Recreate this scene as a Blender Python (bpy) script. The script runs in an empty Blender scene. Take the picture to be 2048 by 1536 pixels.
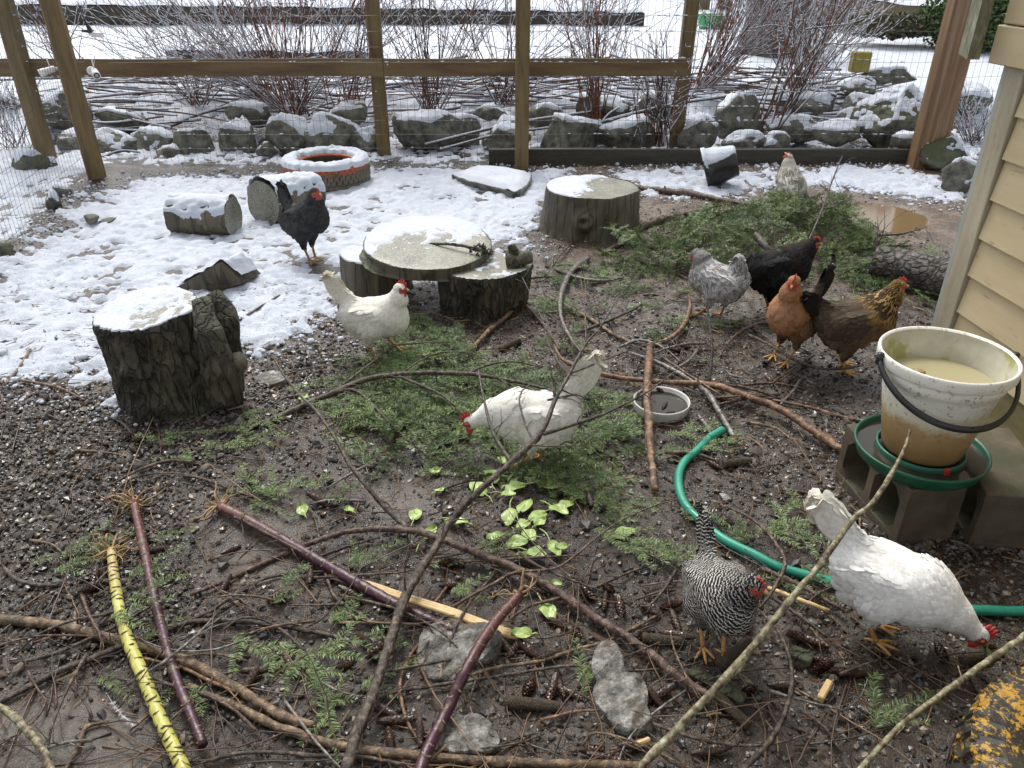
import bpy, bmesh, math, random
import numpy as np
random.seed(7); RNG = np.random.default_rng(7)
R = math.radians
SC = bpy.context.scene; COL = SC.collection
# ------------------------------------------------------------------ camera, world, sun, exposure
FPX = 1580.0; PITCH = 29.0; CH = 1.45
cd = bpy.data.cameras.new('camera'); cam = bpy.data.objects.new('camera', cd); COL.objects.link(cam)
cd.sensor_width = 36; cd.lens = 36 * FPX / 2048; cd.clip_start = .02; cd.clip_end = 500
cam.location = (0, 0, CH); cam.rotation_euler = (R(90 - PITCH), 0, 0); SC.camera = cam
W = bpy.data.worlds.new("World"); SC.world = W; W.use_nodes = True
wn = W.node_tree; bg = wn.nodes['Background']
sky = wn.nodes.new('ShaderNodeTexSky'); sky.sky_type = 'NISHITA'; sky.sun_disc = False
SUN_EL, SUN_ROT = 56, -20
sky.sun_elevation = R(SUN_EL); sky.sun_rotation = R(SUN_ROT); sky.air_density = 1.0; sky.dust_density = 4.0; sky.ozone_density = 1.0
hs = wn.nodes.new('ShaderNodeHueSaturation'); hs.inputs['Saturation'].default_value = .18   # overcast: the cloud takes the blue out
wn.links.new(sky.outputs[0], hs.inputs['Color']); wn.links.new(hs.outputs[0], bg.inputs['Color']); bg.inputs['Strength'].default_value = .145
sd_ = bpy.data.lights.new('sun', 'SUN'); sun = bpy.data.objects.new('sun', sd_); COL.objects.link(sun)
sd_.energy = 1.1; sd_.angle = R(14); sd_.color = (1, .95, .87)
sun.rotation_euler = (R(90 - SUN_EL), 0, R(180 - SUN_ROT))
SC.view_settings.view_transform = 'Standard'; SC.view_settings.look = 'None'
SC.view_settings.exposure = .68; SC.view_settings.gamma = 1; SC.view_settings.use_curve_mapping = False

# ------------------------------------------------------------------ picture geometry -> places
CT, ST = math.cos(R(PITCH)), math.sin(R(PITCH))
def ray(px, py):
    u = (px - 1024) / FPX; v = -(py - 768) / FPX
    return np.array([u, CT + v * ST, -ST + v * CT])
def G(px, py, z=0.0):
    a = ray(px, py); t = (z - CH) / a[2]; return np.array([a[0] * t, a[1] * t, z])
def P(px, py, Y):
    a = ray(px, py); t = Y / a[1]; return np.array([a[0] * t, Y, CH + a[2] * t])
def proj(p):
    p = np.atleast_2d(p); dz = p[:, 2] - CH; f = p[:, 1] * CT - dz * ST; v = p[:, 1] * ST + dz * CT
    return np.stack([1024 + FPX * p[:, 0] / f, 768 - FPX * v / f], 1)
# ------------------------------------------------------------------ noise
def _h(ix, iy, iz, s):
    n = (ix.astype(np.int64) * 374761393 + iy.astype(np.int64) * 668265263 + iz.astype(np.int64) * 1442695041 + s * 974634777) & 0xffffffff
    n = ((n ^ (n >> 13)) * 1274126177) & 0xffffffff; n = (n ^ (n >> 16)) & 0xffffffff
    return n / 4294967295.0
def vn(p, s=0):
    i = np.floor(p); f = p - i; f = f * f * (3 - 2 * f); x, y, z = i[..., 0], i[..., 1], i[..., 2]; fx, fy, fz = f[..., 0], f[..., 1], f[..., 2]
    def L(a, b, t): return a + (b - a) * t
    c = [[[_h(x + a, y + b, z + d, s) for d in (0, 1)] for b in (0, 1)] for a in (0, 1)]
    e = [[L(c[0][b][d], c[1][b][d], fx) for d in (0, 1)] for b in (0, 1)]
    return L(L(e[0][0], e[1][0], fy), L(e[0][1], e[1][1], fy), fz) * 2 - 1
def vn2(x, y, s=0):
    ix, iy = np.floor(x), np.floor(y); fx, fy = x - ix, y - iy; fx = fx * fx * (3 - 2 * fx); fy = fy * fy * (3 - 2 * fy); z = np.zeros_like(ix)
    a, b, c, d = _h(ix, iy, z, s), _h(ix + 1, iy, z, s), _h(ix, iy + 1, z, s), _h(ix + 1, iy + 1, z, s)
    return ((a + (b - a) * fx) * (1 - fy) + (c + (d - c) * fx) * fy) * 2 - 1
def fb2(x, y, f, o=3, s=0):
    r = 0; a = 1; t = 0
    for k in range(o):
        r = r + a * vn2(x * f + 17.3 * k, y * f - 9.1 * k, s + k); t += a; a *= .5; f *= 2.03
    return r / t
def fbm(p, f, o=3, s=0):
    r = 0; a = 1; t = 0
    for k in range(o):
        r = r + a * vn(p * f + 5.7 * k, s + k); t += a; a *= .5; f *= 2.03
    return r / t
def sstep(a, b, x):
    t = np.clip((x - a) / (b - a), 0, 1); return t * t * (3 - 2 * t)
def poly_sd(x, y, pts):
    """signed distance (positive inside) of points to a polygon"""
    pts = np.array(pts)[:, :2]; n = len(pts); d = np.full(x.shape, 1e9); ins = np.zeros(x.shape, bool)
    for i in range(n):
        a, b = pts[i], pts[(i + 1) % n]; e = b - a; wx, wy = x - a[0], y - a[1]
        t = np.clip((wx * e[0] + wy * e[1]) / (e @ e), 0, 1); d = np.minimum(d, (wx - e[0] * t) ** 2 + (wy - e[1] * t) ** 2)
        c = ((a[1] <= y) & (b[1] > y)) | ((b[1] <= y) & (a[1] > y))
        ins ^= c & (x < a[0] + (y - a[1]) / (b[1] - a[1] + 1e-12) * e[0])
    return np.where(ins, 1, -1) * np.sqrt(d)
def ppoly(l, z=0.0): return [G(a, b, z)[:2] for a, b in l]
# ------------------------------------------------------------------ mesh building
class MB:
    def __init__(s): s.v = []; s.f = {}; s.n = 0; s.c = []; s.u = []; s.hasu = False
    def add(s, V, F, mi=0, col=None, uv=None):
        V = np.asarray(V, float).reshape(-1, 3)
        if not isinstance(F, (list, tuple)) or (len(F) and not hasattr(F[0], '__len__')): F = [F]
        if isinstance(F, (list, tuple)) and len(F) and isinstance(F[0], (list, tuple)):
            g = {}
            for q in F: g.setdefault(len(q), []).append(q)
            F = [np.array(q) for q in g.values()]
        for A in F:
            A = np.asarray(A)
            if A.size: s.f.setdefault((A.shape[1], mi), []).append(A + s.n)
        s.v.append(V); s.n += len(V)
        if col is None: col = (1, 1, 1, 1)
        c = np.empty((len(V), 4)); c[:] = col if np.ndim(col) == 1 and len(col) == 4 else np.asarray(col); s.c.append(c)
        if uv is not None: s.hasu = True
        s.u.append(np.zeros((len(V), 2)) if uv is None else uv)
        return s
    def build(s, name, mats, parent=None, smooth=True, loc=None, rz=0.0, local=False):
        V = np.concatenate(s.v) if s.v else np.zeros((0, 3)); o0 = np.zeros(3)
        if not isinstance(mats, (list, tuple)): mats = [mats]
        if parent is None:
            o0 = np.array(loc if loc is not None else (V.mean(0)[0], V.mean(0)[1], V[:, 2].min()))
        elif not local: o0 = np.array(parent.location)
        if parent is None and local: Vl = V
        elif parent is not None and local: Vl = V
        else: Vl = V - o0
        me = bpy.data.meshes.new(name)
        me.vertices.add(len(V)); me.vertices.foreach_set('co', Vl.astype(np.float32).ravel())
        li, ls, mi = [], [], []; tot = 0
        for (k, m), arrs in s.f.items():
            A = np.concatenate(arrs); li.append(A.ravel()); ls.append(np.arange(len(A)) * k + tot); tot += A.size; mi.append(np.full(len(A), m))
        li = np.concatenate(li).astype(np.int32); ls = np.concatenate(ls).astype(np.int32); mi = np.concatenate(mi).astype(np.int32)
        me.loops.add(len(li)); me.loops.foreach_set('vertex_index', li)
        me.polygons.add(len(ls)); me.polygons.foreach_set('loop_start', ls); me.polygons.foreach_set('material_index', mi)
        me.polygons.foreach_set('use_smooth', np.full(len(ls), smooth))
        for m in mats: me.materials.append(m)
        me.update(calc_edges=True)
        ca = me.color_attributes.new('Col', 'FLOAT_COLOR', 'POINT'); ca.data.foreach_set('color', np.concatenate(s.c).astype(np.float32).ravel())
        if s.hasu:
            U = np.concatenate(s.u); ul = me.uv_layers.new(name='UVMap'); ul.data.foreach_set('uv', U[li].astype(np.float32).ravel())
        ob = bpy.data.objects.new(name, me); COL.objects.link(ob)
        if parent is not None: ob.parent = parent
        else: ob.location = o0; ob.rotation_euler.z = rz
        return ob
def tag(o, label=None, cat=None, group=None, kind=None):
    if label: o['label'] = label
    if cat: o['category'] = cat
    if group: o['group'] = group
    if kind: o['kind'] = kind
    return o
def thing(name, label, cat, loc=(0, 0, 0), rz=0.0, group=None):
    o = bpy.data.objects.new(name, None); COL.objects.link(o); o.location = tuple(loc); o.rotation_euler.z = rz; o.empty_display_size = .05
    return tag(o, label, cat, group)
def nrm(a): a = np.asarray(a, float); return a / (np.linalg.norm(a, axis=-1, keepdims=True) + 1e-12)
def smoothpath(pts, n=6):
    pts = np.asarray(pts, float)
    if len(pts) < 3:
        t = np.linspace(0, 1, n + 1)[:, None]; return pts[0] * (1 - t) + pts[1] * t
    q = np.vstack([2 * pts[0] - pts[1], pts, 2 * pts[-1] - pts[-2]]); out = []
    for i in range(1, len(q) - 2):
        t = np.linspace(0, 1, n, endpoint=False)[:, None]; a, b, c, d = q[i - 1], q[i], q[i + 1], q[i + 2]
        out.append(.5 * (2 * b + (c - a) * t + (2 * a - 5 * b + 4 * c - d) * t ** 2 + (3 * b - a - 3 * c + d) * t ** 3))
    return np.vstack(out + [q[-2][None]])
def tube(mb, pts, rad, sides=6, mi=0, col=None, cap=True, bump=0.0, seed=0, flat=1.0):
    pts = np.asarray(pts, float); n = len(pts); rad = np.atleast_1d(np.asarray(rad, float)); rad = rad if len(rad) == n else (np.full(n, rad[0]) if len(rad) == 1 else np.interp(np.linspace(0, 1, n), np.linspace(0, 1, len(rad)), rad))
    T = nrm(np.gradient(pts, axis=0)); up = np.array([0, 0, 1.]) if abs(T[0][2]) < .9 else np.array([1., 0, 0])
    A = nrm(np.cross(T, up)); 
    for i in range(1, n):
        if A[i] @ A[i - 1] < 0: A[i] *= -1
    B = np.cross(T, A) * -1; th = np.arange(sides) * 2 * math.pi / sides
    rr = np.repeat(rad[:, None], sides, 1)
    if bump: rr = rr * (1 + bump * np.random.default_rng(seed).uniform(-1, 1, rr.shape))
    V = pts[:, None] + A[:, None] * (np.cos(th)[None, :, None] * rr[..., None]) + B[:, None] * (np.sin(th)[None, :, None] * rr[..., None] * flat)
    i = np.arange(n - 1)[:, None] * sides; j = np.arange(sides)[None]; j2 = (j + 1) % sides
    F = [np.stack([i + j, i + j2, i + sides + j2, i + sides + j], -1).reshape(-1, 4)]
    if cap and sides > 2: F += [np.arange(sides)[::-1][None], (np.arange(sides) + (n - 1) * sides)[None]]
    if col is not None and np.ndim(col) == 2: col = np.repeat(col, sides, 0)
    mb.add(V.reshape(-1, 3), F, mi, col)
def lathe(mb, prof, c=(0, 0, 0), seg=48, mi=0, jit=None, capb=False, capt=False, axis=None, col=None, close=False):
    prof = np.asarray(prof, float); n = len(prof); th = np.arange(seg) * 2 * math.pi / seg
    V = np.stack([prof[:, 0][:, None] * np.cos(th), prof[:, 0][:, None] * np.sin(th), np.repeat(prof[:, 1][:, None], seg, 1)], -1)
    if jit is not None: V = jit(V, th)
    V = V.reshape(-1, 3)
    if axis is not None: V = V @ axis.T
    V = V + np.asarray(c)
    m = n if close else n - 1
    i = np.arange(m)[:, None] * seg; i2 = ((np.arange(m) + 1) % n)[:, None] * seg; j = np.arange(seg)[None]; j2 = (j + 1) % seg
    F = [np.stack([i + j, i + j2, i2 + j2, i2 + j], -1).reshape(-1, 4)]
    if capb: F.append(np.arange(seg)[::-1][None])
    if capt: F.append((np.arange(seg) + (n - 1) * seg)[None])
    mb.add(V, F, mi, col); return V
def box(mb, lo, hi, mi=0, M=None, bev=0.0, col=None):
    """bevelled box lo..hi transformed by 4x4 or callable M"""
    bm = bmesh.new(); bmesh.ops.create_cube(bm, size=1)
    lo, hi = np.array(lo, float), np.array(hi, float)
    for v in bm.verts: v.co = tuple((lo + hi) / 2 + np.array(v.co) * (hi - lo))
    if bev: bmesh.ops.bevel(bm, geom=bm.edges[:], offset=bev, segments=1, affect='EDGES', profile=.5)
    bm.verts.index_update(); V = np.array([v.co[:] for v in bm.verts]); F = [[v.index for v in f.verts] for f in bm.faces]; bm.free()
    if M is not None: V = M(V)
    mb.add(V, F, mi, col); return mb
def frame(o, ax, ay=None, az=None):
    o = np.asarray(o, float); ax = nrm(ax)
    if az is None: az = np.array([0, 0, 1.])
    ay = nrm(np.cross(az, ax)); az = nrm(np.cross(ax, ay)); B = np.stack([ax, ay, az])
    return lambda V: o + np.asarray(V) @ B
def rotm(rx=0, ry=0, rz=0):
    cx, sx, cy, sy, cz, sz = math.cos(rx), math.sin(rx), math.cos(ry), math.sin(ry), math.cos(rz), math.sin(rz)
    return np.array([[cz, -sz, 0], [sz, cz, 0], [0, 0, 1]]) @ np.array([[cy, 0, sy], [0, 1, 0], [-sy, 0, cy]]) @ np.array([[1, 0, 0], [0, cx, -sx], [0, sx, cx]])
_ico = {}
def ico(sub):
    if sub not in _ico:
        bm = bmesh.new(); bmesh.ops.create_icosphere(bm, subdivisions=sub, radius=1); bm.verts.index_update()
        _ico[sub] = (np.array([v.co[:] for v in bm.verts]), np.array([[v.index for v in f.verts] for f in bm.faces])); bm.free()
    return _ico[sub]
def vnormals(V, F):
    N = np.zeros_like(V)
    for A in ([F] if isinstance(F, np.ndarray) else F):
        n = np.cross(V[A[:, 1]] - V[A[:, 0]], V[A[:, 2]] - V[A[:, 0]])
        for k in range(A.shape[1]): np.add.at(N, A[:, k], n)
    return nrm(N)
def snow_shell(V, F, name, parent, thick=.02, lim=.45, nz=9, amp=.5, seed=3, fine=None):
    """a lumpy layer of snow lying on the upward faces of a mesh"""
    F = [F] if isinstance(F, np.ndarray) else F; N = vnormals(V, F); N = N if ((V - V.mean(0)) * N).sum() > 0 else -N
    fl_ = fbm(V, 38, 2, seed + 3)
    m = (N[:, 2] - lim) * 1.6 + amp * fbm(V, nz, 3, seed) + (0 if fine is None else fine)
    t = np.clip(m, -.3, .9); Vs = V.copy(); t = np.where(t > 0, np.maximum(t + .35 * fl_, .02), t); Vs[:, 2] += np.where(t > 0, np.sqrt(np.maximum(t, 0)) * thick, t * thick); Vs += N * np.where(t > 0, .3 * thick * t, t * thick)[:, None]
    mb = MB(); Fs = []
    for A in F:
        k = (m[A] > 0).any(1); Fs.append(A[k])
    if sum(len(a) for a in Fs) == 0: return None
    mb.add(Vs, Fs); o = mb.build(name, M['snow'], parent); o['kind'] = 'stuff'; return o
def surfnet(f, lo, hi, res):
    lo, hi = np.array(lo), np.array(hi); n = np.ceil((hi - lo) / res).astype(int) + 1
    g = [lo[k] + np.arange(n[k]) * res for k in range(3)]; X = np.stack(np.meshgrid(*g, indexing='ij'), -1)
    v = f(X.reshape(-1, 3)).reshape(n); s = v < 0
    cs = [s[a:n[0] - 1 + a, b:n[1] - 1 + b, c:n[2] - 1 + c] for a in (0, 1) for b in (0, 1) for c in (0, 1)]
    sm = sum(c.astype(int) for c in cs); act = (sm > 0) & (sm < 8); idx = -np.ones(act.shape, int); I = np.argwhere(act); idx[act] = np.arange(len(I))
    acc = np.zeros((len(I), 3)); cnt = np.zeros(len(I)); off = [(a, b, c) for a in (0, 1) for b in (0, 1) for c in (0, 1)]
    for a in off:
        for k in range(3):
            if a[k]: continue
            b = list(a); b[k] = 1
            va = v[I[:, 0] + a[0], I[:, 1] + a[1], I[:, 2] + a[2]]; vb = v[I[:, 0] + b[0], I[:, 1] + b[1], I[:, 2] + b[2]]
            c = (va < 0) != (vb < 0); t = np.where(c, va / (va - vb + 1e-20), 0); p = np.array(a, float)[None] + np.zeros((len(I), 1)); p[:, k] += t
            acc[c] += p[c]; cnt += c
    V = lo + (I + acc / cnt[:, None]) * res; F = []
    for k in range(3):
        sl = [slice(None)] * 3; sl2 = [slice(None)] * 3; sl[k] = slice(0, -1); sl2[k] = slice(1, None)
        E = np.argwhere(s[tuple(sl)] != s[tuple(sl2)]); a, b = (k + 1) % 3, (k + 2) % 3
        ok = (E[:, a] > 0) & (E[:, b] > 0) & (E[:, a] < n[a] - 1) & (E[:, b] < n[b] - 1); E = E[ok]; q = []
        for da, db in ((-1, -1), (0, -1), (0, 0), (-1, 0)):
            e = E.copy(); e[:, a] += da; e[:, b] += db; q.append(idx[e[:, 0], e[:, 1], e[:, 2]])
        q = np.stack(q, 1); fl = s[E[:, 0], E[:, 1], E[:, 2]]; q[~fl] = q[~fl][:, ::-1]; F.append(q)
    F = np.concatenate(F); return V, F[(F >= 0).all(1)]
# ------------------------------------------------------------------ materials
M = {}
def newmat(name):
    m = bpy.data.materials.new(name); m.use_nodes = True; nt = m.node_tree; return m, nt, nt.nodes['Principled BSDF']
def nd(nt, t, **k):
    n = nt.nodes.new(t)
    for a, b in k.items():
        if a in n.inputs: n.inputs[a].default_value = b
        else: setattr(n, a, b)
    return n
def ramp(nt, src, stops):
    r = nt.nodes.new('ShaderNodeValToRGB'); e = r.color_ramp.elements
    while len(e) < len(stops): e.new(.5)
    for i, (p, c) in enumerate(stops): e[i].position = p; e[i].color = (c[0], c[1], c[2], 1) if hasattr(c, '__len__') else (c, c, c, 1)
    nt.links.new(src, r.inputs[0]); return r
def mix(nt, fac, a, b, bt='MIX'):
    n = nt.nodes.new('ShaderNodeMix'); n.data_type = 'RGBA'; n.blend_type = bt
    for k, s in ((0, fac), (6, a), (7, b)):
        if hasattr(s, 'is_linked') or isinstance(s, bpy.types.NodeSocket): nt.links.new(s, n.inputs[k])
        elif k == 0: n.inputs[0].default_value = s
        else: n.inputs[k].default_value = (s[0], s[1], s[2], 1)
    return n.outputs[2]
def math_(nt, op, a, b=None, c=None):
    n = nt.nodes.new('ShaderNodeMath'); n.operation = op
    for k, s in enumerate((a, b, c)):
        if s is None: continue
        if isinstance(s, bpy.types.NodeSocket): nt.links.new(s, n.inputs[k])
        else: n.inputs[k].default_value = s
    return n.outputs[0]
def noise(nt, scale, vec=None, detail=4, rough=.6, dist=0.0):
    n = nd(nt, 'ShaderNodeTexNoise', Scale=scale, Detail=detail, Roughness=rough, Distortion=dist)
    if vec: nt.links.new(vec, n.inputs['Vector'])
    return n.outputs['Fac']
def coords(nt, stretch=(1, 1, 1), kind='Object'):
    t = nt.nodes.new('ShaderNodeTexCoord'); m = nt.nodes.new('ShaderNodeMapping'); m.inputs['Scale'].default_value = stretch
    nt.links.new(t.outputs[kind], m.inputs['Vector']); return m.outputs[0]
def bump(nt, b, h, strength=.4, dist=.01):
    n = nd(nt, 'ShaderNodeBump', Strength=strength, Distance=dist); nt.links.new(h, n.inputs['Height']); nt.links.new(n.outputs[0], b.inputs['Normal']); return n
def simple(name, stops, scale=12, rough=(.5, .7), bs=60, bstr=.3, bd=.004, stretch=(1, 1, 1), colattr=False, spec=.5, detail=5, extra=None, metal=0):
    m, nt, b = newmat(name); v = coords(nt, stretch); f = noise(nt, scale, v, detail); r = ramp(nt, f, stops); c = r.outputs[0]
    if colattr:
        a = nd(nt, 'ShaderNodeVertexColor', layer_name='Col'); c = mix(nt, 1.0, c, a.outputs[0], 'MULTIPLY')
    if extra: c = extra(nt, v, c)
    nt.links.new(c, b.inputs['Base Color']); h = noise(nt, bs, v, 5, .65); rr = ramp(nt, h, [(.3, rough[0]), (.7, rough[1])]); nt.links.new(rr.outputs[0], b.inputs['Roughness'])
    b.inputs['Specular IOR Level'].default_value = spec; b.inputs['Metallic'].default_value = metal
    if bstr: bump(nt, b, h, bstr, bd)
    M[name] = m; return m
def moss(amount=.5, col=(.06, .075, .02), lo=.1):
    def f(nt, v, c):
        g = nt.nodes.new('ShaderNodeNewGeometry'); s = nt.nodes.new('ShaderNodeSeparateXYZ'); nt.links.new(g.outputs['Normal'], s.inputs[0])
        n = noise(nt, 7, v, 5); k = math_(nt, 'ADD', math_(nt, 'MULTIPLY', s.outputs[2], .35), n); r = ramp(nt, k, [(.75 - amount * .4, 0), (.95 - amount * .3, .85)])
        return mix(nt, r.outputs[0], c, col)
    return f
def speck(col, thr=.62, scale=120, amt=.8):
    def f(nt, v, c):
        n = noise(nt, scale, v, 3); r = ramp(nt, n, [(thr, 0), (thr + .06, amt)]); return mix(nt, r.outputs[0], c, col)
    return f
simple('snow', [(.3, (.52, .57, .66)), (.7, (.64, .68, .75))], 8, (.5, .75), 110, .8, .008)
simple('snow_ground', [(.3, (.48, .53, .62)), (.7, (.63, .67, .75))], 14, (.5, .75), 110, .9, .010, extra=speck((.30, .27, .24), .63, 42, .55))
M['snow'].node_tree.nodes['Principled BSDF'].inputs['Subsurface Weight'].default_value = 0
simple('gravel', [(.35, (.9, .84, .78)), (.65, (1.6, 1.48, 1.35))], 60, (.12, .4), 300, .25, .002, colattr=True)
simple('bark_dark_old', [(.3, (.012, .011, .007)), (.55, (.04, .036, .022)), (.8, (.085, .075, .045))], 22, (.3, .75), 70, .8, .012, (1, 1, .45), extra=moss(.15, (.035, .045, .015)))
simple('bark_smooth_old', [(.3, (.05, .04, .027)), (.7, (.15, .125, .09))], 14, (.35, .7), 90, .5, .006, (1, 1, .12), extra=moss(.2, (.04, .055, .015)))
simple('bark_flake_old', [(.3, (.05, .042, .034)), (.6, (.16, .14, .125)), (.8, (.24, .22, .2))], 16, (.3, .6), 60, .6, .01, (1, 1, 1))
def barkmat(name, stops, st, vs, crack, cdark, rough, mossk, disp=.02, wobble=.35):
    m, nt, b = newmat(name); v = coords(nt, st); t = nd(nt, 'ShaderNodeTexNoise', Scale=9.0, Detail=4.0); nt.links.new(v, t.inputs['Vector']); mx = nt.nodes.new('ShaderNodeMix'); mx.data_type = 'VECTOR'; mx.inputs[0].default_value = wobble * .12
    nt.links.new(v, mx.inputs[4]); nt.links.new(t.outputs['Color'], mx.inputs[5]); vo = nt.nodes.new('ShaderNodeTexVoronoi'); vo.feature = 'DISTANCE_TO_EDGE'; vo.inputs['Scale'].default_value = vs; nt.links.new(mx.outputs[1], vo.inputs['Vector'])
    n = noise(nt, 30, v, 6, .7); e = ramp(nt, math_(nt, 'ADD', vo.outputs[0], math_(nt, 'MULTIPLY', math_(nt, 'SUBTRACT', n, .5), .35)), [(0, .15), (crack * 1.4, 1)]); r = ramp(nt, noise(nt, 6, v, 5, .7), stops); g = ramp(nt, n, [(.3, .55), (.7, 1.5)]); c = mix(nt, 1.0, r.outputs[0], g.outputs[0], 'MULTIPLY'); e2 = math_(nt, 'MAXIMUM', e.outputs[0], ramp(nt, noise(nt, 5, v, 3), [(.45, 0), (.6, .75)]).outputs[0]); c = mix(nt, e2, cdark, c)
    if mossk: c = mossk(nt, coords(nt), c)
    nt.links.new(c, b.inputs['Base Color']); rr = ramp(nt, n, [(.3, rough[0]), (.7, rough[1])]); nt.links.new(rr.outputs[0], b.inputs['Roughness']); h = math_(nt, 'ADD', math_(nt, 'MULTIPLY', e.outputs[0], .8), math_(nt, 'MULTIPLY', n, 1.0)); bump(nt, b, h, .9, disp); M[name] = m
barkmat('bark_dark', [(.35, (.030, .027, .017)), (.55, (.07, .062, .040)), (.75, (.13, .115, .075))], (1, 1, .30), 30, .10, (.018, .016, .010), (.35, .7), moss(.3, (.045, .055, .018)), .02, 1.0)
barkmat('bark_smooth', [(.35, (.055, .045, .028)), (.6, (.13, .11, .075)), (.8, (.21, .19, .14))], (1, 1, .09), 16, .05, (.05, .04, .025), (.4, .7), moss(.3, (.05, .065, .02)), .008)
barkmat('bark_flake', [(.35, (.09, .075, .062)), (.6, (.19, .17, .15)), (.8, (.28, .26, .24))], (1, 1, 1), 30, .14, (.02, .016, .012), (.3, .6), None, .02, .6)
simple('cut_wood', [(.3, (.09, .085, .055)), (.7, (.24, .235, .17))], 9, (.25, .6), 110, .4, .003, extra=speck((.5, .51, .5), .54, 150, .6))
simple('cut_orange', [(.3, (.45, .16, .04)), (.7, (.65, .3, .1))], 60, (.4, .6), 100, .3, .002)
simple('post_wood', [(.25, (.06, .042, .018)), (.5, (.155, .105, .04)), (.8, (.23, .155, .06))], 5, (.45, .75), 60, .45, .004, (6, 6, .7), extra=moss(.25, (.06, .07, .025)))
simple('post_orange', [(.25, (.10, .075, .042)), (.5, (.23, .125, .055)), (.75, (.32, .26, .18))], 4, (.35, .6), 60, .4, .004, (9, 9, .35), extra=moss(.2, (.10, .11, .05)))
simple('rail_wood', [(.3, (.075, .042, .018)), (.5, (.155, .09, .035)), (.75, (.19, .15, .06))], 4, (.45, .75), 60, .4, .004, (.5, 5, 4), extra=moss(.42, (.085, .10, .03)))
simple('timber_dark', [(.3, (.02, .019, .013)), (.7, (.06, .053, .036))], 5, (.5, .8), 50, .5, .005, (.5, 4, 5), extra=speck((.1, .1, .08), .6, 40, .5))
simple('timber_tan', [(.3, (.12, .09, .05)), (.7, (.2, .16, .10))], 5, (.5, .8), 50, .4, .005, (.5, 4, 5))
simple('rock', [(.35, (.045, .045, .033)), (.5, (.12, .118, .09)), (.68, (.24, .235, .195))], 14, (.35, .75), 30, .7, .02, extra=moss(.25, (.06, .07, .03)))
simple('rock_moss', [(.35, (.035, .035, .024)), (.5, (.09, .09, .065)), (.68, (.2, .2, .15))], 14, (.4, .8), 30, .8, .02, extra=moss(.6, (.06, .075, .02)))
simple('stone_wet', [(.36, (.07, .066, .055)), (.5, (.20, .19, .17)), (.64, (.44, .43, .40))], 26, (.08, .35), 70, 1.0, .012, extra=speck((.09, .065, .04), .56, 12, .9))
simple('wire', [(.3, (.07, .07, .065)), (.7, (.14, .135, .13))], 40, (.4, .6), 60, 0, metal=.6)
simple('stem_red', [(.3, (.07, .037, .025)), (.6, (.16, .085, .055)), (.8, (.28, .17, .11))], 6, (.4, .6), 60, .2, .002, colattr=True)
simple('branch_dark', [(.36, (.018, .012, .008)), (.5, (.06, .042, .03)), (.64, (.17, .13, .10))], 75, (.2, .5), 220, .9, .004)
simple('branch_red', [(.36, (.03, .017, .012)), (.5, (.095, .052, .036)), (.64, (.21, .145, .11))], 75, (.16, .42), 220, .9, .004)
simple('branch_tan', [(.36, (.055, .036, .022)), (.5, (.15, .095, .052)), (.64, (.32, .22, .13))], 55, (.2, .5), 220, .9, .004, extra=speck((.07, .05, .035), .56, 26, .85))
simple('branch_orange', [(.36, (.07, .032, .016)), (.5, (.19, .095, .045)), (.64, (.36, .24, .14))], 50, (.22, .5), 220, .8, .004, extra=speck((.06, .038, .024), .54, 26, .85))
simple('branch_grey', [(.36, (.05, .042, .035)), (.5, (.13, .115, .10)), (.64, (.28, .26, .23))], 70, (.2, .5), 120, .5, .003)
simple('branch_lichen', [(.38, (.06, .04, .025)), (.47, (.15, .11, .06)), (.55, (.22, .21, .11)), (.68, (.42, .42, .31))], 70, (.4, .7), 150, .6, .003)
simple('straw', [(.3, (.40, .25, .10)), (.7, (.66, .50, .25))], 20, (.35, .6), 100, .3, .002, extra=speck((.16, .08, .03), .64, 40, .8))
simple('stalk_purple', [(.3, (.022, .006, .012)), (.7, (.07, .016, .032))], 40, (.2, .5), 90, .5, .003, colattr=True, extra=speck((.13, .09, .06), .57, 34, .75))
simple('stalk_yellow', [(.3, (.34, .33, .06)), (.7, (.55, .52, .14))], 30, (.3, .55), 80, .35, .002, colattr=True)
simple('scar_dark', [(.3, (.05, .032, .015)), (.7, (.17, .12, .06))], 80, (.5, .7), 100, .3, .002)
simple('scar', [(.3, (.14, .10, .05)), (.7, (.32, .25, .15))], 80, (.5, .7), 100, .3, .002)
simple('root', [(.3, (.20, .12, .05)), (.7, (.42, .29, .14))], 60, (.5, .7), 100, .3, .002)
simple('needle', [(.3, (.8, .8, .8)), (.7, (1.15, 1.15, 1.15))], 30, (.35, .5), 60, 0, colattr=True, spec=.4)
simple('spinach', [(.3, (.25, .36, .09)), (.7, (.38, .50, .17))], 40, (.3, .45), 90, .25, .002, extra=speck((.08, .06, .03), .7, 80, .8), colattr=True)
simple('cone_brown', [(.3, (.022, .012, .008)), (.7, (.085, .042, .026))], 60, (.15, .45), 90, .3, .002, colattr=True)
simple('cob', [(.3, (.03, .022, .013)), (.7, (.11, .08, .045))], 120, (.4, .7), 300, 1.0, .006, colattr=True)
simple('siding', [(.3, (.50, .40, .235)), (.7, (.60, .49, .30))], 3, (.5, .65), 120, .3, .002, (1, 1, 5), extra=speck((.26, .19, .10), .64, 9, .5))
simple('siding_moss', [(.3, (.14, .125, .05)), (.7, (.26, .22, .10))], 4, (.5, .7), 120, .4, .002, (1, 1, 5), extra=moss(.5, (.06, .075, .025)))
simple('trim', [(.3, (.30, .26, .18)), (.7, (.50, .45, .33))], 5, (.5, .7), 90, .3, .002, (4, 4, .6), extra=speck((.12, .09, .05), .62, 40, .5))
simple('trim_side', [(.3, (.30, .32, .29)), (.7, (.42, .43, .39))], 5, (.5, .7), 90, .3, .002, (4, 4, .6))
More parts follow.
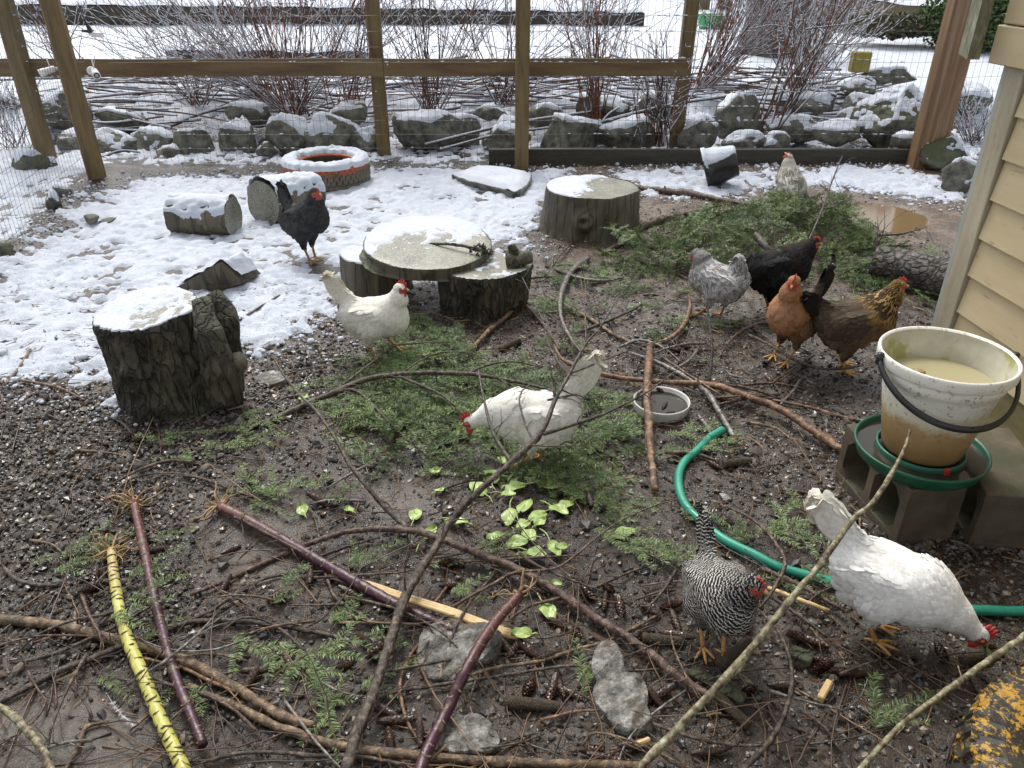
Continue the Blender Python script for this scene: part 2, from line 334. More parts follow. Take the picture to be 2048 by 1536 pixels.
simple('fascia', [(.25, (.07, .075, .03)), (.5, (.20, .20, .13)), (.75, (.42, .42, .38))], 14, (.6, .8), 60, .6, .006, (3, 3, 1))
simple('rubber', [(.3, (.02, .019, .016)), (.7, (.055, .05, .042))], 10, (.25, .55), 80, .3, .002)
def pf(nt, v, c):
    g = nt.nodes.new('ShaderNodeNewGeometry'); s = nt.nodes.new('ShaderNodeSeparateXYZ'); nt.links.new(g.outputs['Position'], s.inputs[0])
    n = noise(nt, 34, v, 6, .85); k = math_(nt, 'ADD', n, math_(nt, 'MULTIPLY', math_(nt, 'SUBTRACT', s.outputs[2], .15), .5)); r = ramp(nt, k, [(.545, 0), (.565, 1)])
    return mix(nt, r.outputs[0], c, (.42, .235, .035))
simple('rubber_yellow', [(.3, (.018, .017, .014)), (.7, (.045, .042, .035))], 10, (.25, .5), 80, .4, .002, extra=pf)
def po(nt, v, c):
    g = nt.nodes.new('ShaderNodeNewGeometry'); s = nt.nodes.new('ShaderNodeSeparateXYZ'); nt.links.new(g.outputs['Position'], s.inputs[0])
    n = noise(nt, 18, v, 4, .7); k = math_(nt, 'ADD', math_(nt, 'MULTIPLY', n, .10), s.outputs[2]); r = ramp(nt, k, [(.158, 0), (.18, 1)])
    return mix(nt, r.outputs[0], c, (.40, .10, .04))
simple('rubber_orange', [(.3, (.085, .072, .05)), (.7, (.16, .135, .095))], 10, (.4, .7), 80, .3, .002, extra=po)
simple('plastic_black', [(.3, (.012, .012, .011)), (.7, (.03, .03, .028))], 10, (.25, .4), 80, .08, .001)
simple('plastic_green', [(.3, (.010, .075, .042)), (.7, (.018, .12, .07))], 10, (.3, .5), 60, .12, .001, extra=speck((.03, .04, .02), .62, 30, .6))
simple('plastic_white', [(.3, (.5, .5, .46)), (.7, (.66, .66, .62))], 8, (.3, .5), 60, .08, .001, extra=speck((.25, .2, .12), .66, 40, .5))
simple('camera_white', [(.3, (.72, .72, .72)), (.7, (.8, .8, .8))], 8, (.3, .4), 60, 0)
simple('tub_green', [(.3, (.03, .25, .10)), (.7, (.05, .34, .14))], 5, (.4, .5), 60, .1, .002)
simple('yellow_paint', [(.3, (.26, .22, .04)), (.7, (.38, .32, .08))], 14, (.5, .7), 60, .3, .002)
simple('hose', [(.3, (.015, .22, .15)), (.7, (.03, .33, .22))], 10, (.22, .4), 60, .1, .001, extra=speck((.03, .05, .035), .66, 80, .7))
simple('concrete', [(.3, (.055, .044, .028)), (.7, (.15, .118, .078))], 10, (.6, .85), 190, .7, .004, extra=moss(.15, (.05, .055, .025)))
simple('bucket_in', [(.3, (.42, .40, .30)), (.7, (.60, .58, .48))], 12, (.35, .55), 60, .1, .001, extra=speck((.30, .30, .06), .52, 9, .75))
def bk(nt, v, c):
    g = nt.nodes.new('ShaderNodeTexCoord'); s = nt.nodes.new('ShaderNodeSeparateXYZ'); nt.links.new(g.outputs['Object'], s.inputs[0])
    n = noise(nt, 12, v, 5, .7); k = math_(nt, 'ADD', math_(nt, 'MULTIPLY', n, .11), s.outputs[2]); r = ramp(nt, k, [(.02, (.13, .08, .03)), (.10, (.28, .17, .07)), (.165, (.42, .29, .15)), (.19, (.66, .62, .48)), (.25, (.82, .81, .74))])
    n2 = noise(nt, 70, v, 3); r2 = ramp(nt, n2, [(.56, 0), (.68, .7)]); return mix(nt, r2.outputs[0], r.outputs[0], (.26, .17, .07))
simple('bucket', [(.3, (.5, .5, .45)), (.7, (.6, .6, .5))], 10, (.3, .45), 60, .08, .001, extra=bk)
simple('comb_red', [(.3, (.42, .025, .022)), (.7, (.62, .06, .045))], 150, (.35, .55), 400, .5, .001)
simple('lobe', [(.3, (.6, .55, .48)), (.7, (.7, .66, .6))], 100, (.5, .6), 200, .2, .001)
simple('beak', [(.3, (.42, .27, .08)), (.7, (.6, .43, .18))], 60, (.3, .5), 60, .1, .001)
simple('leg_yellow', [(.3, (.42, .20, .05)), (.7, (.66, .38, .12))], 70, (.4, .6), 260, .5, .0015, colattr=True)
simple('iris', [(.3, (.5, .16, .02)), (.7, (.6, .22, .03))], 60, (.05, .1), 60, 0)
simple('pupil', [(.3, (.004, .004, .004)), (.7, (.006, .006, .006))], 60, (.03, .05), 60, 0)
simple('flesh', [(.3, (.9, .9, .9)), (.7, (1.1, 1.1, 1.1))], 120, (.6, .8), 240, .5, .002, colattr=True)
simple('evergreen', [(.3, (.8, .8, .8)), (.7, (1.2, 1.2, 1.2))], 6, (.5, .7), 60, 0, colattr=True)
simple('twig_litter', [(.3, (.7, .7, .7)), (.7, (1.2, 1.2, 1.2))], 20, (.3, .6), 60, 0, colattr=True)
simple('bark_chip', [(.3, (.05, .03, .02)), (.7, (.16, .10, .07))], 40, (.2, .5), 90, .4, .003)
simple('feather_grey', [(.3, (.3, .3, .3)), (.7, (.5, .5, .5))], 60, (.6, .7), 90, .1, .001)
# water
def water(name, col, rough=.03):
    m, nt, b = newmat(name); b.inputs['Base Color'].default_value = (*col, 1); b.inputs['Roughness'].default_value = rough; b.inputs['IOR'].default_value = 1.333
    v = coords(nt); bump(nt, b, noise(nt, 14, v, 2), .04, .004); M[name] = m
water('puddle_water', (.17, .115, .055), .1); water('dark_water', (.035, .03, .022)); water('bucket_water', (.38, .34, .20), .08)
# plumage: plain / laced / barred, feather UV u = along, v = across
def plumage(name, kind):
    m, nt, b = newmat(name); a = nd(nt, 'ShaderNodeVertexColor', layer_name='Col'); c = a.outputs[0]
    uv = nt.nodes.new('ShaderNodeUVMap'); uv.uv_map = 'UVMap'; s = nt.nodes.new('ShaderNodeSeparateXYZ'); nt.links.new(uv.outputs[0], s.inputs[0])
    v = coords(nt); n = noise(nt, 90, v, 3)
    if kind == 'laced':
        d = math_(nt, 'ABSOLUTE', math_(nt, 'SUBTRACT', s.outputs[1], .5)); d = math_(nt, 'ADD', d, math_(nt, 'MULTIPLY', math_(nt, 'SUBTRACT', s.outputs[0], .6), .25))
        r = ramp(nt, d, [(.10, 1), (.24, 0)]); k = math_(nt, 'MULTIPLY', r.outputs[0], a.outputs[1]); c = mix(nt, k, c, (.02, .015, .01))
    if kind == 'barred':
        w = math_(nt, 'SINE', math_(nt, 'ADD', math_(nt, 'MULTIPLY', s.outputs[0], 21), math_(nt, 'MULTIPLY', n, 4.5))); d = math_(nt, 'ABSOLUTE', math_(nt, 'SUBTRACT', s.outputs[1], .5))
        w = math_(nt, 'ADD', w, math_(nt, 'MULTIPLY', d, -.3)); r = ramp(nt, w, [(.42, (.022, .02, .02)), (.62, (.55, .53, .48))]); c = mix(nt, 1.0, r.outputs[0], c, 'MULTIPLY')
    r = ramp(nt, n, [(.3, .82), (.7, 1.12)]); c = mix(nt, 1.0, c, r.outputs[0], 'MULTIPLY')
    nt.links.new(c, b.inputs['Base Color']); b.inputs['Roughness'].default_value = .8; b.inputs['Specular IOR Level'].default_value = .15
    wv = math_(nt, 'SINE', math_(nt, 'MULTIPLY', s.outputs[1], 60)); bump(nt, b, wv, .12, .0006); M[name] = m
plumage('plume', 'plain'); plumage('plume_laced', 'laced'); plumage('plume_barred', 'barred')
# mud
def mudmat():
    m, nt, b = newmat('mud'); v = coords(nt); a = nd(nt, 'ShaderNodeVertexColor', layer_name='Col')
    n1 = noise(nt, 9, v, 6, .65); n2 = noise(nt, 70, v, 5, .7); r = ramp(nt, n2, [(.3, .45), (.5, 1.0), (.7, 1.7)]); c = mix(nt, 1.0, a.outputs[0], r.outputs[0], 'MULTIPLY')
    r1 = ramp(nt, n1, [(.35, .6), (.65, 1.3)]); c = mix(nt, 1.0, c, r1.outputs[0], 'MULTIPLY'); nt.links.new(c, b.inputs['Base Color'])
    rr = ramp(nt, math_(nt, 'ADD', math_(nt, 'MULTIPLY', n1, .6), math_(nt, 'MULTIPLY', n2, .4)), [(.40, .07), (.5, .24), (.62, .62)]); nt.links.new(rr.outputs[0], b.inputs['Roughness'])
    n3 = noise(nt, 160, v, 4, .7); h = math_(nt, 'ADD', math_(nt, 'MULTIPLY', n2, 1.0), math_(nt, 'MULTIPLY', n3, .5)); bump(nt, b, h, .55, .008); M['mud'] = m
mudmat()

# ------------------------------------------------------------------ ground shape
PUD = ppoly([(1690, 408), (1730, 402), (1800, 408), (1850, 425), (1862, 440), (1830, 452), (1800, 462), (1770, 456), (1745, 436), (1705, 425)])
def H(x, y):
    x = np.asarray(x, float); y = np.asarray(y, float)
    h = .016 * fb2(x, y, 1.3, 2, 1) + .007 * fb2(x, y, 6, 2, 5)
    back = sstep(6.75, 7.6, y + .25 * fb2(x, y, .8, 2, 31)); h = h + back * .27 + np.clip(y - 8, 0, 60) * .022
    sdp = poly_sd(x, y, PUD); h = h + (.0 - h) * sstep(-.6, -.05, sdp) - .05 * sstep(-.06, .08, sdp) - .006 * sstep(-.4, 0, sdp)
    lf = -2.62 - .157 * (y - 3.82); h = h + .03 * np.exp(-((x - lf) / .16) ** 2) * (y < 6)
    return h
def Hp(x, y): return float(H(np.array([x]), np.array([y]))[0])
def grow(a, b, d, far, ratio=1.12):
    c = list(np.arange(a, b + 1e-6, d)); x, s = c[-1], d; hi = []
    while x < far: s *= ratio; x += s; hi.append(x)
    return c, hi
def gridmesh(xs, ys, zf, colf=None, keep=None):
    X, Y = np.meshgrid(xs, ys, indexing='ij'); Z = zf(X, Y); V = np.stack([X, Y, Z], -1).reshape(-1, 3); nx, ny = len(xs), len(ys)
    i = np.arange(nx - 1)[:, None] * ny; j = np.arange(ny - 1)[None]; F = np.stack([i + j, i + ny + j, i + ny + j + 1, i + j + 1], -1).reshape(-1, 4)
    c = None if colf is None else colf(X, Y).reshape(-1, 4)
    if keep is not None: k = keep(X, Y, Z).ravel(); F = F[k[F].any(1)]
    mb = MB(); mb.add(V, F, 0, c); return mb
c, hi = grow(-2.3, 2.3, .016, 70); xs = np.array([-v for v in hi[::-1]] + c + hi)
c, hi = grow(.5, 3.6, .014, 3.7); c2 = list(np.arange(c[-1] + .03, 7.2, .035)); _, hi = grow(7.0, 7.2, .05, 90, 1.15)
ys = np.array([-12, -6, -3, -1.5, -.6, 0, .3] + c + c2 + [v for v in hi if v > c2[-1]])
SILT = [(ppoly([(400, 1020), (620, 1010), (640, 1100), (560, 1190), (420, 1130)]), 1), (ppoly([(-100, 1380), (180, 1370), (330, 1420), (340, 1600), (-100, 1600)]), 1), (ppoly([(690, 960), (880, 960), (880, 1060), (700, 1040)]), 1),
        (ppoly([(1150, 1330), (1320, 1330), (1320, 1500), (1150, 1500)]), .2)]
def mud_col(X, Y):
    n = fb2(X, Y, 2.2, 3, 40); n2 = fb2(X, Y, 14, 3, 44)
    far = sstep(3.2, 4.6, Y + .25 * n) * sstep(-.3, 1.0, X - 0.1 * Y + .5)
    base = np.array([.034, .0225, .014]); tan = np.array([.13, .095, .068]); silt = np.array([.085, .069, .054])
    s = np.zeros_like(X)
    for pl, w in SILT: s = np.maximum(s, w * sstep(-.06, .1, poly_sd(X, Y, pl) + .05 * n2))
    s = np.maximum(s, .35 * sstep(.1, .5, n)); s = np.maximum(s, .5 * sstep(2.6, 3.4, Y))
    c = base[None, None] * (1 + .35 * n2[..., None]); c = c + (silt - c) * s[..., None] * .85; c = c + (tan - c) * far[..., None]
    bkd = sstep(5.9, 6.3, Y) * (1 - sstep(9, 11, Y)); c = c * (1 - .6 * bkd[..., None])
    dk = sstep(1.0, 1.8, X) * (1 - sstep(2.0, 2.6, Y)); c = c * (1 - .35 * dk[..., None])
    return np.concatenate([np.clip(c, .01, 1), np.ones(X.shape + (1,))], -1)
def mud_z(X, Y):
    z = H(X, Y); near = 1 - sstep(3.6, 4.5, Y); s = np.zeros_like(X)
    for pl, w in SILT: s = np.maximum(s, w * sstep(-.06, .1, poly_sd(X, Y, pl)))
    r = fb2(X, Y, 24, 3, 61); return z + (.010 * r + .004 * fb2(X, Y, 55, 1, 71)) * near * (1 - .75 * s) + .006 * s * near
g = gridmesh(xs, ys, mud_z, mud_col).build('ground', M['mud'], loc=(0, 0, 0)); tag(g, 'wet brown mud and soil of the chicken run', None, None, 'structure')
# ------------------------------------------------------------------ snow on the ground
SNOW_IN = [ppoly([(-200, 760), (60, 752), (200, 775), (250, 800), (480, 700), (590, 690), (660, 610), (720, 600), (800, 560), (850, 560), (1060, 492), (1075, 430), (1110, 360), (1110, 342), (900, 340), (700, 345), (500, 352), (330, 352), (205, 385), (130, 440), (90, 480), (20, 545), (-250, 700)]),
           ppoly([(1250, 345), (1420, 335), (1500, 352), (1650, 338), (1830, 338), (1930, 372), (1945, 405), (1850, 400), (1700, 372), (1600, 375), (1500, 375), (1480, 398), (1400, 400), (1270, 385)])]
def snow_amt(X, Y):
    s = np.full(X.shape, -1.0)
    for p in SNOW_IN: s = np.maximum(s, poly_sd(X, Y, p))
    s = np.clip(s * 3.0, -1, .36)
    edge = -2.62 - .157 * (Y - 3.82); out = np.clip((edge - X - .18) * 3, -1, .4); s = np.maximum(s, np.where(Y < 6.2, out, -1)); s = np.where(np.abs(X - edge) < .17, np.minimum(s, -.25 + 1.4 * np.abs(X - edge) / .17), s) * 1.0
    bk = np.where(Y < 6.95, np.clip((Y - 6.15) * 3, -1, .10), .10 + .5 * sstep(6.95, 7.5, Y)); s = np.maximum(s, bk)
    tr = ppoly([(395, 350), (640, 340), (640, 355), (400, 392)])
    return s
def snow_h(X, Y):
    s = snow_amt(X, Y); lump = fb2(X, Y * 1.15, 26, 3, 80); big = fb2(X, Y, 3.1, 3, 90); mid = fb2(X, Y, 10, 2, 95)
    a = s + .62 * lump + .32 * big + .42 * mid - .06
    h = np.where(a > 0, .013 * np.sqrt(np.clip(a, 0, 1.2)) + .016 * np.clip(lump + .3, 0, 1) * np.clip(a * 4, 0, 1), .05 * a)
    h = h - .05 * sstep(-.06, .02, poly_sd(X, Y, PUD)); return h
def snow_z(X, Y): return H(X, Y) + snow_h(X, Y)
sx = np.arange(-3.9, 4.0, .0165); sy = np.concatenate([np.arange(2.35, 4.6, .0145), np.arange(4.6, 6.6, .02), np.arange(6.6, 8.0, .035)])
s1 = gridmesh(sx, sy, snow_z, None, lambda X, Y, Z: Z > H(X, Y) - .012).build('snow_cover', M['snow_ground'], loc=(0, 0, 0)); tag(s1, 'patchy wet snow lying on the ground of the run', None, None, 'structure')
def far_z(X, Y): return H(X, Y) + .02 + .02 * fb2(X, Y, 3, 2, 99) + np.where((np.abs(X) < 3.85) & (Y < 7.9), -.25, 0)
c, hi = grow(-6, 6, .1, 70, 1.2); fx = np.array([-v for v in hi[::-1]] + c + hi); c, hi = grow(2.0, 14, .1, 90, 1.15); fy = np.array(c + hi)
s2 = gridmesh(fx, fy, far_z, None, lambda X, Y, Z: (Z > H(X, Y)) & ((Y > 6.3) | (np.abs(X) > 3.0))).build('snow_field', M['snow'], loc=(0, 0, 0)); tag(s2, 'snow covered lawn beyond the rock border', None, None, 'structure')
zz = -.02
V = np.array([[p[0], p[1], Hp(2.3, 4.72) + .030] for p in PUD]); cen = V.mean(0); V = cen + (V - cen) * 1.3; V[:, 2] = Hp(*cen[:2]) + .033
mb = MB(); mb.add(smoothpath(np.vstack([V, V[:1]]), 5)[:-1], [np.arange(len(V) * 5)[None]]); o = mb.build('puddle', M['puddle_water'], smooth=False); tag(o, 'brown muddy puddle on the right side of the run', None, None, 'structure')
# ------------------------------------------------------------------ fence of posts, rail and boards
def post(px_b, py_b, w, d, label, lean=(0, 0), matn='post_wood', h=2.3, z0=None, rz=0):
    p = G(px_b, py_b); z = Hp(p[0], p[1]) - .05; mb = MB(); n = 14
    zs = np.linspace(0, h, n); V = []; a, b = w / 2, d / 2; bv = .008
    ring = np.array([(-a + bv, -b), (a - bv, -b), (a, -b + bv), (a, b - bv), (a - bv, b), (-a + bv, b), (-a, b - bv), (-a, -b + bv)])
    c, s = math.cos(rz), math.sin(rz); ring = ring @ np.array([[c, s], [-s, c]])
    for t in zs: V.append(np.column_stack([ring[:, 0] + lean[0] * t, ring[:, 1] + lean[1] * t, np.full(8, t)]))
    V = np.concatenate(V) + np.array([p[0], p[1], z]); V += .0015 * np.stack([vn(V * 9, 3), vn(V * 9, 4), 0 * V[:, 0]], 1)
    i = np.arange(n - 1)[:, None] * 8; j = np.arange(8)[None]; F = [np.stack([i + j, i + (j + 1) % 8, i + 8 + (j + 1) % 8, i + 8 + j], -1).reshape(-1, 4), (np.arange(8) + (n - 1) * 8)[None]]
    mb.add(V, F); o = mb.build('fence_post', M[matn], smooth=False, loc=(p[0], p[1], z)); tag(o, label, 'post'); return p
pA = post(197, 362, .105, .105, 'square wooden fence post holding the two white cameras at the left corner', (-.016, 0), rz=.25)
post(95, 322, .11, .11, 'brown post behind the far left of the rail, left of the camera post')
post(768, 308, .098, .09, 'wooden post behind the rail, just right of the orange topped tire')
pB = post(1043, 338, .10, .095, 'pale brown post in the middle of the fence, in front of the rail', (.003, 0))
post(1350, 297, .10, .095, 'post where the horizontal rail ends, left of the tipped black pot', (.016, 0))
p1 = G(1845, 335); zb = Hp(p1[0], p1[1])
t = thing('corner_post', 'thick weathered post streaked rusty orange next to the shed', 'post', (p1[0], p1[1], zb - .04))
for k, (x0, x1, y0, y1, m) in enumerate([(-.10, .012, -.05, .06, 'post_orange'), (.015, .12, -.035, .07, 'post_orange')]):
    mb = MB(); zs = np.linspace(0, 2.4, 12); ring = np.array([(x0, y0), (x1, y0), (x1, y1), (x0, y1)])
    V = np.concatenate([np.column_stack([ring + .0015 * k, np.full(4, z)]) for z in zs]) + np.array(t.location); i = np.arange(11)[:, None] * 4; j = np.arange(4)[None]
    V[:, 0] += (V[:, 2] - zb) * .012
    mb.add(V, [np.stack([i + j, i + (j + 1) % 4, i + 4 + (j + 1) % 4, i + 4 + j], -1).reshape(-1, 4), np.arange(44, 48)[None]]); mb.build('beam', M[m], t, smooth=False)
# rail
YR = 6.2
a, b = P(-420, 112, YR), P(1377, 122, YR); zt = (a[2] + b[2]) / 2; zbm = P(700, 153, YR)[2]
def plank(name, label, cat, x0, x1, y, z0, z1, th, mat, sag=0.0, joints=None, parent=None):
    mb = MB(); n = max(4, int((x1 - x0) / .15)); xs_ = np.linspace(x0, x1, n); V = []
    for x in xs_:
        dz = sag * math.sin((x - x0) / (x1 - x0) * math.pi) + .002 * math.sin(x * 3.1); V += [(x, y, z0 + dz), (x, y + th, z0 + dz), (x, y + th, z1 + dz - .003), (x, y + .004, z1 + dz), (x, y, z1 + dz - .005)]
    V = np.array(V); i = np.arange(n - 1)[:, None] * 5; j = np.arange(5)[None]
    mb.add(V, [np.stack([i + j, i + 5 + j, i + 5 + (j + 1) % 5, i + (j + 1) % 5], -1).reshape(-1, 4), np.arange(5)[None], (np.arange(5) + (n - 1) * 5)[::-1][None]])
    o = mb.build(name, M[mat], parent, smooth=False)
    if parent is None: tag(o, label, cat)
    return o
rt = thing('fence_rail', 'long horizontal wooden rail greened along its top edge', 'rail', (a[0], YR, zbm))
xj = P(766, 130, YR)[0]
plank('plank', '', '', a[0], xj - .002, YR, zbm, zt, .04, 'rail_wood', -.004, parent=rt); plank('plank', '', '', xj + .002, b[0], YR, zbm + .001, zt - .001, .04, 'rail_wood', parent=rt)
mb = MB()
for k in range(30):
    x = random.uniform(a[0], b[0]); l = random.uniform(.006, .035); zc = zt if random.random() < .7 else random.uniform(zbm, zt); V, F = ico(1); mb.add(V * [l, .006, .007] + [x, YR + (.012 if zc == zt else -.004), zc + .003], F)
mb.build('snow', M['snow'], rt)['kind'] = 'stuff'
# bottom boards
def board_px(px0, px1, py0, py1, Y, th, mat, name, label, cat='board', rzj=0):
    A, B = P(px0, py1, Y), P(px1, py0, Y); z0 = P((px0 + px1) / 2, py1, Y)[2]; z1 = P((px0 + px1) / 2, py0, Y)[2]
    return plank(name, label, cat, A[0], B[0], Y, z0, z1, th, mat)
board_px(978, 1826, 299, 340, 6.06, .05, 'timber_dark', 'kick_board', 'long dark timber board on edge at the foot of the fence behind the black pot', 'board')
o = board_px(300, 830, 330, 352, 6.05, .05, 'timber_dark', 'kick_board', 'half buried snow dusted board behind the painted tire', 'board')
# welded wire mesh panels
def wirepanel(label, p0, p1, h, vs=.051, hsp=.102, r=.0011, z0=.0, wob=.004, snow=.25, diag=0.0):
    p0, p1 = np.array(p0, float), np.array(p1, float); L = np.linalg.norm(p1[:2] - p0[:2]); d = (p1 - p0) / L; nor = np.array([-d[1], d[0], 0]); root = thing('wire_fence', label, 'wire fence', p0)
    mb = MB(); mv = MB(); rg = np.random.default_rng(int(L * 1000))
    def pt(s, z): return p0 + d * s + np.array([0, 0, z0 + z]) + nor * (wob * 3 * vn(np.array([s * 1.3, z * 1.7, 1.]), 3)) + d * wob * 1.2 * vn(np.array([s * 2.3, z * 2.7, 9.]), 5) + np.array([0, 0, wob * vn(np.array([s * 3., z * 3, 4.]), 6)])
    S = np.arange(0, L, vs); Zs = np.arange(0, h + .01, hsp)
    for s in S:
        q = np.array([pt(s, z) for z in np.arange(0, h + .01, .12)]); tube(mv, q, r, 3, cap=False)
    for z in Zs:
        q = np.array([pt(s, z) for s in np.arange(0, L + .01, .10)]); tube(mb, q, r * 1.15, 3, cap=False)
    mv.build('vertical_wires', M['wire'], root, smooth=False)['kind'] = 'stuff'; mb.build('horizontal_wires', M['wire'], root, smooth=False)['kind'] = 'stuff'
    if snow:
        ms = MB(); V, F = ico(1)
        for z in Zs:
            for s in S:
                w = snow * (1.6 if z < .7 else .35)
                if vn(np.array([s * 1.1, z * 2.1, 7.]), 8) * .5 + rg.random() < w * .9:
                    ms.add(V * [rg.uniform(.006, .024), .004, rg.uniform(.003, .006)] + pt(s + rg.uniform(0, .04), z) + [0, 0, .004], F)
        ms.build('snow', M['snow'], root)['kind'] = 'stuff'
    return root
zf = Hp(0, 6.1)
wirepanel('wire mesh stretched along the back fence from the camera post to the rusty corner post', (pA[0], 6.135, 0), (p1[0] + .05, 6.135, 0), 1.75, snow=.18)
wirepanel('wire mesh beyond the camera post at the back left', (-6.2, 6.15, 0), (pA[0] - .15, 6.15, 0), 1.7, snow=.12)
lf0 = G(-330, 860); wirepanel('wire mesh side fence running toward the viewer along the left edge', (pA[0] - .01, pA[1] - .07, 0), (lf0[0], lf0[1], 0), 1.6, vs=.052, wob=.008, snow=.0)
wirepanel('wire mesh between the corner post and the shed', (p1[0] + .14, 6.12, 0), (5.4, 6.5, 0), 1.7, snow=.15)
# snowed-on bent wire along top
# cameras
def seccam(px, py, Y, ang, label, back):
    p = P(px, py, Y); root = thing('security_camera', label, 'security camera', p); A = rotm(0, R(14), ang)
    M1 = lambda V: np.asarray(V) @ A.T + p
    mb = MB(); X = np.array([[0, 0, 1], [0, 1, 0], [-1, 0, 0.]]).T   # lathe axis z -> local x
    pr = [(.001, -.045), (.017, -.043), (.020, -.03), (.021, .02), (.024, .021), (.024, .058), (.021, .060), (.019, .054), (.001, .053)]
    th = 20; m2 = MB(); lathe(m2, pr, seg=th, axis=rotm(0, R(90), 0)); V = m2.v[0]; fs = [x for v in m2.f.values() for x in v]; mb.add(M1(V), fs); mb.build('housing', M['camera_white'], root)
    m2 = MB(); lathe(m2, [(.001, .0545), (.0175, .0545), (.0185, .0552)], seg=20, axis=rotm(0, R(90), 0)); mb = MB(); mb.add(M1(m2.v[0]), [x for v in m2.f.values() for x in v]); mb.build('lens', M['plastic_black'], root)
    m2 = MB(); lathe(m2, [(.001, .056), (.008, .056), (.010, .0556), (.0125, .0556), (.0128, .056), (.001, .0561)], seg=16, axis=rotm(0, R(90), 0)); mb = MB(); mb.add(M1(m2.v[0]), [x for v in m2.f.values() for x in v]); mb.build('lens_ring', M['trim_side'], root)
    back = np.array(back); mb = MB(); tube(mb, [M1([[-.03, 0, 0]])[0], p + back * .6 + [0, 0, .0], p + back], [.011, .009, .012], 8); n = nrm(back)
    tube(mb, [p + back - n * .001, p + back + n * .012], .027, 18); tube(mb, [M1([[-.02, 0, .018]])[0], M1([[-.025, 0, .075]])[0]], .004, 6); mb.build('mount', M['camera_white'], root)
    mb = MB(); tube(mb, smoothpath([p + back, p + back + [.02, .01, .04], p + back + [0.03, .02, .09], p + back + [.0, .03, .1]]), .0025, 5); mb.build('cable', M['plastic_white'], root)
seccam(190, 145, pA[1] - .035, R(-58), 'white bullet security camera on the right of the corner post facing the viewer', (-.035, .03, .005))
seccam(97, 141, pA[1] - .03, R(-150), 'white bullet security camera left of the corner post pointing left', (.085, .05, .012))
p = P(176, 58, 6.0); t = thing('bracket_light', 'dark bracket with a small white slatted panel above the rail near the corner post', 'bracket', p)
mb = MB(); tube(mb, smoothpath([p + [-.025, 0, .16], p + [-.012, 0, .07], p + [.01, 0, .0], p + [.02, 0, -.02]]), [.003, .004, .016, .022], 6); tube(mb, [p + [.01, 0, -.015], p + [-.045, 0, -.012]], [.012, .009], 6); mb.build('arm', M['plastic_black'], t)
mb = MB()
for k in range(3): box(mb, (p[0] + .005, p[1], p[2] - .032 - .011 * k), (p[0] + .085, p[1] + .03, p[2] - .024 - .011 * k), bev=.002)
mb.build('panel', M['camera_white'], t, smooth=False)
# ------------------------------------------------------------------ rocks
def rockgeo(r, seed, sub=4, cuts=11, rough=.11, aniso=(1, 1, .75), sharp=.82):
    rg = np.random.default_rng(seed); V, F = ico(sub); V = V.copy(); rad = np.full(len(V), 1.0)
    for k in range(cuts):
        n = nrm(rg.normal(size=3)); d = rg.uniform(.55, sharp); c = V @ n; q = np.where(c > .05, d / np.maximum(c, .05), 9); rad = np.minimum(rad, q)
    V = V * rad[:, None]; V = V + V * (rough * fbm(V * 1.0, 2.6, 4, seed)[:, None]); V = V + V * (rough * .5 * fbm(V * 1.0, 9, 3, seed + 5)[:, None])
    V = V * (np.array(aniso) * r); A = rotm(rg.uniform(-.3, .3), rg.uniform(-.3, .3), rg.uniform(0, 6.28)); return V @ A.T, F
def rock(px, py, w, h, Y, label, seed, mat='rock', snow=.02, lim=.35, name='rock', cat='rock', sub=4, aniso=None, name2=None, amp=.5):
    """rock whose picture centre is px,py, about w x h pixels, standing at distance Y"""
    c = P(px, py, Y); sc = (Y * CT + (CH - c[2]) * ST) / FPX; W_, H_ = w * sc / 2, h * sc / 2
    V, F = rockgeo(1, seed, sub, aniso=(1, 1, 1)); V = V / np.abs(V).max(0); V = V * np.array([W_ * 1.04, max(.06, .75 * min(W_, H_ * 1.4)) if aniso is None else aniso * W_, H_ * 1.06])
    zg = Hp(c[0], c[1]); root = thing(name, label, cat, (c[0], c[1], min(zg, c[2] - H_)))
    V = V + c; mb = MB(); mb.add(V, F); mb.build('stone', M[mat], root)
    if snow: snow_shell(V, F, 'snow', root, snow, lim, amp=amp, seed=seed, nz=11)
    return root
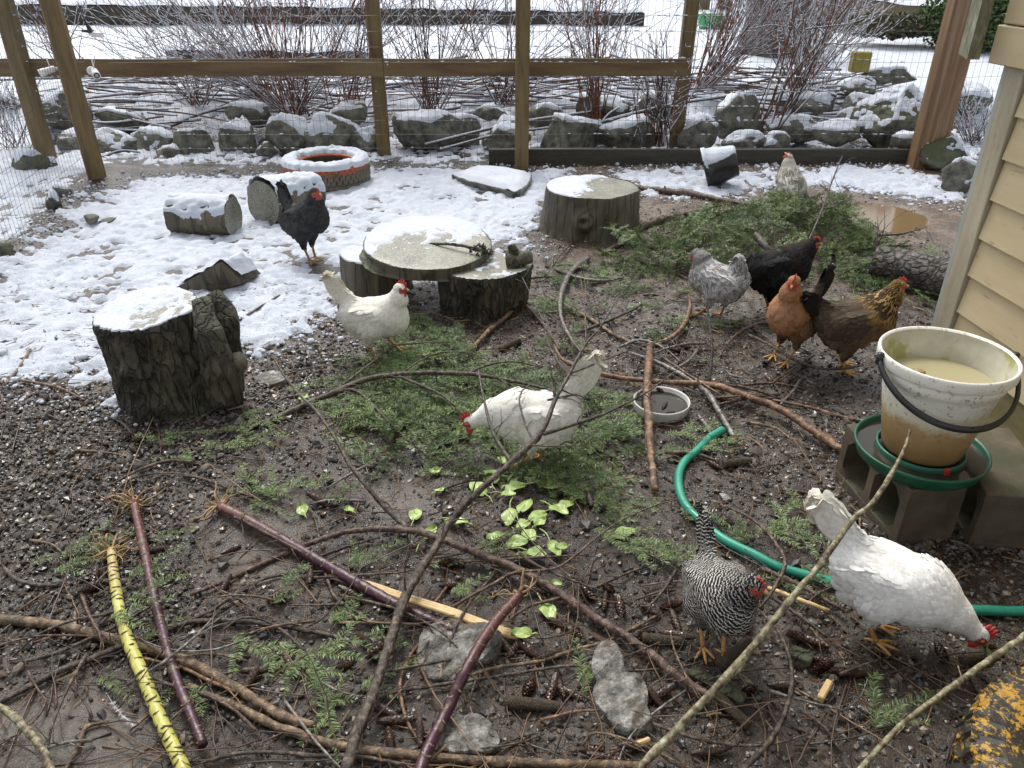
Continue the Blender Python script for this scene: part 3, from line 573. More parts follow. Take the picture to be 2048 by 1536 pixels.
RK = [(15, 215, 70, 60, 7.3, 'rock at the left edge below the rail'), (118, 218, 90, 62, 6.9, 'dark rock between the two left posts'), (65, 330, 72, 40, 5.9, 'low mossy rock outside the side fence'),
      (235, 298, 70, 60, 6.55, 'squat rock just right of the camera post'), (310, 285, 75, 62, 6.6, 'rock with snowy crown left of the pyramid rock'), (338, 312, 50, 34, 6.4, 'small rock in the gap by the sticks'),
      (400, 296, 72, 62, 6.5, 'pale grey angular rock third from the camera post'), (482, 280, 62, 74, 6.55, 'rock with a white snow wedge on its left shoulder'), (585, 274, 78, 78, 6.5, 'steep pyramid shaped rock behind the painted tire'),
      (535, 300, 36, 26, 6.35, 'little rock in front of the pyramid rock'), (500, 225, 70, 40, 6.9, 'upper rock above the wedge rock'), (665, 272, 95, 68, 6.55, 'broad dark rock left of the post by the tire'), (700, 230, 70, 38, 6.9, 'flat snow topped rock left of the post by the tire'),
      (735, 280, 50, 50, 6.5, 'small dark rock tucked beside the post by the tire'), (862, 250, 120, 70, 6.6, 'long rounded rock with a dark hollow under it'), (925, 262, 55, 48, 6.7, 'small rock right of the long rounded rock'), (1012, 270, 74, 55, 6.5, 'rock behind the middle post'),
      (985, 228, 60, 26, 6.95, 'low rock with snow cap left of the middle post'), (1085, 232, 65, 34, 6.9, 'low rock right of the middle post'), (1150, 268, 100, 72, 6.5, 'wide fractured grey rock right of the middle post'), (1250, 268, 105, 62, 6.5, 'broad wavy rock left of the rail end post'),
      (1200, 215, 88, 52, 6.9, 'round mossy boulder under the red stems'), (1300, 218, 82, 52, 6.9, 'rock with white top left of the rail end post'), (1400, 262, 66, 60, 6.5, 'rock just right of the rail end post'), (1475, 235, 85, 76, 6.65, 'brown rock with rounded snow hump'),
      (1490, 285, 70, 34, 6.35, 'low dark rock above the kick board'), (1548, 285, 44, 40, 6.35, 'small upright rock under the leaning stems'), (1590, 262, 90, 46, 6.6, 'dark flat rock shaded under a snow shelf'), (1675, 268, 78, 40, 6.4, 'rounded brown rock left of the big boulder'),
      (1715, 212, 55, 36, 6.8, 'small rock leaning on the big boulder'), (1700, 245, 60, 40, 6.7, 'snowy rock left of the big boulder'), (1720, 172, 60, 36, 7.4, 'rock under the yellow block'), (1780, 155, 90, 30, 7.6, 'long low rock behind the big boulder'),
      (1815, 285, 60, 40, 6.2, 'small mossy rock at the foot of the corner post'), (1895, 305, 80, 52, 5.9, 'moss and snow covered rock right of the corner post'), (1920, 352, 66, 56, 5.3, 'snow capped rock at the end of the gravelly path'), (1858, 322, 40, 42, 5.95, 'grey rock touching the corner post base'),
      (250, 240, 90, 34, 7.0, 'flat brown rock under the brush pile'), (1620, 205, 110, 40, 7.3, 'flat rock half under snow below the leaning stems'), (160, 285, 60, 40, 6.6, 'rock behind the camera post')]
for k, (x, y, w, h, Y, l) in enumerate(RK): rock(x, y + h * .06, w * 1.32, h * 1.3, Y, l, 100 + k, 'rock_moss' if k in (2, 21, 33, 34) else 'rock', .018, .68, sub=4, amp=1.1)
rock(1790, 235, 165, 150, 6.55, 'very large mossy boulder beside the corner post', 200, 'rock_moss', .02, .62, sub=5, amp=1.1, name='boulder', cat='boulder')
rock(1925, 205, 110, 90, 7.3, 'mossy boulder seen between corner post and shed', 201, 'rock_moss', .02, .6, sub=4, amp=1.1, name='boulder', cat='boulder')
# stones along the side fence
for k, (x, y, w, h, l) in enumerate([(128, 380, 36, 24, 'small mossy stone at the foot of the side fence'), (108, 403, 30, 40, 'upright mossy stone under the side fence wire'), (183, 438, 30, 22, 'brown chunk of stone lying in the snow'), (215, 441, 26, 8, 'thin dark stone in the snow'), (8, 505, 30, 40, 'stone at the left edge outside the side fence')]):
    g0 = G(x, y + h / 2); rock(x, y, w, h, g0[1], l, 230 + k, 'rock_moss' if k in (1, 4) else 'rock', .012 if k < 2 else 0, .6, sub=3)
# ------------------------------------------------------------------ timbers and things up the slope
def beam(px0, py0, px1, py1, hpx, Y0, Y1, label, mat='timber_dark', snow=True, name='timber_beam', th=.2):
    a, b = P(px0, py0, Y0), P(px1, py1, Y1); root = thing(name, label, 'timber', a); sc = (Y0 * CT + (CH - a[2]) * ST) / FPX; h = hpx * sc
    L = np.linalg.norm(b - a); fr = frame(a, b - a); mb = MB(); box(mb, (0, 0, -h - .15), (L, th, 0), M=fr, bev=.01); mb.build('beam', M[mat], root, smooth=False)
    if snow:
        n = int(L / .12) + 2; g = np.linspace(-.01, L + .01, n); q = np.linspace(-.015, th + .01, 5); V = []; 
        for gx in g:
            for gy in q: V.append((gx, gy, .05 * (1 if 0 < gy < th else .2) + .015 * math.sin(gx * 7.1 + gy * 9)))
        i = np.arange(n - 1)[:, None] * 5; j = np.arange(4)[None]; mb = MB(); mb.add(fr(V), [np.stack([i + j, i + 5 + j, i + 6 + j, i + j + 1], -1).reshape(-1, 4)]); mb.build('snow', M['snow'], root)['kind'] = 'stuff'
beam(-60, 8, 560, 14, 34, 13.2, 13.2, 'long dark retaining timber up the slope, left half'); beam(566, 14, 1290, 26, 34, 13.2, 13.0, 'long dark retaining timber up the slope, right half')
beam(330, 103, 760, 106, 5, 9.6, 9.6, 'low timber edge half buried in snow behind the left bushes'); beam(1600, -14, 1960, 26, 38, 13, 11.2, 'tan retaining timber topped with snow at the back right', 'timber_tan')
beam(560, -40, 1500, -30, 14, 19, 19, 'farthest timber edge along the top of the lawn'); beam(560, 186, 830, 180, 16, 7.9, 7.9, 'old dark log edge behind the rocks under the brush', 'timber_dark')
for k, (x, w) in enumerate([(1408, 18), (1448, 22)]):
    a = P(x, 28, 15.5); mb = MB(); box(mb, (a[0] - w * .005, a[1], a[2] - .1), (a[0] + w * .005, a[1] + .15, a[2] + 1.2), bev=.01); tag(mb.build('yard_post', M['timber_tan'], smooth=False), ['left of two short brown yard posts behind the green tub', 'right of two short brown yard posts behind the green tub'][k], 'post')
a = P(1424, 76, 12.6); mb = MB(); lathe(mb, [(.17, 0), (.24, .28), (.255, .31), (.245, .31), (.16, .03), (.001, .03)], a, 32, capb=True); tag(mb.build('garden_tub', M['tub_green']), 'bright green plastic tub standing on the snow', 'tub')
t = thing('wrapped_tree', 'broad grey tree trunk wrapped in wire among the red stems', 'tree', P(1548, 88, 10.2)); a = np.array(t.location)
mb = MB(); lathe(mb, [(.46, -.2), (.42, 0), (.37, .25), (.35, .6), (.34, 1.6)], a, 60, jit=lambda V, th: V * (1 + .03 * np.sin(th * 17) * np.ones_like(V[..., :1])[..., 0])[..., None] if False else V); mb.build('trunk', M['bark_flake'], t)
mb = MB()
for k in range(28):
    th = k / 28 * 6.283; q = np.array([[.47 * math.cos(th + z * .4), .47 * math.sin(th + z * .4), z] for z in np.linspace(-.05, 1.3, 8)]) + a; tube(mb, q, .003, 3, cap=False)
mb.build('wrap', M['wire'], t)['kind'] = 'stuff'
a = P(1722, 120, 7.6); mb = MB(); box(mb, (a[0] - .085, a[1] - .05, a[2] - .10), (a[0] + .075, a[1] + .05, a[2] + .07), bev=.008); tag(mb.build('yellow_block', M['yellow_paint'], smooth=False), 'yellow painted block on the rocks behind the fence', 'block')
def leafball(name, label, cat, c, rad, n, cols, size=.03, stems=6):
    rg = np.random.default_rng(int(abs(c[0]) * 1000)); t = thing(name, label, cat, (c[0], c[1], c[2] - rad[2])); q = nrm(rg.normal(size=(n, 3))) * (rg.random((n, 1)) ** .4) * rad; q = q * (1 + .35 * fbm(q, 2.2, 2, 4)[:, None]) + c
    a = nrm(rg.normal(size=(n, 3))) * size; b = nrm(np.cross(a, rg.normal(size=(n, 3)))) * size * .5; V = np.stack([q - a, q + b, q + a, q - b], 1).reshape(-1, 3)
    cc = np.array(cols)[rg.integers(0, len(cols), n)] * rg.uniform(.7, 1.3, (n, 1)); cc = np.repeat(np.column_stack([cc, np.ones(n)]), 4, 0)
    mb = MB(); mb.add(V, np.arange(4 * n).reshape(-1, 4), 0, cc); mb.build('crown', M['evergreen'], t, smooth=False)['kind'] = 'stuff'
    mb = MB()
    for k in range(stems):
        e = c + nrm(rg.normal(size=3)) * rad * .8; e[2] = abs(e[2] - c[2]) + c[2]; tube(mb, smoothpath([np.array([c[0], c[1], c[2] - rad[2]]), (c + e) / 2, e]), np.linspace(.02, .005, 13), 5)
    mb.build('stem', M['branch_dark'], t)
leafball('evergreen_shrub', 'bright green evergreen shrub behind the corner post', 'shrub', P(1985, 20, 10.5), (.8, .6, .55), 9000, [(.05, .10, .02), (.09, .15, .03), (.03, .06, .015)], .035)
leafball('low_shrub', 'low dark green shrub flattened at the foot of the tan timber', 'shrub', P(1790, 52, 10.8), (.75, .4, .16), 3500, [(.04, .06, .02), (.10, .06, .04), (.06, .08, .03)], .03)
leafball('evergreen_shrub', 'green hedge plants above the tan timber at the top edge', 'shrub', P(1700, -60, 14), (2.4, .6, .45), 9000, [(.05, .09, .02), (.09, .14, .03)], .05)
leafball('evergreen_shrub', 'dark hedge at the top edge behind the grey trunk', 'shrub', P(1330, -70, 20), (4.0, .8, .5), 9000, [(.03, .06, .02), (.05, .09, .03)], .07)
# ------------------------------------------------------------------ bushes with snow on the stems
def bush(label, bpx, bpy, Y, n, spread, hgt, cols, seed, r0=.0055, side=0, twigs=7, snow=.45):
    rg = np.random.default_rng(seed); b = P(bpx, bpy, Y); b[2] = max(b[2], Hp(b[0], b[1])); t = thing('bare_shrub', label, 'shrub', (b[0], b[1], b[2])); ms, mn = MB(), MB()
    def stem(p, d, L, r, lv):
        k = 7; pts = [p]; d = nrm(d)
        for i in range(k): d = nrm(d + rg.normal(size=3) * .10 + np.array([0, 0, .03])); pts.append(pts[-1] + d * L / k)
        pts = np.array(pts); rad = np.linspace(r, r * .35, k + 1); c = np.array(cols[rg.integers(0, len(cols))]) * rg.uniform(.7, 1.3); tube(ms, pts, rad, 4, cap=False, col=(*c, 1))
        T = nrm(np.gradient(pts, axis=0)); hz = np.sqrt(np.maximum(0, 1 - T[:, 2] ** 2)); m = (hz * 1.1 + rg.uniform(-.5, .5, k + 1)) > snow
        for i in range(k):
            if m[i]:
                q = np.array([pts[i], pts[i] * .45 + pts[i + 1] * .55, pts[i + 1]]) + [0, 0, 1.0] * np.array([[rad[i]], [rad[i]], [rad[i + 1]]]) * .9; tube(mn, q, [rad[i] * .5, max(.0034, rad[i] * .95), rad[i + 1] * .8], 4, cap=False)
        if lv:
            for q in range(rg.integers(2, twigs + 1)):
                i = rg.integers(2, k); stem(pts[i], T[i] + rg.normal(size=3) * .55, L * rg.uniform(.15, .45), r * .5, lv - 1)
    for k in range(int(n * 1.35)):
        a = rg.uniform(0, 6.28); e = rg.random() ** .6 * spread; stem(b + [rg.normal() * .06, rg.normal() * .05, -.02], np.array([math.cos(a) * e + side, math.sin(a) * e * .5, 1.0]), hgt * rg.uniform(.6, 1.15), r0 * rg.uniform(.6, 1.1), 1)
    ms.build('stems', M['stem_red'], t)['kind'] = 'stuff'; mn.build('snow', M['snow'], t)['kind'] = 'stuff'
RED = [(1.5, .9, .7), (1.1, .85, .75), (.8, .75, .7), (1.9, 1.1, .7)]; DRK = [(.5, .55, .5), (.7, .7, .6), (1.1, .8, .65)]
bush('wide bare shrub of reddish snowy stems left of the post by the tire', 592, 226, 6.95, 46, 1.2, 1.5, RED, 1)
bush('bare shrub with stems leaning left above the left rocks', 560, 215, 7.1, 26, .9, 1.6, DRK + RED[:1], 2, side=-.9)
bush('small snowy shrub growing beside the post by the tire', 700, 222, 7.0, 22, .7, 1.3, RED, 3, side=.1)
bush('bare dark shrub growing behind the long rounded rock', 858, 222, 6.9, 26, .8, 1.5, DRK + RED[:2], 4, side=.1)
bush('tall upright red stems rising between the middle and rail end posts', 1196, 236, 6.75, 26, .35, 1.5, RED, 5)
bush('tangled dark shrub in front of the rail end post', 1318, 286, 6.4, 24, .35, .8, DRK, 6, .006)
bush('big fan of orange red stems leaning right behind the rail end post', 1408, 168, 7.5, 48, .7, 1.7, RED, 7, side=.55)
bush('sparse snowy branches leaning right near the big boulder', 1536, 255, 6.6, 13, .4, 1.3, RED + DRK, 8, .009, side=.45)
bush('snowy shrub reaching over the low rocks right of the grey trunk', 1620, 130, 8.2, 26, 1.2, .9, DRK, 9, side=.4, snow=.3)
bush('small snowy twigs outside the left fence', 35, 300, 6.5, 20, .9, .55, DRK, 10, .004, snow=.3)
bush('low snow laden shrub behind the shed corner', 1950, 300, 6.7, 40, 1.5, .5, DRK, 11, .005, snow=.15)
bush('thin bare stems crossing the far left of the view', 130, 130, 8.0, 18, 1.2, 1.0, DRK + RED[:1], 12, side=-.2)
bush('loose screen of snowy stems between the camera post and the wide shrub', 400, 205, 7.3, 22, 1.2, 1.3, DRK + RED[:1], 13, side=.1)
bush('thin snowy stems growing behind the middle post', 1010, 205, 7.2, 20, 1.1, 1.4, DRK + RED[:2], 14)
bush('fine snowy stems in front of the grey trunk', 1600, 190, 7.6, 26, 1.0, 1.3, RED + DRK, 15, side=.2)
# brush pile of snowy sticks lying on the terrace
mb, mn = MB(), MB(); rg = np.random.default_rng(5)
for k in range(420):
    x = rg.uniform(130, 1720); y = rg.uniform(152, 215) if rg.random() < .8 else rg.uniform(205, 245); Y = 8.3 - (y - 150) / 95 * 1.5; c = P(x, y, Y); a = rg.normal() * .35 + (math.pi if rg.random() < .5 else 0); L = rg.uniform(.25, 1.3)
    d = np.array([math.cos(a), math.sin(a) * .7, rg.normal() * .10]); z0 = Hp(c[0], c[1]) + rg.uniform(.02, .16); c[2] = z0; pts = smoothpath([c - d * L / 2, c + rg.normal(size=3) * .03 * L, c + d * L / 2], 4); r = rg.uniform(.003, .011)
    cc = np.array([(.5, .5, .42), (.9, .6, .5), (.6, .5, .45)][rg.integers(0, 3)]) * .9; tube(mb, pts, np.linspace(r, r * .5, len(pts)), 4, cap=False, col=(*cc, 1)); s = rg.integers(0, 3); q = pts[s:s + rg.integers(3, 9)]; tube(mn, q + [0, 0, r * .9], r * .95 + .0015, 4, cap=False)
t = thing('brush_pile', 'long heap of cut sticks under snow on the terrace behind the rocks', 'brush pile', P(900, 190, 7.6)); mb.build('sticks', M['stem_red'], t)['kind'] = 'stuff'; mn.build('snow', M['snow'], t)['kind'] = 'stuff'
def snowystick(label, pts, r, mat='branch_dark', snow=True, name='fallen_branch'):
    pts = smoothpath(pts, 6); t = thing(name, label, 'branch', (pts[0][0], pts[0][1], pts[:, 2].min())); mb = MB(); tube(mb, pts, np.linspace(r, r * .55, len(pts)), 6, bump=.15); mb.build('wood', M[mat], t)
    if snow: mb = MB(); q = pts + [0, 0, r * .75]; rr = r * .75 * (.6 + .5 * np.random.default_rng(int(r * 1e6)).random(len(q))); tube(mb, q, rr, 6); mb.build('snow', M['snow'], t)['kind'] = 'stuff'
for l, a, Ya, b, Yb, r in [('snowy branch slanting down behind the middle post', (1185, 250), 6.5, (1480, 190), 7.0, .014), ('pair of snowy sticks slanting behind the middle post, upper one', (850, 290), 6.35, (1200, 222), 6.8, .012), ('pair of snowy sticks slanting behind the middle post, lower one', (880, 300), 6.3, (1110, 255), 6.6, .010),
                           ('snowy pole in the brush right of the camera post', (320, 262), 6.9, (500, 205), 7.2, .013), ('snowy pole leaning across the rocks by the camera post', (205, 315), 6.3, (280, 305), 6.35, .009), ('white edged stick beneath the big fan of stems', (1190, 262), 6.5, (1240, 215), 6.8, .010),
                           ('curved snowy branch arching over the brush', (700, 178), 7.6, (1040, 172), 7.7, .012)]:
    A, B = P(*a, Ya), P(*b, Yb); snowystick(l, [A, (A + B) / 2 + [0, 0, .03], B], r)
# ------------------------------------------------------------------ shed
c0 = G(1848, 767); c1 = G(2048, 940); wd = nrm(c1 - c0); out = np.array([wd[1], -wd[0], 0]); out = out if out[0] < 0 else -out
Yc = c0[1]
def zat(px, py): return float(P(px, py, Yc)[2])
shed = thing('shed', 'small buff yellow coop with lap siding and mossy lower board', 'shed', (c0[0], c0[1], 0))
fr = lambda V: c0 + np.asarray(V)[:, :1] * wd + np.asarray(V)[:, 1:2] * out + np.asarray(V)[:, 2:3] * np.array([0, 0, 1.])
L = 2.35; zT = zat(2020, 130); print('shed top z', zT, 'corner', c0, wd)
edges = [zat(1848 + 45, 776 - 60), zat(1915, 611), zat(1944, 521), zat(1975, 423), zat(2008, 325), zat(2030, 250)]; print(edges)
zb0 = .03; ez = [.17]; st = (zT - .17) / 7.0
ez = [.20, .335, .47, .60, .73, .86, .99, 1.12]
mb = MB(); box(mb, (-.0, -.5, .01), (L, -.02, 1.3), M=fr); mb.build('wall_core', M['timber_dark'], shed, smooth=False)
mb = MB(); box(mb, (.03, -.018, zb0), (L, .012, .21), M=fr, bev=.003); tag(mb.build('base_board', M['siding_moss'], shed, smooth=False), 'greenish mossy lower board')
for k in range(len(ez) - 1):
    z0, z1 = ez[k], ez[k + 1] + .012; V = np.array([(.085, .020, z0), (L, .020, z0), (L, .004, z1), (.085, .004, z1), (.085, .008, z0), (L, .008, z0), (L, -.006, z1), (.085, -.006, z1)]); mb = MB()
    mb.add(fr(V), [[0, 1, 2, 3], [4, 7, 6, 5], [0, 4, 5, 1], [2, 6, 7, 3], [0, 3, 7, 4]]); mb.build('siding_board', M['siding'], shed, smooth=False)
mb = MB(); box(mb, (.0, -.03, .0), (.082, .026, zT + .2), M=fr, bev=.003); mb.build('corner_trim', M['trim'], shed, smooth=False)
mb = MB(); box(mb, (-.026, -.12, .0), (-.001, .022, zT + .2), M=fr, bev=.003); mb.build('corner_trim', M['trim_side'], shed, smooth=False)
mb = MB(); box(mb, (-.06, .03, zT), (L, .055, zT + .11), M=fr, bev=.003); box(mb, (-.045, .0285, zT + .115), (L, .05, zT + .5), M=fr, bev=.003); mb.build('frieze_board', M['siding'], shed, smooth=False)
fa = P(1995, 126, Yc - .03); A = fr(np.array([[-.075, .06, zT + .02]]))[0]
mb = MB(); V = np.array([(0, 0, 0), (.075, 0, .0), (.075, .03, 0), (0, .03, 0)]); dv = np.array([.0, -.30, .62])
Q = []
for k in range(9):
    t_ = k / 8; Q.append(np.array([(-.135, .075, zT + .02), (-.06, .085, zT + .01), (-.06, .125, zT + .01), (-.135, .11, zT + .02)]) + np.array([.0 * t_, .0, .75 * t_]))
Q = np.concatenate(Q); Q += .002 * np.stack([vn(Q * 30, 1), vn(Q * 30, 2), vn(Q * 30, 3)], 1); i = np.arange(8)[:, None] * 4; j = np.arange(4)[None]
mb.add(fr(Q), [np.stack([i + j, i + 4 + j, i + 4 + (j + 1) % 4, i + (j + 1) % 4], -1).reshape(-1, 4), np.arange(4)[None]]); tag(mb.build('edge_board', M['fascia'], shed, smooth=False), 'lichen covered edge board')
# ------------------------------------------------------------------ stumps, logs, slab
def stump(name, label, cx, cy, r0, r1, h, mat, top='cut_wood', seed=0, ridges=.02, ell=1.0, rot=0.0, tilt=(0, 0), knots=(), snow=None, lobes=(), cut=.0, cuty=.0, slabm=False, z0=None, seg=110, parts=None, cat='stump', topwob=.0):
    z0 = Hp(cx, cy) - .02 if z0 is None else z0; rg = np.random.default_rng(seed); nh = 34
    th = np.arange(seg) / seg * 2 * math.pi; prof = np.linspace(0, 1, nh)
    def rad(T, s):
        p = np.stack([np.cos(T) * 2.2, np.sin(T) * 2.2, s * 1.0], -1); big = .05 * fbm(p, 1.0, 2, seed); p2 = np.stack([np.cos(T) * 9, np.sin(T) * 9, s * 2.2 * h / .3], -1); rid = fbm(p2, 1.0, 3, seed + 7) * .6 + fbm(p2 * 2.3, 1.0, 2, seed + 9) * .5; rid = -np.abs(rid) * 1.8 + .3
        r = (r0 + (r1 - r0) * s ** .8) * (1 + big) + ridges * rid; r = r + .02 * np.exp(-s * 14) * (1 + np.sin(T * 3 + seed))
        for (a, sz, w, amp) in knots:
            dd = ((np.angle(np.exp(1j * (T - a))) * r0) ** 2 + ((s - sz) * h) ** 2) / w ** 2; r = r + amp * np.exp(-dd ** 1.5)
        for (a, w, amp) in lobes: r = r + amp * np.exp(-(np.angle(np.exp(1j * (T - a))) / w) ** 2)
        return r
    T, S_ = np.meshgrid(th, prof); r = rad(T, S_); r[-1] -= .003
    def place(x, y, z):
        X = x * 1.0; Y_ = y * ell; c, s = math.cos(rot), math.sin(rot); return np.stack([cx + X * c - Y_ * s + tilt[0] * z, cy + X * s + Y_ * c + tilt[1] * z, z0 + z + topwob * (x * tilt[0] + y * tilt[1]) * 0], -1)
    ztop = h + (cut * (r * np.cos(T)))[-1] if cut else h
    Z = S_ * h + (1 if slabm else S_) * (cut * r * np.cos(T) + cuty * r * np.sin(T)); V = place(r * np.cos(T), r * np.sin(T), Z).reshape(-1, 3)
    i = np.arange(nh - 1)[:, None] * seg; j = np.arange(seg)[None]; F = np.stack([i + j, i + (j + 1) % seg, i + seg + (j + 1) % seg, i + seg + j], -1).reshape(-1, 4)
    root = thing(name, label, cat, (cx, cy, z0)); mb = MB(); mb.add(V, F); mb.build('bark', M[mat], root)
    nr = 16; rr = np.linspace(1, .0, nr)[:, None]; rt_ = r[-1][None]; TX = rt_ * rr * np.cos(th)[None]; TY = rt_ * rr * np.sin(th)[None]; TZ = h + cut * TX + cuty * TY + .0007 * np.sin(rr * 60) * rr - .004 * (rr > .99)
    Vt = place(TX, TY, TZ + np.zeros_like(TX)).reshape(-1, 3); i = np.arange(nr - 1)[:, None] * seg; Ft = np.stack([i + j, i + (j + 1) % seg, i + seg + (j + 1) % seg, i + seg + j], -1).reshape(-1, 4); mb = MB(); mb.add(Vt, Ft); mb.build('cut_face', M[top], root)
    if snow:
        cov, thk, fx_, fy_ = snow; nr = 60; rr = np.linspace(1.0, .0, nr)[:, None]; TX = rt_ * rr * np.cos(th)[None]; TY = rt_ * rr * np.sin(th)[None]; Vt = place(TX, TY, h + cut * TX + cuty * TY + .001)
        m = cov + .5 * fb2(Vt[..., 0], Vt[..., 1], 34, 3, seed) + .4 * fb2(Vt[..., 0], Vt[..., 1], 8, 2, seed + 3) + fx_ * TX / r1 + fy_ * TY / r1; m = m - .5 * (rr > .985); Vt[..., 2] += np.where(m > 0, thk * np.sqrt(np.clip(m, 0, 1)), .02 * m)
        i = np.arange(nr - 1)[:, None] * seg; Fs = np.stack([i + j, i + (j + 1) % seg, i + seg + (j + 1) % seg, i + seg + j], -1).reshape(-1, 4); mb = MB(); mb.add(Vt.reshape(-1, 3), Fs[(m.ravel()[Fs] > -.1).any(1)]); mb.build('snow', M['snow'], root)['kind'] = 'stuff'
    return root
# left stump
b0 = G(330, 845); sc = 1; r = (G(470, 800)[0] - G(232, 820)[0]) / 2; cx, cy = G(348, 800)[0], b0[1] + r * .85
zt_ = P(300, 620, cy)[2]; print('stumpL', cx, cy, r, zt_)
LS = stump('tree_stump', 'rough barked stump with a snowy sloping top and a big knot facing the viewer', cx + .015, cy, .198, .172, zt_ + .01, 'bark_dark', 'cut_wood', 11, .022, .9, 0, (-.16, .05), knots=((-1.80, .50, .052, .045), (-1.80, .50, .028, -.030), (-1.55, .2, .06, .02)), lobes=((-.15, .30, .035),), snow=(.16, .009, -.25, .1), cut=.10, cuty=.10)
# loose slab of bark on its right, and stub
lr = thing('bark_slab', 'thick peeling slab of bark leaning on the right side of the left stump', 'bark', (cx + .19, cy, 0))
def slab(path, w, th, mat, parent, name, seed, bow=.3, n=22, m=9):
    path = smoothpath(path, 6); s = np.linspace(0, 1, len(path)); q = np.linspace(-1, 1, m); T = nrm(np.gradient(path, axis=0)); side = nrm(np.cross(T, np.array([.25, -1, .1]))); nr_ = np.cross(side, T); V = []
    ww = np.interp(s, np.linspace(0, 1, len(w)), w)
    for sg in (1, -1):
        g_ = path[:, None] + side[:, None] * (ww[:, None] * q[None])[..., None] * (1 + .12 * vn(np.stack([s * 9, s * 0, s * 0], -1), seed))[:, None, None] + nr_[:, None] * ((bow * ww[:, None] * (1 - q[None] ** 2)) + sg * th / 2)[..., None]; V.append(g_)
    V = np.array(V); V[0] += nr_[None, :, None][0] * (.016 * fbm(V[0].reshape(-1, 3), 28, 3, seed)).reshape(V[0].shape[:2])[..., None]; a, b = V[0].shape[:2]; V = V.reshape(-1, 3); i = np.arange(a - 1)[:, None] * b; j = np.arange(b - 1)[None]; F1 = np.stack([i + j, i + j + 1, i + b + j + 1, i + b + j], -1).reshape(-1, 4); F2 = F1[:, ::-1] + a * b
    k = a * b; E = [(i_, i_ + 1, k + i_ + 1, k + i_)[::-1] for i_ in range(b - 1)] + [((a - 1) * b + i_, (a - 1) * b + i_ + 1, k + (a - 1) * b + i_ + 1, k + (a - 1) * b + i_) for i_ in range(b - 1)] + [(i_ * b, (i_ + 1) * b, k + (i_ + 1) * b, k + i_ * b) for i_ in range(a - 1)] + [(i_ * b + b - 1, (i_ + 1) * b + b - 1, k + (i_ + 1) * b + b - 1, k + i_ * b + b - 1)[::-1] for i_ in range(a - 1)]
    mb = MB(); mb.add(V, [F1, F2, np.array(E)]); return mb.build(name, M[mat], parent)
Pz = lambda px, py, Y: P(px, py, Y)
slab([Pz(455, 810, cy - .14), Pz(440, 740, cy - .13), Pz(418, 665, cy - .10), Pz(404, 600, cy - .02)], [.055, .06, .045, .03], .03, 'bark_dark', lr, 'bark_sheet', 3)
slab([Pz(462, 780, cy - .05), Pz(455, 700, cy - .03), Pz(450, 640, cy), Pz(425, 590, cy + .05)], [.05, .05, .045, .03], .03, 'bark_dark', lr, 'bark_sheet', 4)
mb = MB(); tube(mb, [Pz(440, 740, cy - .05), Pz(462, 730, cy - .06), Pz(482, 722, cy - .07)], [.05, .038, .034], 12, bump=.06); mb.build('branch_stub', M['bark_smooth'], lr)
# back right stump
r = .30; cx, cy = G(1178, 470)[0], G(1178, 487)[1] + .27; zt_ = P(1185, 375, cy)[2]; print('stumpR', cx, cy, zt_)
stump('tree_stump', 'big smooth grey stump with a round knot and thin snow on its top left', cx, cy, .290, .262, zt_ + .02, 'bark_smooth', 'cut_wood', 23, .009, .95, 0, (.04, .02), knots=((-1.75, .52, .05, .045), (-1.75, .52, .022, -.03)), snow=(-.12, .009, -.75, .45), lobes=((-1.3, .25, .02), (-.2, .3, .015)))
# table: slab on two stumps
cx2, cy2 = G(745, 600)[0], G(745, 600)[1] + .16; zt2 = P(735, 485, cy2)[2]; print('legL', cx2, cy2, zt2)
stump('log_stool', 'smooth peeled log stool with snow on top, under the left of the slab table', cx2, cy2, .165, .165, zt2 - .035, 'bark_smooth', 'cut_wood', 31, .004, .95, 0, (0, 0), snow=(.35, .010, 0, 0))
cx3, cy3 = G(960, 640)[0] + .0, G(960, 645)[1] + .18; zt3 = P(975, 500, cy3)[2]; print('legR', cx3, cy3, zt3)
stump('tree_stump', 'dark flaky barked stump carrying the right side of the slab table', cx3, cy3, .175, .20, zt3 - .045, 'bark_dark', 'cut_wood', 37, .02, .9, 0, (.03, 0), snow=(-.25, .006, .1, .2), lobes=((.1, .35, .03),))
lr = thing('bark_slab', 'torn upright bark strips at the right end of the slab table', 'bark', (cx3 + .2, cy3, 0))
slab([Pz(1020, 620, cy3 - .10), Pz(1028, 560, cy3 - .06), Pz(1030, 515, cy3 - .02), Pz(1022, 490, cy3)], [.035, .035, .03, .015], .02, 'bark_dark', lr, 'bark_sheet', 8)
mb = MB(); tube(mb, [Pz(1015, 520, cy3), Pz(1045, 517, cy3 - .01), Pz(1062, 514, cy3 - .02)], [.05, .033, .028], 12, bump=.06); mb.build('branch_stub', M['bark_smooth'], lr)
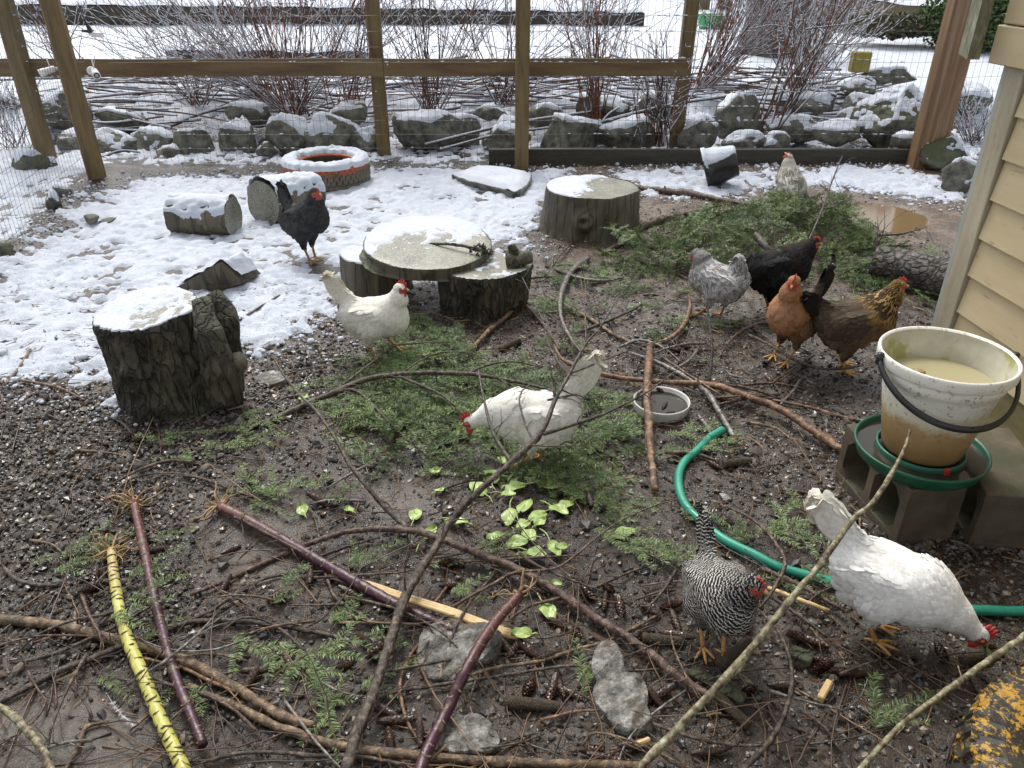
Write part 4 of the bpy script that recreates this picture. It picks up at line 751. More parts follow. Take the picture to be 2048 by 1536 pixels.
# the slab
cz = max(zt2, zt3) + .0; dc = P(858, 492, (cy2 + cy3) / 2); ztop = dc[2]; rS = .255 * FPX / 1580 * (np.linalg.norm(P(985, 500, dc[1]) - P(730, 500, dc[1])) / .255 / 2); print('slab', dc, rS)
stump('slab_table_top', 'round tree slab laid as a table top across two stumps, snow on its far half', dc[0], dc[1] + .02, rS * .98, rS, .055, 'bark_smooth', 'cut_wood', 41, .005, .95, 0, (0, 0), snow=(-.10, .008, -.35, 1.0), z0=ztop - .04, cat='table', seg=140, cut=-.03, cuty=.10, slabm=True)
t = thing('moss_twig', 'mossy broken twig lying on the slab table', 'twig', P(950, 505, dc[1] - .1)); a = P(860, 492, dc[1]); a[2] = ztop + .012; b = P(955, 512, dc[1] - .1); b[2] = ztop + .02; c = P(975, 520, dc[1] - .12); c[2] = ztop + .01
mb = MB(); tube(mb, smoothpath([a, (a + b) / 2 + [0, 0, .008], b, c]), np.linspace(.005, .011, 19), 6, bump=.3)
rg = np.random.default_rng(3)
for k in range(46): s = rg.random(); q = b + (c - b) * s * 1.1 + rg.normal(size=3) * .014; tube(mb, [q, q + rg.normal(size=3) * .007 + [0, 0, .005]], [.006, .003], 4)
mb.build('wood', M['bark_dark'], t)
# logs
def log(name, label, a, b, r, mat, snow=.02, lim=.3, seed=0, r2=None, ends='cut_wood', amp=.5, cat='log', bow=0):
    a, b = np.array(a, float), np.array(b, float); T = nrm(b - a); up = np.array([0, 0, 1.]); A = nrm(np.cross(T, up)); B = np.cross(A, T); n, sg = 26, 64; th = np.arange(sg) / sg * 6.28318; s = np.linspace(0, 1, n); r2 = r2 or r
    L = np.linalg.norm(b - a); S_, T_ = np.meshgrid(s, th, indexing='ij'); p = np.stack([np.cos(T_) * 2.6, np.sin(T_) * 2.6, S_ * L * 7], -1); rr = (r + (r2 - r) * S_) * (1 + .07 * fbm(p, 1, 2, seed)) - .10 * r * np.abs(fbm(np.stack([np.cos(T_) * 6, np.sin(T_) * 6, S_ * L * 9], -1), 1, 3, seed + 3))
    V = a + (b - a) * S_[..., None] + A * (np.cos(T_) * rr)[..., None] + B * (np.sin(T_) * rr)[..., None]; V[..., 2] -= bow * np.sin(S_ * math.pi); V = V.reshape(-1, 3); i = np.arange(n - 1)[:, None] * sg; j = np.arange(sg)[None]; F = np.stack([i + j, i + (j + 1) % sg, i + sg + (j + 1) % sg, i + sg + j], -1).reshape(-1, 4)
    root = thing(name, label, cat, ((a + b) / 2)[:2].tolist() + [V[:, 2].min()]); mb = MB(); mb.add(V, F); mb.build('bark', M[mat], root)
    for q, k0 in ((a, 0), (b, (n - 1) * sg)):
        ring = V[k0:k0 + sg]; W_ = np.vstack([ring, (ring * .5 + q * .5), q[None]]); Fq = [np.stack([np.arange(sg), (np.arange(sg) + 1) % sg, sg + (np.arange(sg) + 1) % sg, sg + np.arange(sg)], 1), np.stack([sg + np.arange(sg), sg + (np.arange(sg) + 1) % sg, np.full(sg, 2 * sg)], 1)]
        if k0: pass
        mb = MB(); mb.add(W_, Fq); mb.build('cut_face', M[ends], root)
    if snow: snow_shell(V, F, 'snow', root, snow, lim, amp=amp, seed=seed, nz=24)
    return root
g1 = G(405, 478); log('short_log', 'short thick log lying in the snow with snow along its top', [G(345, 470)[0], g1[1] + .14, .095], [G(470, 470)[0], g1[1] + .10, .095], .108, 'bark_smooth', .014, .42, 5, .115, amp=1.3)
g1 = G(540, 455); log('short_log', 'snow covered log right behind the dark grey hen at left with its cut end showing', [G(530, 450)[0], g1[1] + .07, .12], [G(640, 400)[0], g1[1] + .42, .09], .135, 'bark_smooth', .024, .28, 6, .11, amp=1.2)
g1 = G(1820, 585); log('short_log', 'flaky barked log lying behind the shed corner and the gold necked hen', [G(1745, 560)[0], G(1745, 572)[1] + .10, .085], [G(1915, 610)[0] + .05, G(1900, 610)[1] + .09, .08], .088, 'bark_flake', 0, 0, 8, .09)
# tilted stone block and slate
g1 = G(420, 588); t = thing('stone_block', 'wedge of smooth grey stone tilted up out of the snow', 'stone', g1); k = g1[1]
A, B, C_, D = P(352, 575, k), P(440, 524, k), P(480, 556, k + .03), P(385, 590, k - .0); off = np.array([.05, .16, -.02])
V = np.array([A, D, C_, B, A + off, D + off, C_ + off, B + off]); V[[1, 5], 2] = -.02; V[2, 2] -= .03; V[5:7, 2] -= .02; mb = MB(); mb.add(V, [[0, 1, 2, 3], [7, 6, 5, 4], [0, 3, 7, 4], [3, 2, 6, 7], [2, 1, 5, 6], [1, 0, 4, 5]]); mb.build('stone', M['bark_smooth'], t, smooth=False)
mb = MB(); W_ = np.array([A, B, C_]); Q = []
for u in np.linspace(0, 1, 22):
    p = A * (1 - 2 * u) + B * 2 * u if u < .5 else B * (2 - 2 * u) + C_ * (2 * u - 1)
    for v_ in np.linspace(0.1, 1.0, 9): Q.append(p + off * v_ + [0, 0, .004 + .012 * max(-.5, .5 + vn(np.array(p * 40 + v_ * 7), 3))])
i = np.arange(21)[:, None] * 9; j = np.arange(8)[None]; mb.add(Q, [np.stack([i + j, i + 9 + j, i + 10 + j, i + j + 1], -1).reshape(-1, 4)]); mb.build('snow', M['snow'], t)['kind'] = 'stuff'
pl = [(903, 349), (935, 362), (1000, 378), (1035, 386), (1062, 360), (1050, 343), (960, 335)]; pts = np.array([G(*q, .045) for q in pl]); t = thing('flat_stone', 'flat slate under thick snow left of the big smooth stump', 'stone', pts.mean(0)); q2 = smoothpath(np.vstack([pts, pts[:1]]), 5)[:-1]; n = len(q2); jj = np.arange(n)
mb = MB(); q2[:, 2] += .012 * vn(q2 * 9, 4); lo = q2 - [0, -.02, .05]; mb.add(np.vstack([q2, lo]), [jj[None], np.stack([jj, (jj + 1) % n, n + (jj + 1) % n, n + jj], 1)[:, ::-1]]); mb.build('slate', M['rock'], t, smooth=False)
cen = q2.mean(0); Q = []; m_ = 12
for v_ in np.linspace(1.0, 0, m_): Q.append(cen + (q2 - cen) * v_ * .97 + np.array([0, .006, 0]) + np.array([[0, 0, 1.]]) * (.028 * min(1, (1 - v_) * 4) + .008 * vn(q2 * 40 * (v_ + .2), 5) + .002)[:, None])
i = np.arange(m_ - 1)[:, None] * n; j = jj[None]; mb = MB(); mb.add(np.concatenate(Q), [np.stack([i + j, i + (j + 1) % n, i + n + (j + 1) % n, i + n + j], -1).reshape(-1, 4)]); mb.build('snow', M['snow'], t)['kind'] = 'stuff'
# ------------------------------------------------------------------ tires
def tyre(label, c, Rr, w, mat, tread=40, snow=None, seg=160, tilt=None, mi=None, zz=0):
    root = thing('tire', label, 'tire', c); prof = []; ri = Rr * .60
    for a in np.linspace(-.5, .5, 13): prof.append((Rr - .012 * (abs(a) * 2) ** 4, a * w))
    for q in [(.93, .50, .0), (.86, .515, 0), (.78, .51, 0), (.70, .48, 0), (.64, .44, 0), (.605, .42, 0), (.60, .38, 0)]: prof.append((Rr * q[0], q[1] * w))
    for q in [(.66, .34), (.80, .36), (.93, .30), (.96, 0), (.93, -.30), (.80, -.36), (.66, -.34)]: prof.append((Rr * q[0] - .012, q[1] * w))
    for q in [(.60, -.38), (.605, -.42), (.64, -.44), (.70, -.48), (.78, -.51), (.86, -.515), (.93, -.50)]: prof.append((Rr * q[0], q[1] * w))
    prof = np.array(prof); th = np.arange(seg * 2) * math.pi / seg; Rv = np.repeat(prof[:, :1], seg * 2, 1); Z = np.repeat(prof[:, 1:], seg * 2, 1); k = np.arange(seg * 2)
    for i in range(13):
        a = abs(i - 6) / 6; blk = ((k * tread // (seg * 2)) % 1 == 0); ph = (k * tread / (seg * 2) + (.5 if i % 4 < 2 else 0)) % 1; groove = (ph < .16) | (i in (3, 9)); Rv[i] -= np.where(groove, .009, 0)
    ph = (k * tread / (seg * 2)) % 1
    for i in (13, 14): Rv[i] -= np.where(ph < .3, .006, 0); Z[i] -= np.where(ph < .3, .004, 0)
    V = np.stack([Rv * np.cos(th), Rv * np.sin(th), Z + w / 2], -1).reshape(-1, 3) + np.array(c); n = len(prof); sg = seg * 2; i = np.arange(n)[:, None] * sg; i2 = ((np.arange(n) + 1) % n)[:, None] * sg; j = np.arange(sg)[None]; F = np.stack([i + j, i + (j + 1) % sg, i2 + (j + 1) % sg, i2 + j], -1).reshape(-1, 4)
    mb = MB(); mb.add(V, F); mb.build('rubber_ring', M[mat], root, smooth=False)
    if snow:
        nr = 18; u = np.linspace(0, 1, nr)[:, None]; rr = Rr * (1.0 - .36 * u); zc = w + snow * np.sin(u * math.pi) ** .6; thh = th[::2][None]; n1 = vn(np.stack(np.broadcast_arrays(np.cos(thh) * 9, np.sin(thh) * 9, u * 4), -1), 4)
        edge = .012 * n1; Z2 = zc + .012 * n1 * np.sin(u * math.pi) - .02 * (u < .02) - .02 * (u > .98); X = (rr + edge * (u < .1) + edge * (u > .9)); V = np.stack([X * np.cos(thh), X * np.sin(thh), Z2 + 0 * thh], -1).reshape(-1, 3) + np.array(c); sg = seg; i = np.arange(nr - 1)[:, None] * sg; j = np.arange(sg)[None]
        mb = MB(); mb.add(V, [np.stack([i + j, i + (j + 1) % sg, i + sg + (j + 1) % sg, i + sg + j], -1).reshape(-1, 4)]); mb.build('snow', M['snow'], root)['kind'] = 'stuff'
    return root
gl, gr = P(553, 350, 5.35), P(730, 350, 5.35); rT = (gr[0] - gl[0]) / 2 * 1.0; ct = np.array([(gl[0] + gr[0]) / 2, 0, -.01]); ct[1] = G(642, 385)[1] + rT * .9; print('tyre', ct, rT)
tyre('car tire painted orange lying flat with a ring of snow on it', ct, rT, .175, 'rubber_orange', 46, .03)
yc = np.array([1.10, .83, 0.0]); tyre('muddy car tire with flaking yellow paint at the lower right corner', yc, .30, .19, 'rubber_yellow', 40)
# ------------------------------------------------------------------ tipped black pot, bowl
g1 = G(1440, 382); t = thing('plant_pot', 'black plastic pot lying tipped on its side with snow on top', 'pot', g1); ax = nrm(np.array([-.90, .14, -.30])); zc = .145; c = np.array([g1[0] + .02, g1[1] + .12, zc]); A = np.stack([nrm(np.cross(ax, [0, 0, 1.])), np.cross(ax, nrm(np.cross(ax, [0, 0, 1.]))), ax], 1)
pp_ = np.array([(.001, -.12), (.105, -.12), (.115, -.11), (.122, -.06), (.134, 0), (.142, .05), (.150, .10), (.162, .105), (.162, .135), (.155, .137), (.148, .10), (.11, -.10), (.001, -.105)]) * .86; mb = MB(); V = lathe(mb, pp_, c, 64, axis=A); mb.build('shell', M['plastic_black'], t)
Fp = [x for v in mb.f.values() for x in v]; Fp = [f[(f < 64 * 9).all(1)] for f in Fp]; snow_shell(V, Fp, 'snow', t, .008, .55, 26, 1.0, 4)
g1 = G(1318, 838); rb = (G(1375, 812)[0] - G(1262, 812)[0]) / 2 * .97; cb = np.array([G(1318, 812)[0], G(1318, 828)[1] + .02, Hp(0.4, 2.7) + .0]); t = thing('water_bowl', 'shallow round white dish of dark water with cones floating in it', 'bowl', cb); print('bowl', cb, rb)
mb = MB(); lathe(mb, [(.001, .004), (rb * .88, .002), (rb * .97, .02), (rb * 1.0, .045), (rb * 1.015, .052), (rb * .985, .055), (rb * .95, .048), (rb * .91, .02), (.001, .012)], cb, 64); mb.build('dish', M['plastic_white'], t)
mb = MB(); lathe(mb, [(rb * .94, .037), (.0005, .037)], cb, 48); mb.build('water', M['dark_water'], t)
# ------------------------------------------------------------------ concrete blocks, waterer
def block(label, o, ax, lx, ly, lz, cells=True):
    """hollow block: cell holes run along local y; local x = long axis"""
    t = thing('concrete_block', label, 'concrete block', o); fr_ = frame(o, ax); w = .032; mb = MB()
    box(mb, (0, 0, 0), (lx, ly, w), M=fr_, bev=.003); box(mb, (0, 0, lz - w), (lx, ly, lz), M=fr_, bev=.003); rgx = [0, (lx - w) / 2, lx - w]
    for x in rgx: box(mb, (x + (.0006 if x == 0 else 0), .0006, w - .003), (x + w - (.0006 if x > 0 else 0), ly - .0006, lz - w + .003), M=fr_)
    for x in rgx[:2]:     # chamfered cell corners
        for (zx, sz) in ((w, 1), (lz - w, -1)):
            for (xx, sx_) in ((x + w, 1), (rgx[rgx.index(x) + 1], -1)):
                V = np.array([(xx - sx_ * .001, .001, zx - sz * .001), (xx + sx_ * .028, .001, zx - sz * .001), (xx - sx_ * .001, .001, zx + sz * .028)]); V = np.vstack([V, V + [0, ly - .002, 0]]); mb.add(fr_(V), [[0, 1, 2], [3, 5, 4], [1, 4, 5, 2], [0, 3, 4, 1], [0, 2, 5, 3]])
    mb.build('block', M['concrete'], t, smooth=False); return t
A0 = G(1822, 982, .19); A1 = G(1707, 862, .19); A2 = G(1942, 976, .19); dl = nrm((A1 - A0)[:3]); ln = np.linalg.norm(A1 - A0); pw = np.array([-dl[1], dl[0], 0]); pw = pw if pw @ (A2 - A0) > 0 else -pw; wdt = abs((A2 - A0) @ pw); print('block', ln, wdt, dl)
def blk2(label, base, dl, pw, lx, ly, lz):
    t = thing('concrete_block', label, 'concrete block', base); fr_ = lambda V: base + np.asarray(V)[:, :1] * dl + np.asarray(V)[:, 1:2] * pw + np.asarray(V)[:, 2:3] * np.array([0, 0, 1.]); w = .03; mb = MB()
    box(mb, (0, 0, 0), (lx, ly, w), M=fr_, bev=.003); box(mb, (0, 0, lz - w), (lx, ly, lz), M=fr_, bev=.003); xsx = [0, (lx - w) / 2, lx - w]
    for q, x in enumerate(xsx): box(mb, (x + .0007, .0007, w - .003), (x + w - .0007, ly - .0007, lz - w + .003), M=fr_)
    for q in (0, 1):
        for zx, sz in ((w, 1), (lz - w, -1)):
            for xx, s_ in ((xsx[q] + w, 1), (xsx[q + 1], -1)):
                V = np.array([(xx - s_ * .002, .001, zx - sz * .001), (xx + s_ * .03, .001, zx - sz * .001), (xx - s_ * .002, .001, zx + sz * .03)]); V = np.vstack([V, V + [0, ly - .002, 0]]); mb.add(fr_(V), [[0, 1, 2], [3, 5, 4], [1, 4, 5, 2], [0, 3, 4, 1], [0, 2, 5, 3]])
    mb.build('block', M['concrete'], t, smooth=False)
b0 = A0.copy(); b0[2] = -.005; blk2('hollow concrete block under the green tray with its cells open to the left', b0, dl, pw, max(ln, .34), wdt, .195)
B0 = G(1975, 985, .19); B0[2] = -.005; dl2 = nrm(np.array([.15, .99, 0])); pw2 = np.array([dl2[1], -dl2[0], 0]); blk2('concrete block against the shed right of the green tray', B0, dl2, pw2, .36, .19, .19)
tc = G(1838, 905, .215); tc[2] = .192; rt2 = .93 * (G(1973, 905, .235)[0] - G(1703, 905, .235)[0]) / 2; t = thing('waterer_tray', 'round dark green poultry waterer tray holding water', 'waterer', tc); print('tray', tc, rt2)
mb = MB(); lathe(mb, [(.001, 0), (rt2 * .86, 0), (rt2 * .95, .015), (rt2, .040), (rt2 * 1.01, .048), (rt2 * .985, .05), (rt2 * .965, .042), (rt2 * .92, .012), (.001, .008)], tc, 96); mb.build('dish', M['plastic_green'], t)
mb = MB(); lathe(mb, [(rt2 * .955, .032), (.0005, .032)], tc, 64); mb.build('water', M['dark_water'], t)
mb = MB(); lathe(mb, [(rt2 * .66, .008), (rt2 * .68, .045), (rt2 * .66, .048), (rt2 * .63, .046), (rt2 * .62, .010)], tc, 80); mb.build('ring', M['plastic_green'], t)
mb = MB(); an = R(-82); pc = tc + [math.cos(an) * rt2 * .69, math.sin(an) * rt2 * .69, .03]; fr_ = frame(pc, [-math.sin(an), math.cos(an), 0]); box(mb, (-.007, -.004, -.012), (.007, .004, .02), M=fr_, bev=.001); tag(mb.build('clip', M['comb_red'], t, smooth=False), 'small red clip')
# bucket
bb = tc + [0, 0, .044]; ztops = P(1900, 706, bb[1])[2]; hb = ztops - bb[2]; rbo = rt2 * .60; rto = rt2 * .97; print('bucket h', hb, 'r', rbo, rto)
t = thing('bucket', 'dirty translucent white bucket of water with a black handle standing in the green tray', 'bucket', bb)
def br(z): return rbo + (rto * .95 - rbo) * (z / hb)
pr = [(.001, 0), (rbo * .97, 0), (rbo, .006)] + [(br(z), z) for z in np.linspace(.02, hb * .76, 12)] + [(br(hb * .77) + .006, hb * .775), (br(hb * .84) + .006, hb * .85), (br(hb * .86) + .001, hb * .87), (rto * .985, hb * .885), (rto * 1.0, hb * .89), (rto * 1.01, hb * .90), (rto * 1.015, hb * .965), (rto * 1.01, hb * .99), (rto * .995, hb), (rto * .975, hb * .997), (rto * .955, hb * .98)]
mb = MB(); lathe(mb, pr, bb, 110); mb.build('wall', M['bucket'], t)
mb = MB(); lathe(mb, [(rto * .955, hb * .98), (rto * .95, hb * .93)] + [(br(z) - .004, z) for z in np.linspace(hb * .86, .01, 8)] + [(.001, .008)], bb, 110); mb.build('inner_wall', M['bucket_in'], t)
zw = hb * .72; mb = MB(); lathe(mb, [(br(zw) - .0045, zw), (.0005, zw)], bb, 80); mb.build('water', M['bucket_water'], t)
mb = MB(); V, F = ico(3); mb.add(V * [.017, .017, .008] + bb + [-.035, .05, zw], F); mb.build('float_ball', M['root'], t)
hp = []; 
for a in np.linspace(0, math.pi, 40): hp.append(bb + [-math.cos(a) * rto * 1.055, -math.sin(a) * rto * 1.06, hb * .93 - .105 * math.sin(a) ** .9])
hp = np.array(hp); mb = MB(); tube(mb, hp, .0062, 8, flat=1.5); tube(mb, hp + [0, 0, .006], .0045, 6)
for q in (hp[0], hp[-1]): tube(mb, [q + [0, 0, -.01], q + [0, 0, .02]], .009, 8)
mb.build('handle', M['plastic_black'], t)
# ------------------------------------------------------------------ hens
def smin(a, b, k): h = np.clip(.5 + .5 * (b - a) / k, 0, 1); return b * (1 - h) + a * h - k * h * (1 - h)
def sd_ell(p, c, r, B=None):
    q = p - c
    if B is not None: q = q @ B.T
    k0 = np.linalg.norm(q / r, axis=-1); k1 = np.linalg.norm(q / (np.array(r) ** 2), axis=-1) + 1e-9; return k0 * (k0 - 1) / k1
def sd_cone(p, a, b, ra, rb, fy=1.0, side=None):
    ba = b - a; pa = p - a
    h = np.clip((pa @ ba) / (ba @ ba), 0, 1); q = pa - h[:, None] * ba
    if fy != 1.0: s = q @ side; q = q + (s * (1 / fy - 1))[:, None] * side
    return np.linalg.norm(q, axis=-1) - (ra + (rb - ra) * h)
def hen(label, org, yaw, s=1.0, pitch=8, head=(.125, 0, .375), hdir=(1, 0, -.1), tail=(-.19, 0, .34), neck=None, feet=((.02, .035), (-.01, -.035)), lift=(0, 0), pal=None, mat='plume', nf=1500, comb=.022, combn=5, lobe=None, bodyz=.215, legcol=(1, 1, 1), res=.0056, seed=0, fluff=1.0, tailw=.03, wat=1.0, roll=0, leaf=False):
    rg = np.random.default_rng(seed); cp, sp = math.cos(R(pitch)), math.sin(R(pitch)); ax = np.array([cp, 0, sp]); up = np.array([-sp, 0, cp]); Y = np.array([0, 1., 0])
    c = np.array([-.005, 0, bodyz]); Bm = np.stack([ax, Y, up]); head = np.array(head, float); tail = np.array(tail, float); hd = nrm(hdir)
    br_ = c + ax * .078 - up * .012; rump = c - ax * .092 + up * .014; tb = c - ax * .105 + up * .035; sh = c + ax * .075 + up * .03
    nk = np.array(neck) if neck is not None else (sh * .45 + head * .55) + ax * .012
    hips = [c + ax * -.005 + Y * .042 * q - up * .03 for q in (1, -1)]; fp = [np.array([f[0], f[1], l]) for f, l in zip(feet, lift)]
    hock = []
    for q in (0, 1):
        m = fp[q] * .55 + hips[q] * .45; m = m + np.array([-.022, 0, .0]); m[2] = max(m[2], fp[q][2] + .072); hock.append(m)
    tm = tb * .5 + tail * .5; tS = Y
    def f(p):
        d = sd_ell(p, c, np.array([.128, .078, .083]) * np.array([1, fluff, 1]), Bm); d = smin(d, sd_ell(p, br_, np.array([.075, .068, .076])), .04); d = smin(d, sd_ell(p, rump, np.array([.062, .056, .058]), Bm), .035)
        d = smin(d, sd_ell(p, c - ax * .055 - up * .045, np.array([.062, .058 * fluff, .05]), Bm), .035)
        d = smin(d, sd_cone(p, tb + ax * .02, tail, .042, tailw, .42, tS), .04); d = smin(d, sd_cone(p, sh, nk, .056, .037), .045); d = smin(d, sd_cone(p, nk, head - hd * .008, .037, .0215), .022); d = smin(d, sd_ell(p, head + hd * .004, np.array([.0235, .0185, .0225])), .01)
        d = smin(d, sd_cone(p, head, head + hd * .022, .016, .009), .008)
        for q in (1, -1): d = smin(d, sd_ell(p, c - ax * .015 + Y * .062 * q + up * .012, np.array([.105, .022, .052]), Bm), .012)
        for q in (0, 1): d = smin(d, sd_cone(p, hips[q], hock[q] + [0.004, 0, .004], .047, .0135), .03)
        return d
    allp = np.array([c, head, tail, *hock, br_, rump]); lo, hi = allp.min(0) - .10, allp.max(0) + .10; lo[2] = max(lo[2], min(h[2] for h in hock) - .02); lo[1] = min(lo[1], -.11); hi[1] = max(hi[1], .11)
    V, F = surfnet(f, lo, hi, res / 1.0)
    eps = .002; N = np.stack([f(V + e) - f(V - e) for e in np.eye(3) * eps], 1); N = nrm(N)
    sidev = nrm(np.cross([0, 0, 1.], hd)); hup = np.cross(hd, sidev)
    eyes = [head + hd * .010 + sidev * .0175 * q + hup * .004 for q in (1, -1)]
    def region(p):
        dl = [np.linalg.norm(p - e - hd * .0 + hup * .004, axis=-1) for e in eyes]; face = np.minimum(*dl) < .0155; face |= ((p - head) @ hd > .019) & (np.linalg.norm(p - head, axis=-1) < .04); hk = np.linalg.norm(p - hock[0], axis=-1) < .016; return face
    face = region(V); pc, pa = pal(V, dict(c=c, ax=ax, up=up, head=head, nk=nk, sh=sh, tail=tail, tb=tb, br=br_), rg, False); colr = np.column_stack([pc, np.ones(len(V))])
    colr[face] = (.36, .07, .055, 1); fr0, fr1 = np.array([.42, .05, .04]), 0
    root = thing('hen', label, 'hen', org, yaw); mb = MB(); mb.add(V * s, F, 0, colr)
    # legs joined to the body mesh
    for q in (0, 1):
        k = hock[q]; g_ = fp[q] + [0, 0, .012]; lc = np.array([*legcol, 1]); path = smoothpath([hips[q] * .3 + k * .7, k, (k + g_) / 2 + [-.002, 0, 0], g_], 4); tube(mb, path * s, np.interp(np.linspace(0, 1, len(path)), [0, .33, .5, .9, 1], [.010, .0085, .0062, .0062, .0075]) * s, 8, 1, lc, bump=.06, seed=q)
        yw = rg.uniform(-.25, .25) + (0.12 if q == 0 else -.12)
        for a, L, r in ((0, .060, .0052), (.62, .050, .0048), (-.62, .050, .0048), (math.pi - .25 * (1 if q else -1), .030, .0045)):
            dr = np.array([math.cos(a + yw), math.sin(a + yw), 0]); z = fp[q][2]; dn = -.3 if lift[q] > .01 else 0
            t_ = smoothpath([g_ + [0, 0, -.002], g_ + dr * L * .35 + [0, 0, -.002 + dn * .01], g_ + dr * L * .75 + [0, 0, -.0055 + dn * .03], g_ + dr * L + [0, 0, -.0075 + dn * .05]], 4); rad = np.array([1.1, .95, 1.08, .9, 1.0, .85, .95, .8, .85, .7, .6, .4, .2]) * r; tube(mb, t_ * s, rad * s, 7, 1, lc, bump=.05)
    mb.build('body', [M['flesh'], M['leg_yellow']], root, local=True)
    # plumage
    A_ = V[F].mean(1); ar = np.linalg.norm(np.cross(V[F[:, 2]] - V[F[:, 0]], V[F[:, 3]] - V[F[:, 1]]), axis=1); fn = N[F].mean(1)
    hdist = np.minimum(np.linalg.norm(A_ - head, axis=1), np.linalg.norm(A_ - (head * .6 + nk * .4), axis=1)); w = ar * (1 + 6 * np.exp(-(hdist / .06) ** 2)); w[region(A_)] = 0; w[(A_[:, 2] < min(h[2] for h in hock) + .006)] = 0
    idx = rg.choice(len(A_), nf, p=w / w.sum()); p = A_[idx]; n = nrm(fn[idx])
    chain = [(head + hd * .02, head - hd * .01), (head, nk), (nk, sh), (br_, c), (c, tb), (tb, tail)]; chain += [(hips[0], hock[0]), (hips[1], hock[1])]
    ws, fl, pot = 0, 0, 0; cum_ = [0, .03, .03 + np.linalg.norm(nk - head), .13, .21, .32, .25, .25]; 
    for (a, b), c0_ in zip(chain, cum_):
        ba = b - a; h = np.clip(((p - a) @ ba) / (ba @ ba), 0, 1); d = np.linalg.norm(p - a - h[:, None] * ba, axis=1); wt = 1 / (d ** 4 + 1e-7); ws = ws + wt; fl = fl + wt[:, None] * nrm(ba); pot = pot + wt * (c0_ + h * np.linalg.norm(ba))
    pot = pot / ws + rg.normal(size=nf) * .0020
    fl = nrm(fl / ws[:, None] + np.array([0, 0, -.22])); fl = fl - (fl * n).sum(1)[:, None] * n; fl = nrm(fl + rg.normal(size=fl.shape) * .10); fl = nrm(fl - (fl * n).sum(1)[:, None] * n); sd = np.cross(n, fl)
    hd_ = np.linalg.norm(p - head, axis=1); tl = np.clip(((p - tb) @ nrm(tail - tb)) / np.linalg.norm(tail - tb), 0, 1); lat = np.abs(p[:, 1]); L = np.interp(hd_, [0, .03, .07, .13, .2], [.011, .014, .024, .034, .036]); Wd = np.interp(hd_, [0, .03, .07, .13, .2], [.007, .009, .012, .021, .026])
    nz_ = fl[:, 2]; L = L + .008 * tl * (tl > .3); L = L * rg.uniform(.8, 1.2, nf); wing = (lat > .058) & (np.abs((p - c) @ ax + .02) < .09); L = np.where(wing, L * 1.35, L); Wd = np.where(wing, Wd * 1.1, Wd)
    belly = ((p - c) @ up < -.04); ol = np.full(nf, 1.0); cl, al = pal(p, dict(c=c, ax=ax, up=up, head=head, nk=nk, sh=sh, tail=tail, tb=tb, br=br_, L=L), rg, True)
    ts = np.array([0, .35, .7, .92, 1.0]); wd = np.array([.45, .95, 1.0, .62, .12]); vs = np.array([-1, 0, 1.]); liftf = rg.uniform(.0, .05, nf) + .03 * belly; liftf = liftf * (1 - tl)
    G_ = p[:, None, None] + fl[:, None, None] * (ts[None, :, None, None] * L[:, None, None, None]) + sd[:, None, None] * (.5 * Wd[:, None, None, None] * wd[None, :, None, None] * vs[None, None, :, None]) + n[:, None, None] * (.0012 + (ts[None, :, None, None] * L[:, None, None, None]) * liftf[:, None, None, None] - .0022 * (vs ** 2)[None, None, :, None] * (L / .036)[:, None, None, None] - (.14 * (ts ** 2)[None, :, None, None] * L[:, None, None, None] * .5))
    nt_, nv = 5, 3; Vv = G_.reshape(-1, 3); base = np.arange(nf)[:, None, None] * 15; i = np.arange(4)[None, :, None] * 3; j = np.arange(2)[None, None]; Ff = np.stack([base + i + j, base + i + j + 1, base + i + 3 + j + 1, base + i + 3 + j], -1).reshape(-1, 4)
    # sink the roots, keep the cards above the skin
    cc = np.repeat(np.column_stack([cl, al]), 15, 0); U = np.stack(np.broadcast_arrays((ts[:, None] * (L / .036)[:, None, None] + (pot / .036)[:, None, None] * (1 if mat == 'plume_barred' else 0)), (vs * .5 + .5)[None, None]), -1).reshape(-1, 2)
    mf = MB(); mf.add(Vv * s, Ff, 0, cc, U); mf.build('plumage', M[mat], root, local=True)['kind'] = 'stuff'
    # tail fan
    mt = MB(); td = nrm(tail - tb); tu = nrm(np.cross(td, Y)); tu = tu if tu[2] > 0 or tu[0] > 0 else -tu
    for k in range(14):
        q = k % 2 * 2 - 1; a = (k / 13 - .45) * .36; d = nrm(td * math.cos(a) + np.cross(Y, td) * math.sin(a)); Lf = np.linalg.norm(tail - tb) + .024 - .03 * abs(a); p0 = tb + Y * q * .007 * (1 - k / 20); n_ = nrm(Y * q + .15 * np.cross(Y, td)); wv = .021
        t5 = np.linspace(.25, 1, 7); w7 = np.array([.5, .7, .9, 1, .95, .7, .25]); sdv = np.cross(n_, d); cu = np.cross(Y, td) * 1.0
        pts = p0 + d * (t5 * Lf)[:, None] + n_ * (.005 + .006 * t5)[:, None]; Vq = np.stack([pts - sdv * (wv * w7)[:, None] - n_ * .003, pts, pts + sdv * (wv * w7)[:, None] - n_ * .003], 1).reshape(-1, 3)
        i = np.arange(6)[:, None] * 3; j = np.arange(2)[None]; c3, a3 = pal(pts[3:4] + (td * .02), dict(c=c, ax=ax, up=up, head=head, nk=nk, sh=sh, tail=tail, tb=tb, br=br_, L=.1), rg, True); U = np.stack(np.broadcast_arrays(t5[:, None] * 4, (vs * .5 + .5)[None]), -1).reshape(-1, 2)
        mt.add(Vq * s, np.stack([i + j, i + j + 1, i + 3 + j + 1, i + 3 + j], -1).reshape(-1, 4), 0, (*c3[0], float(a3[0]) * .0), U)
    mt.build('tail', M[mat], root, local=True)
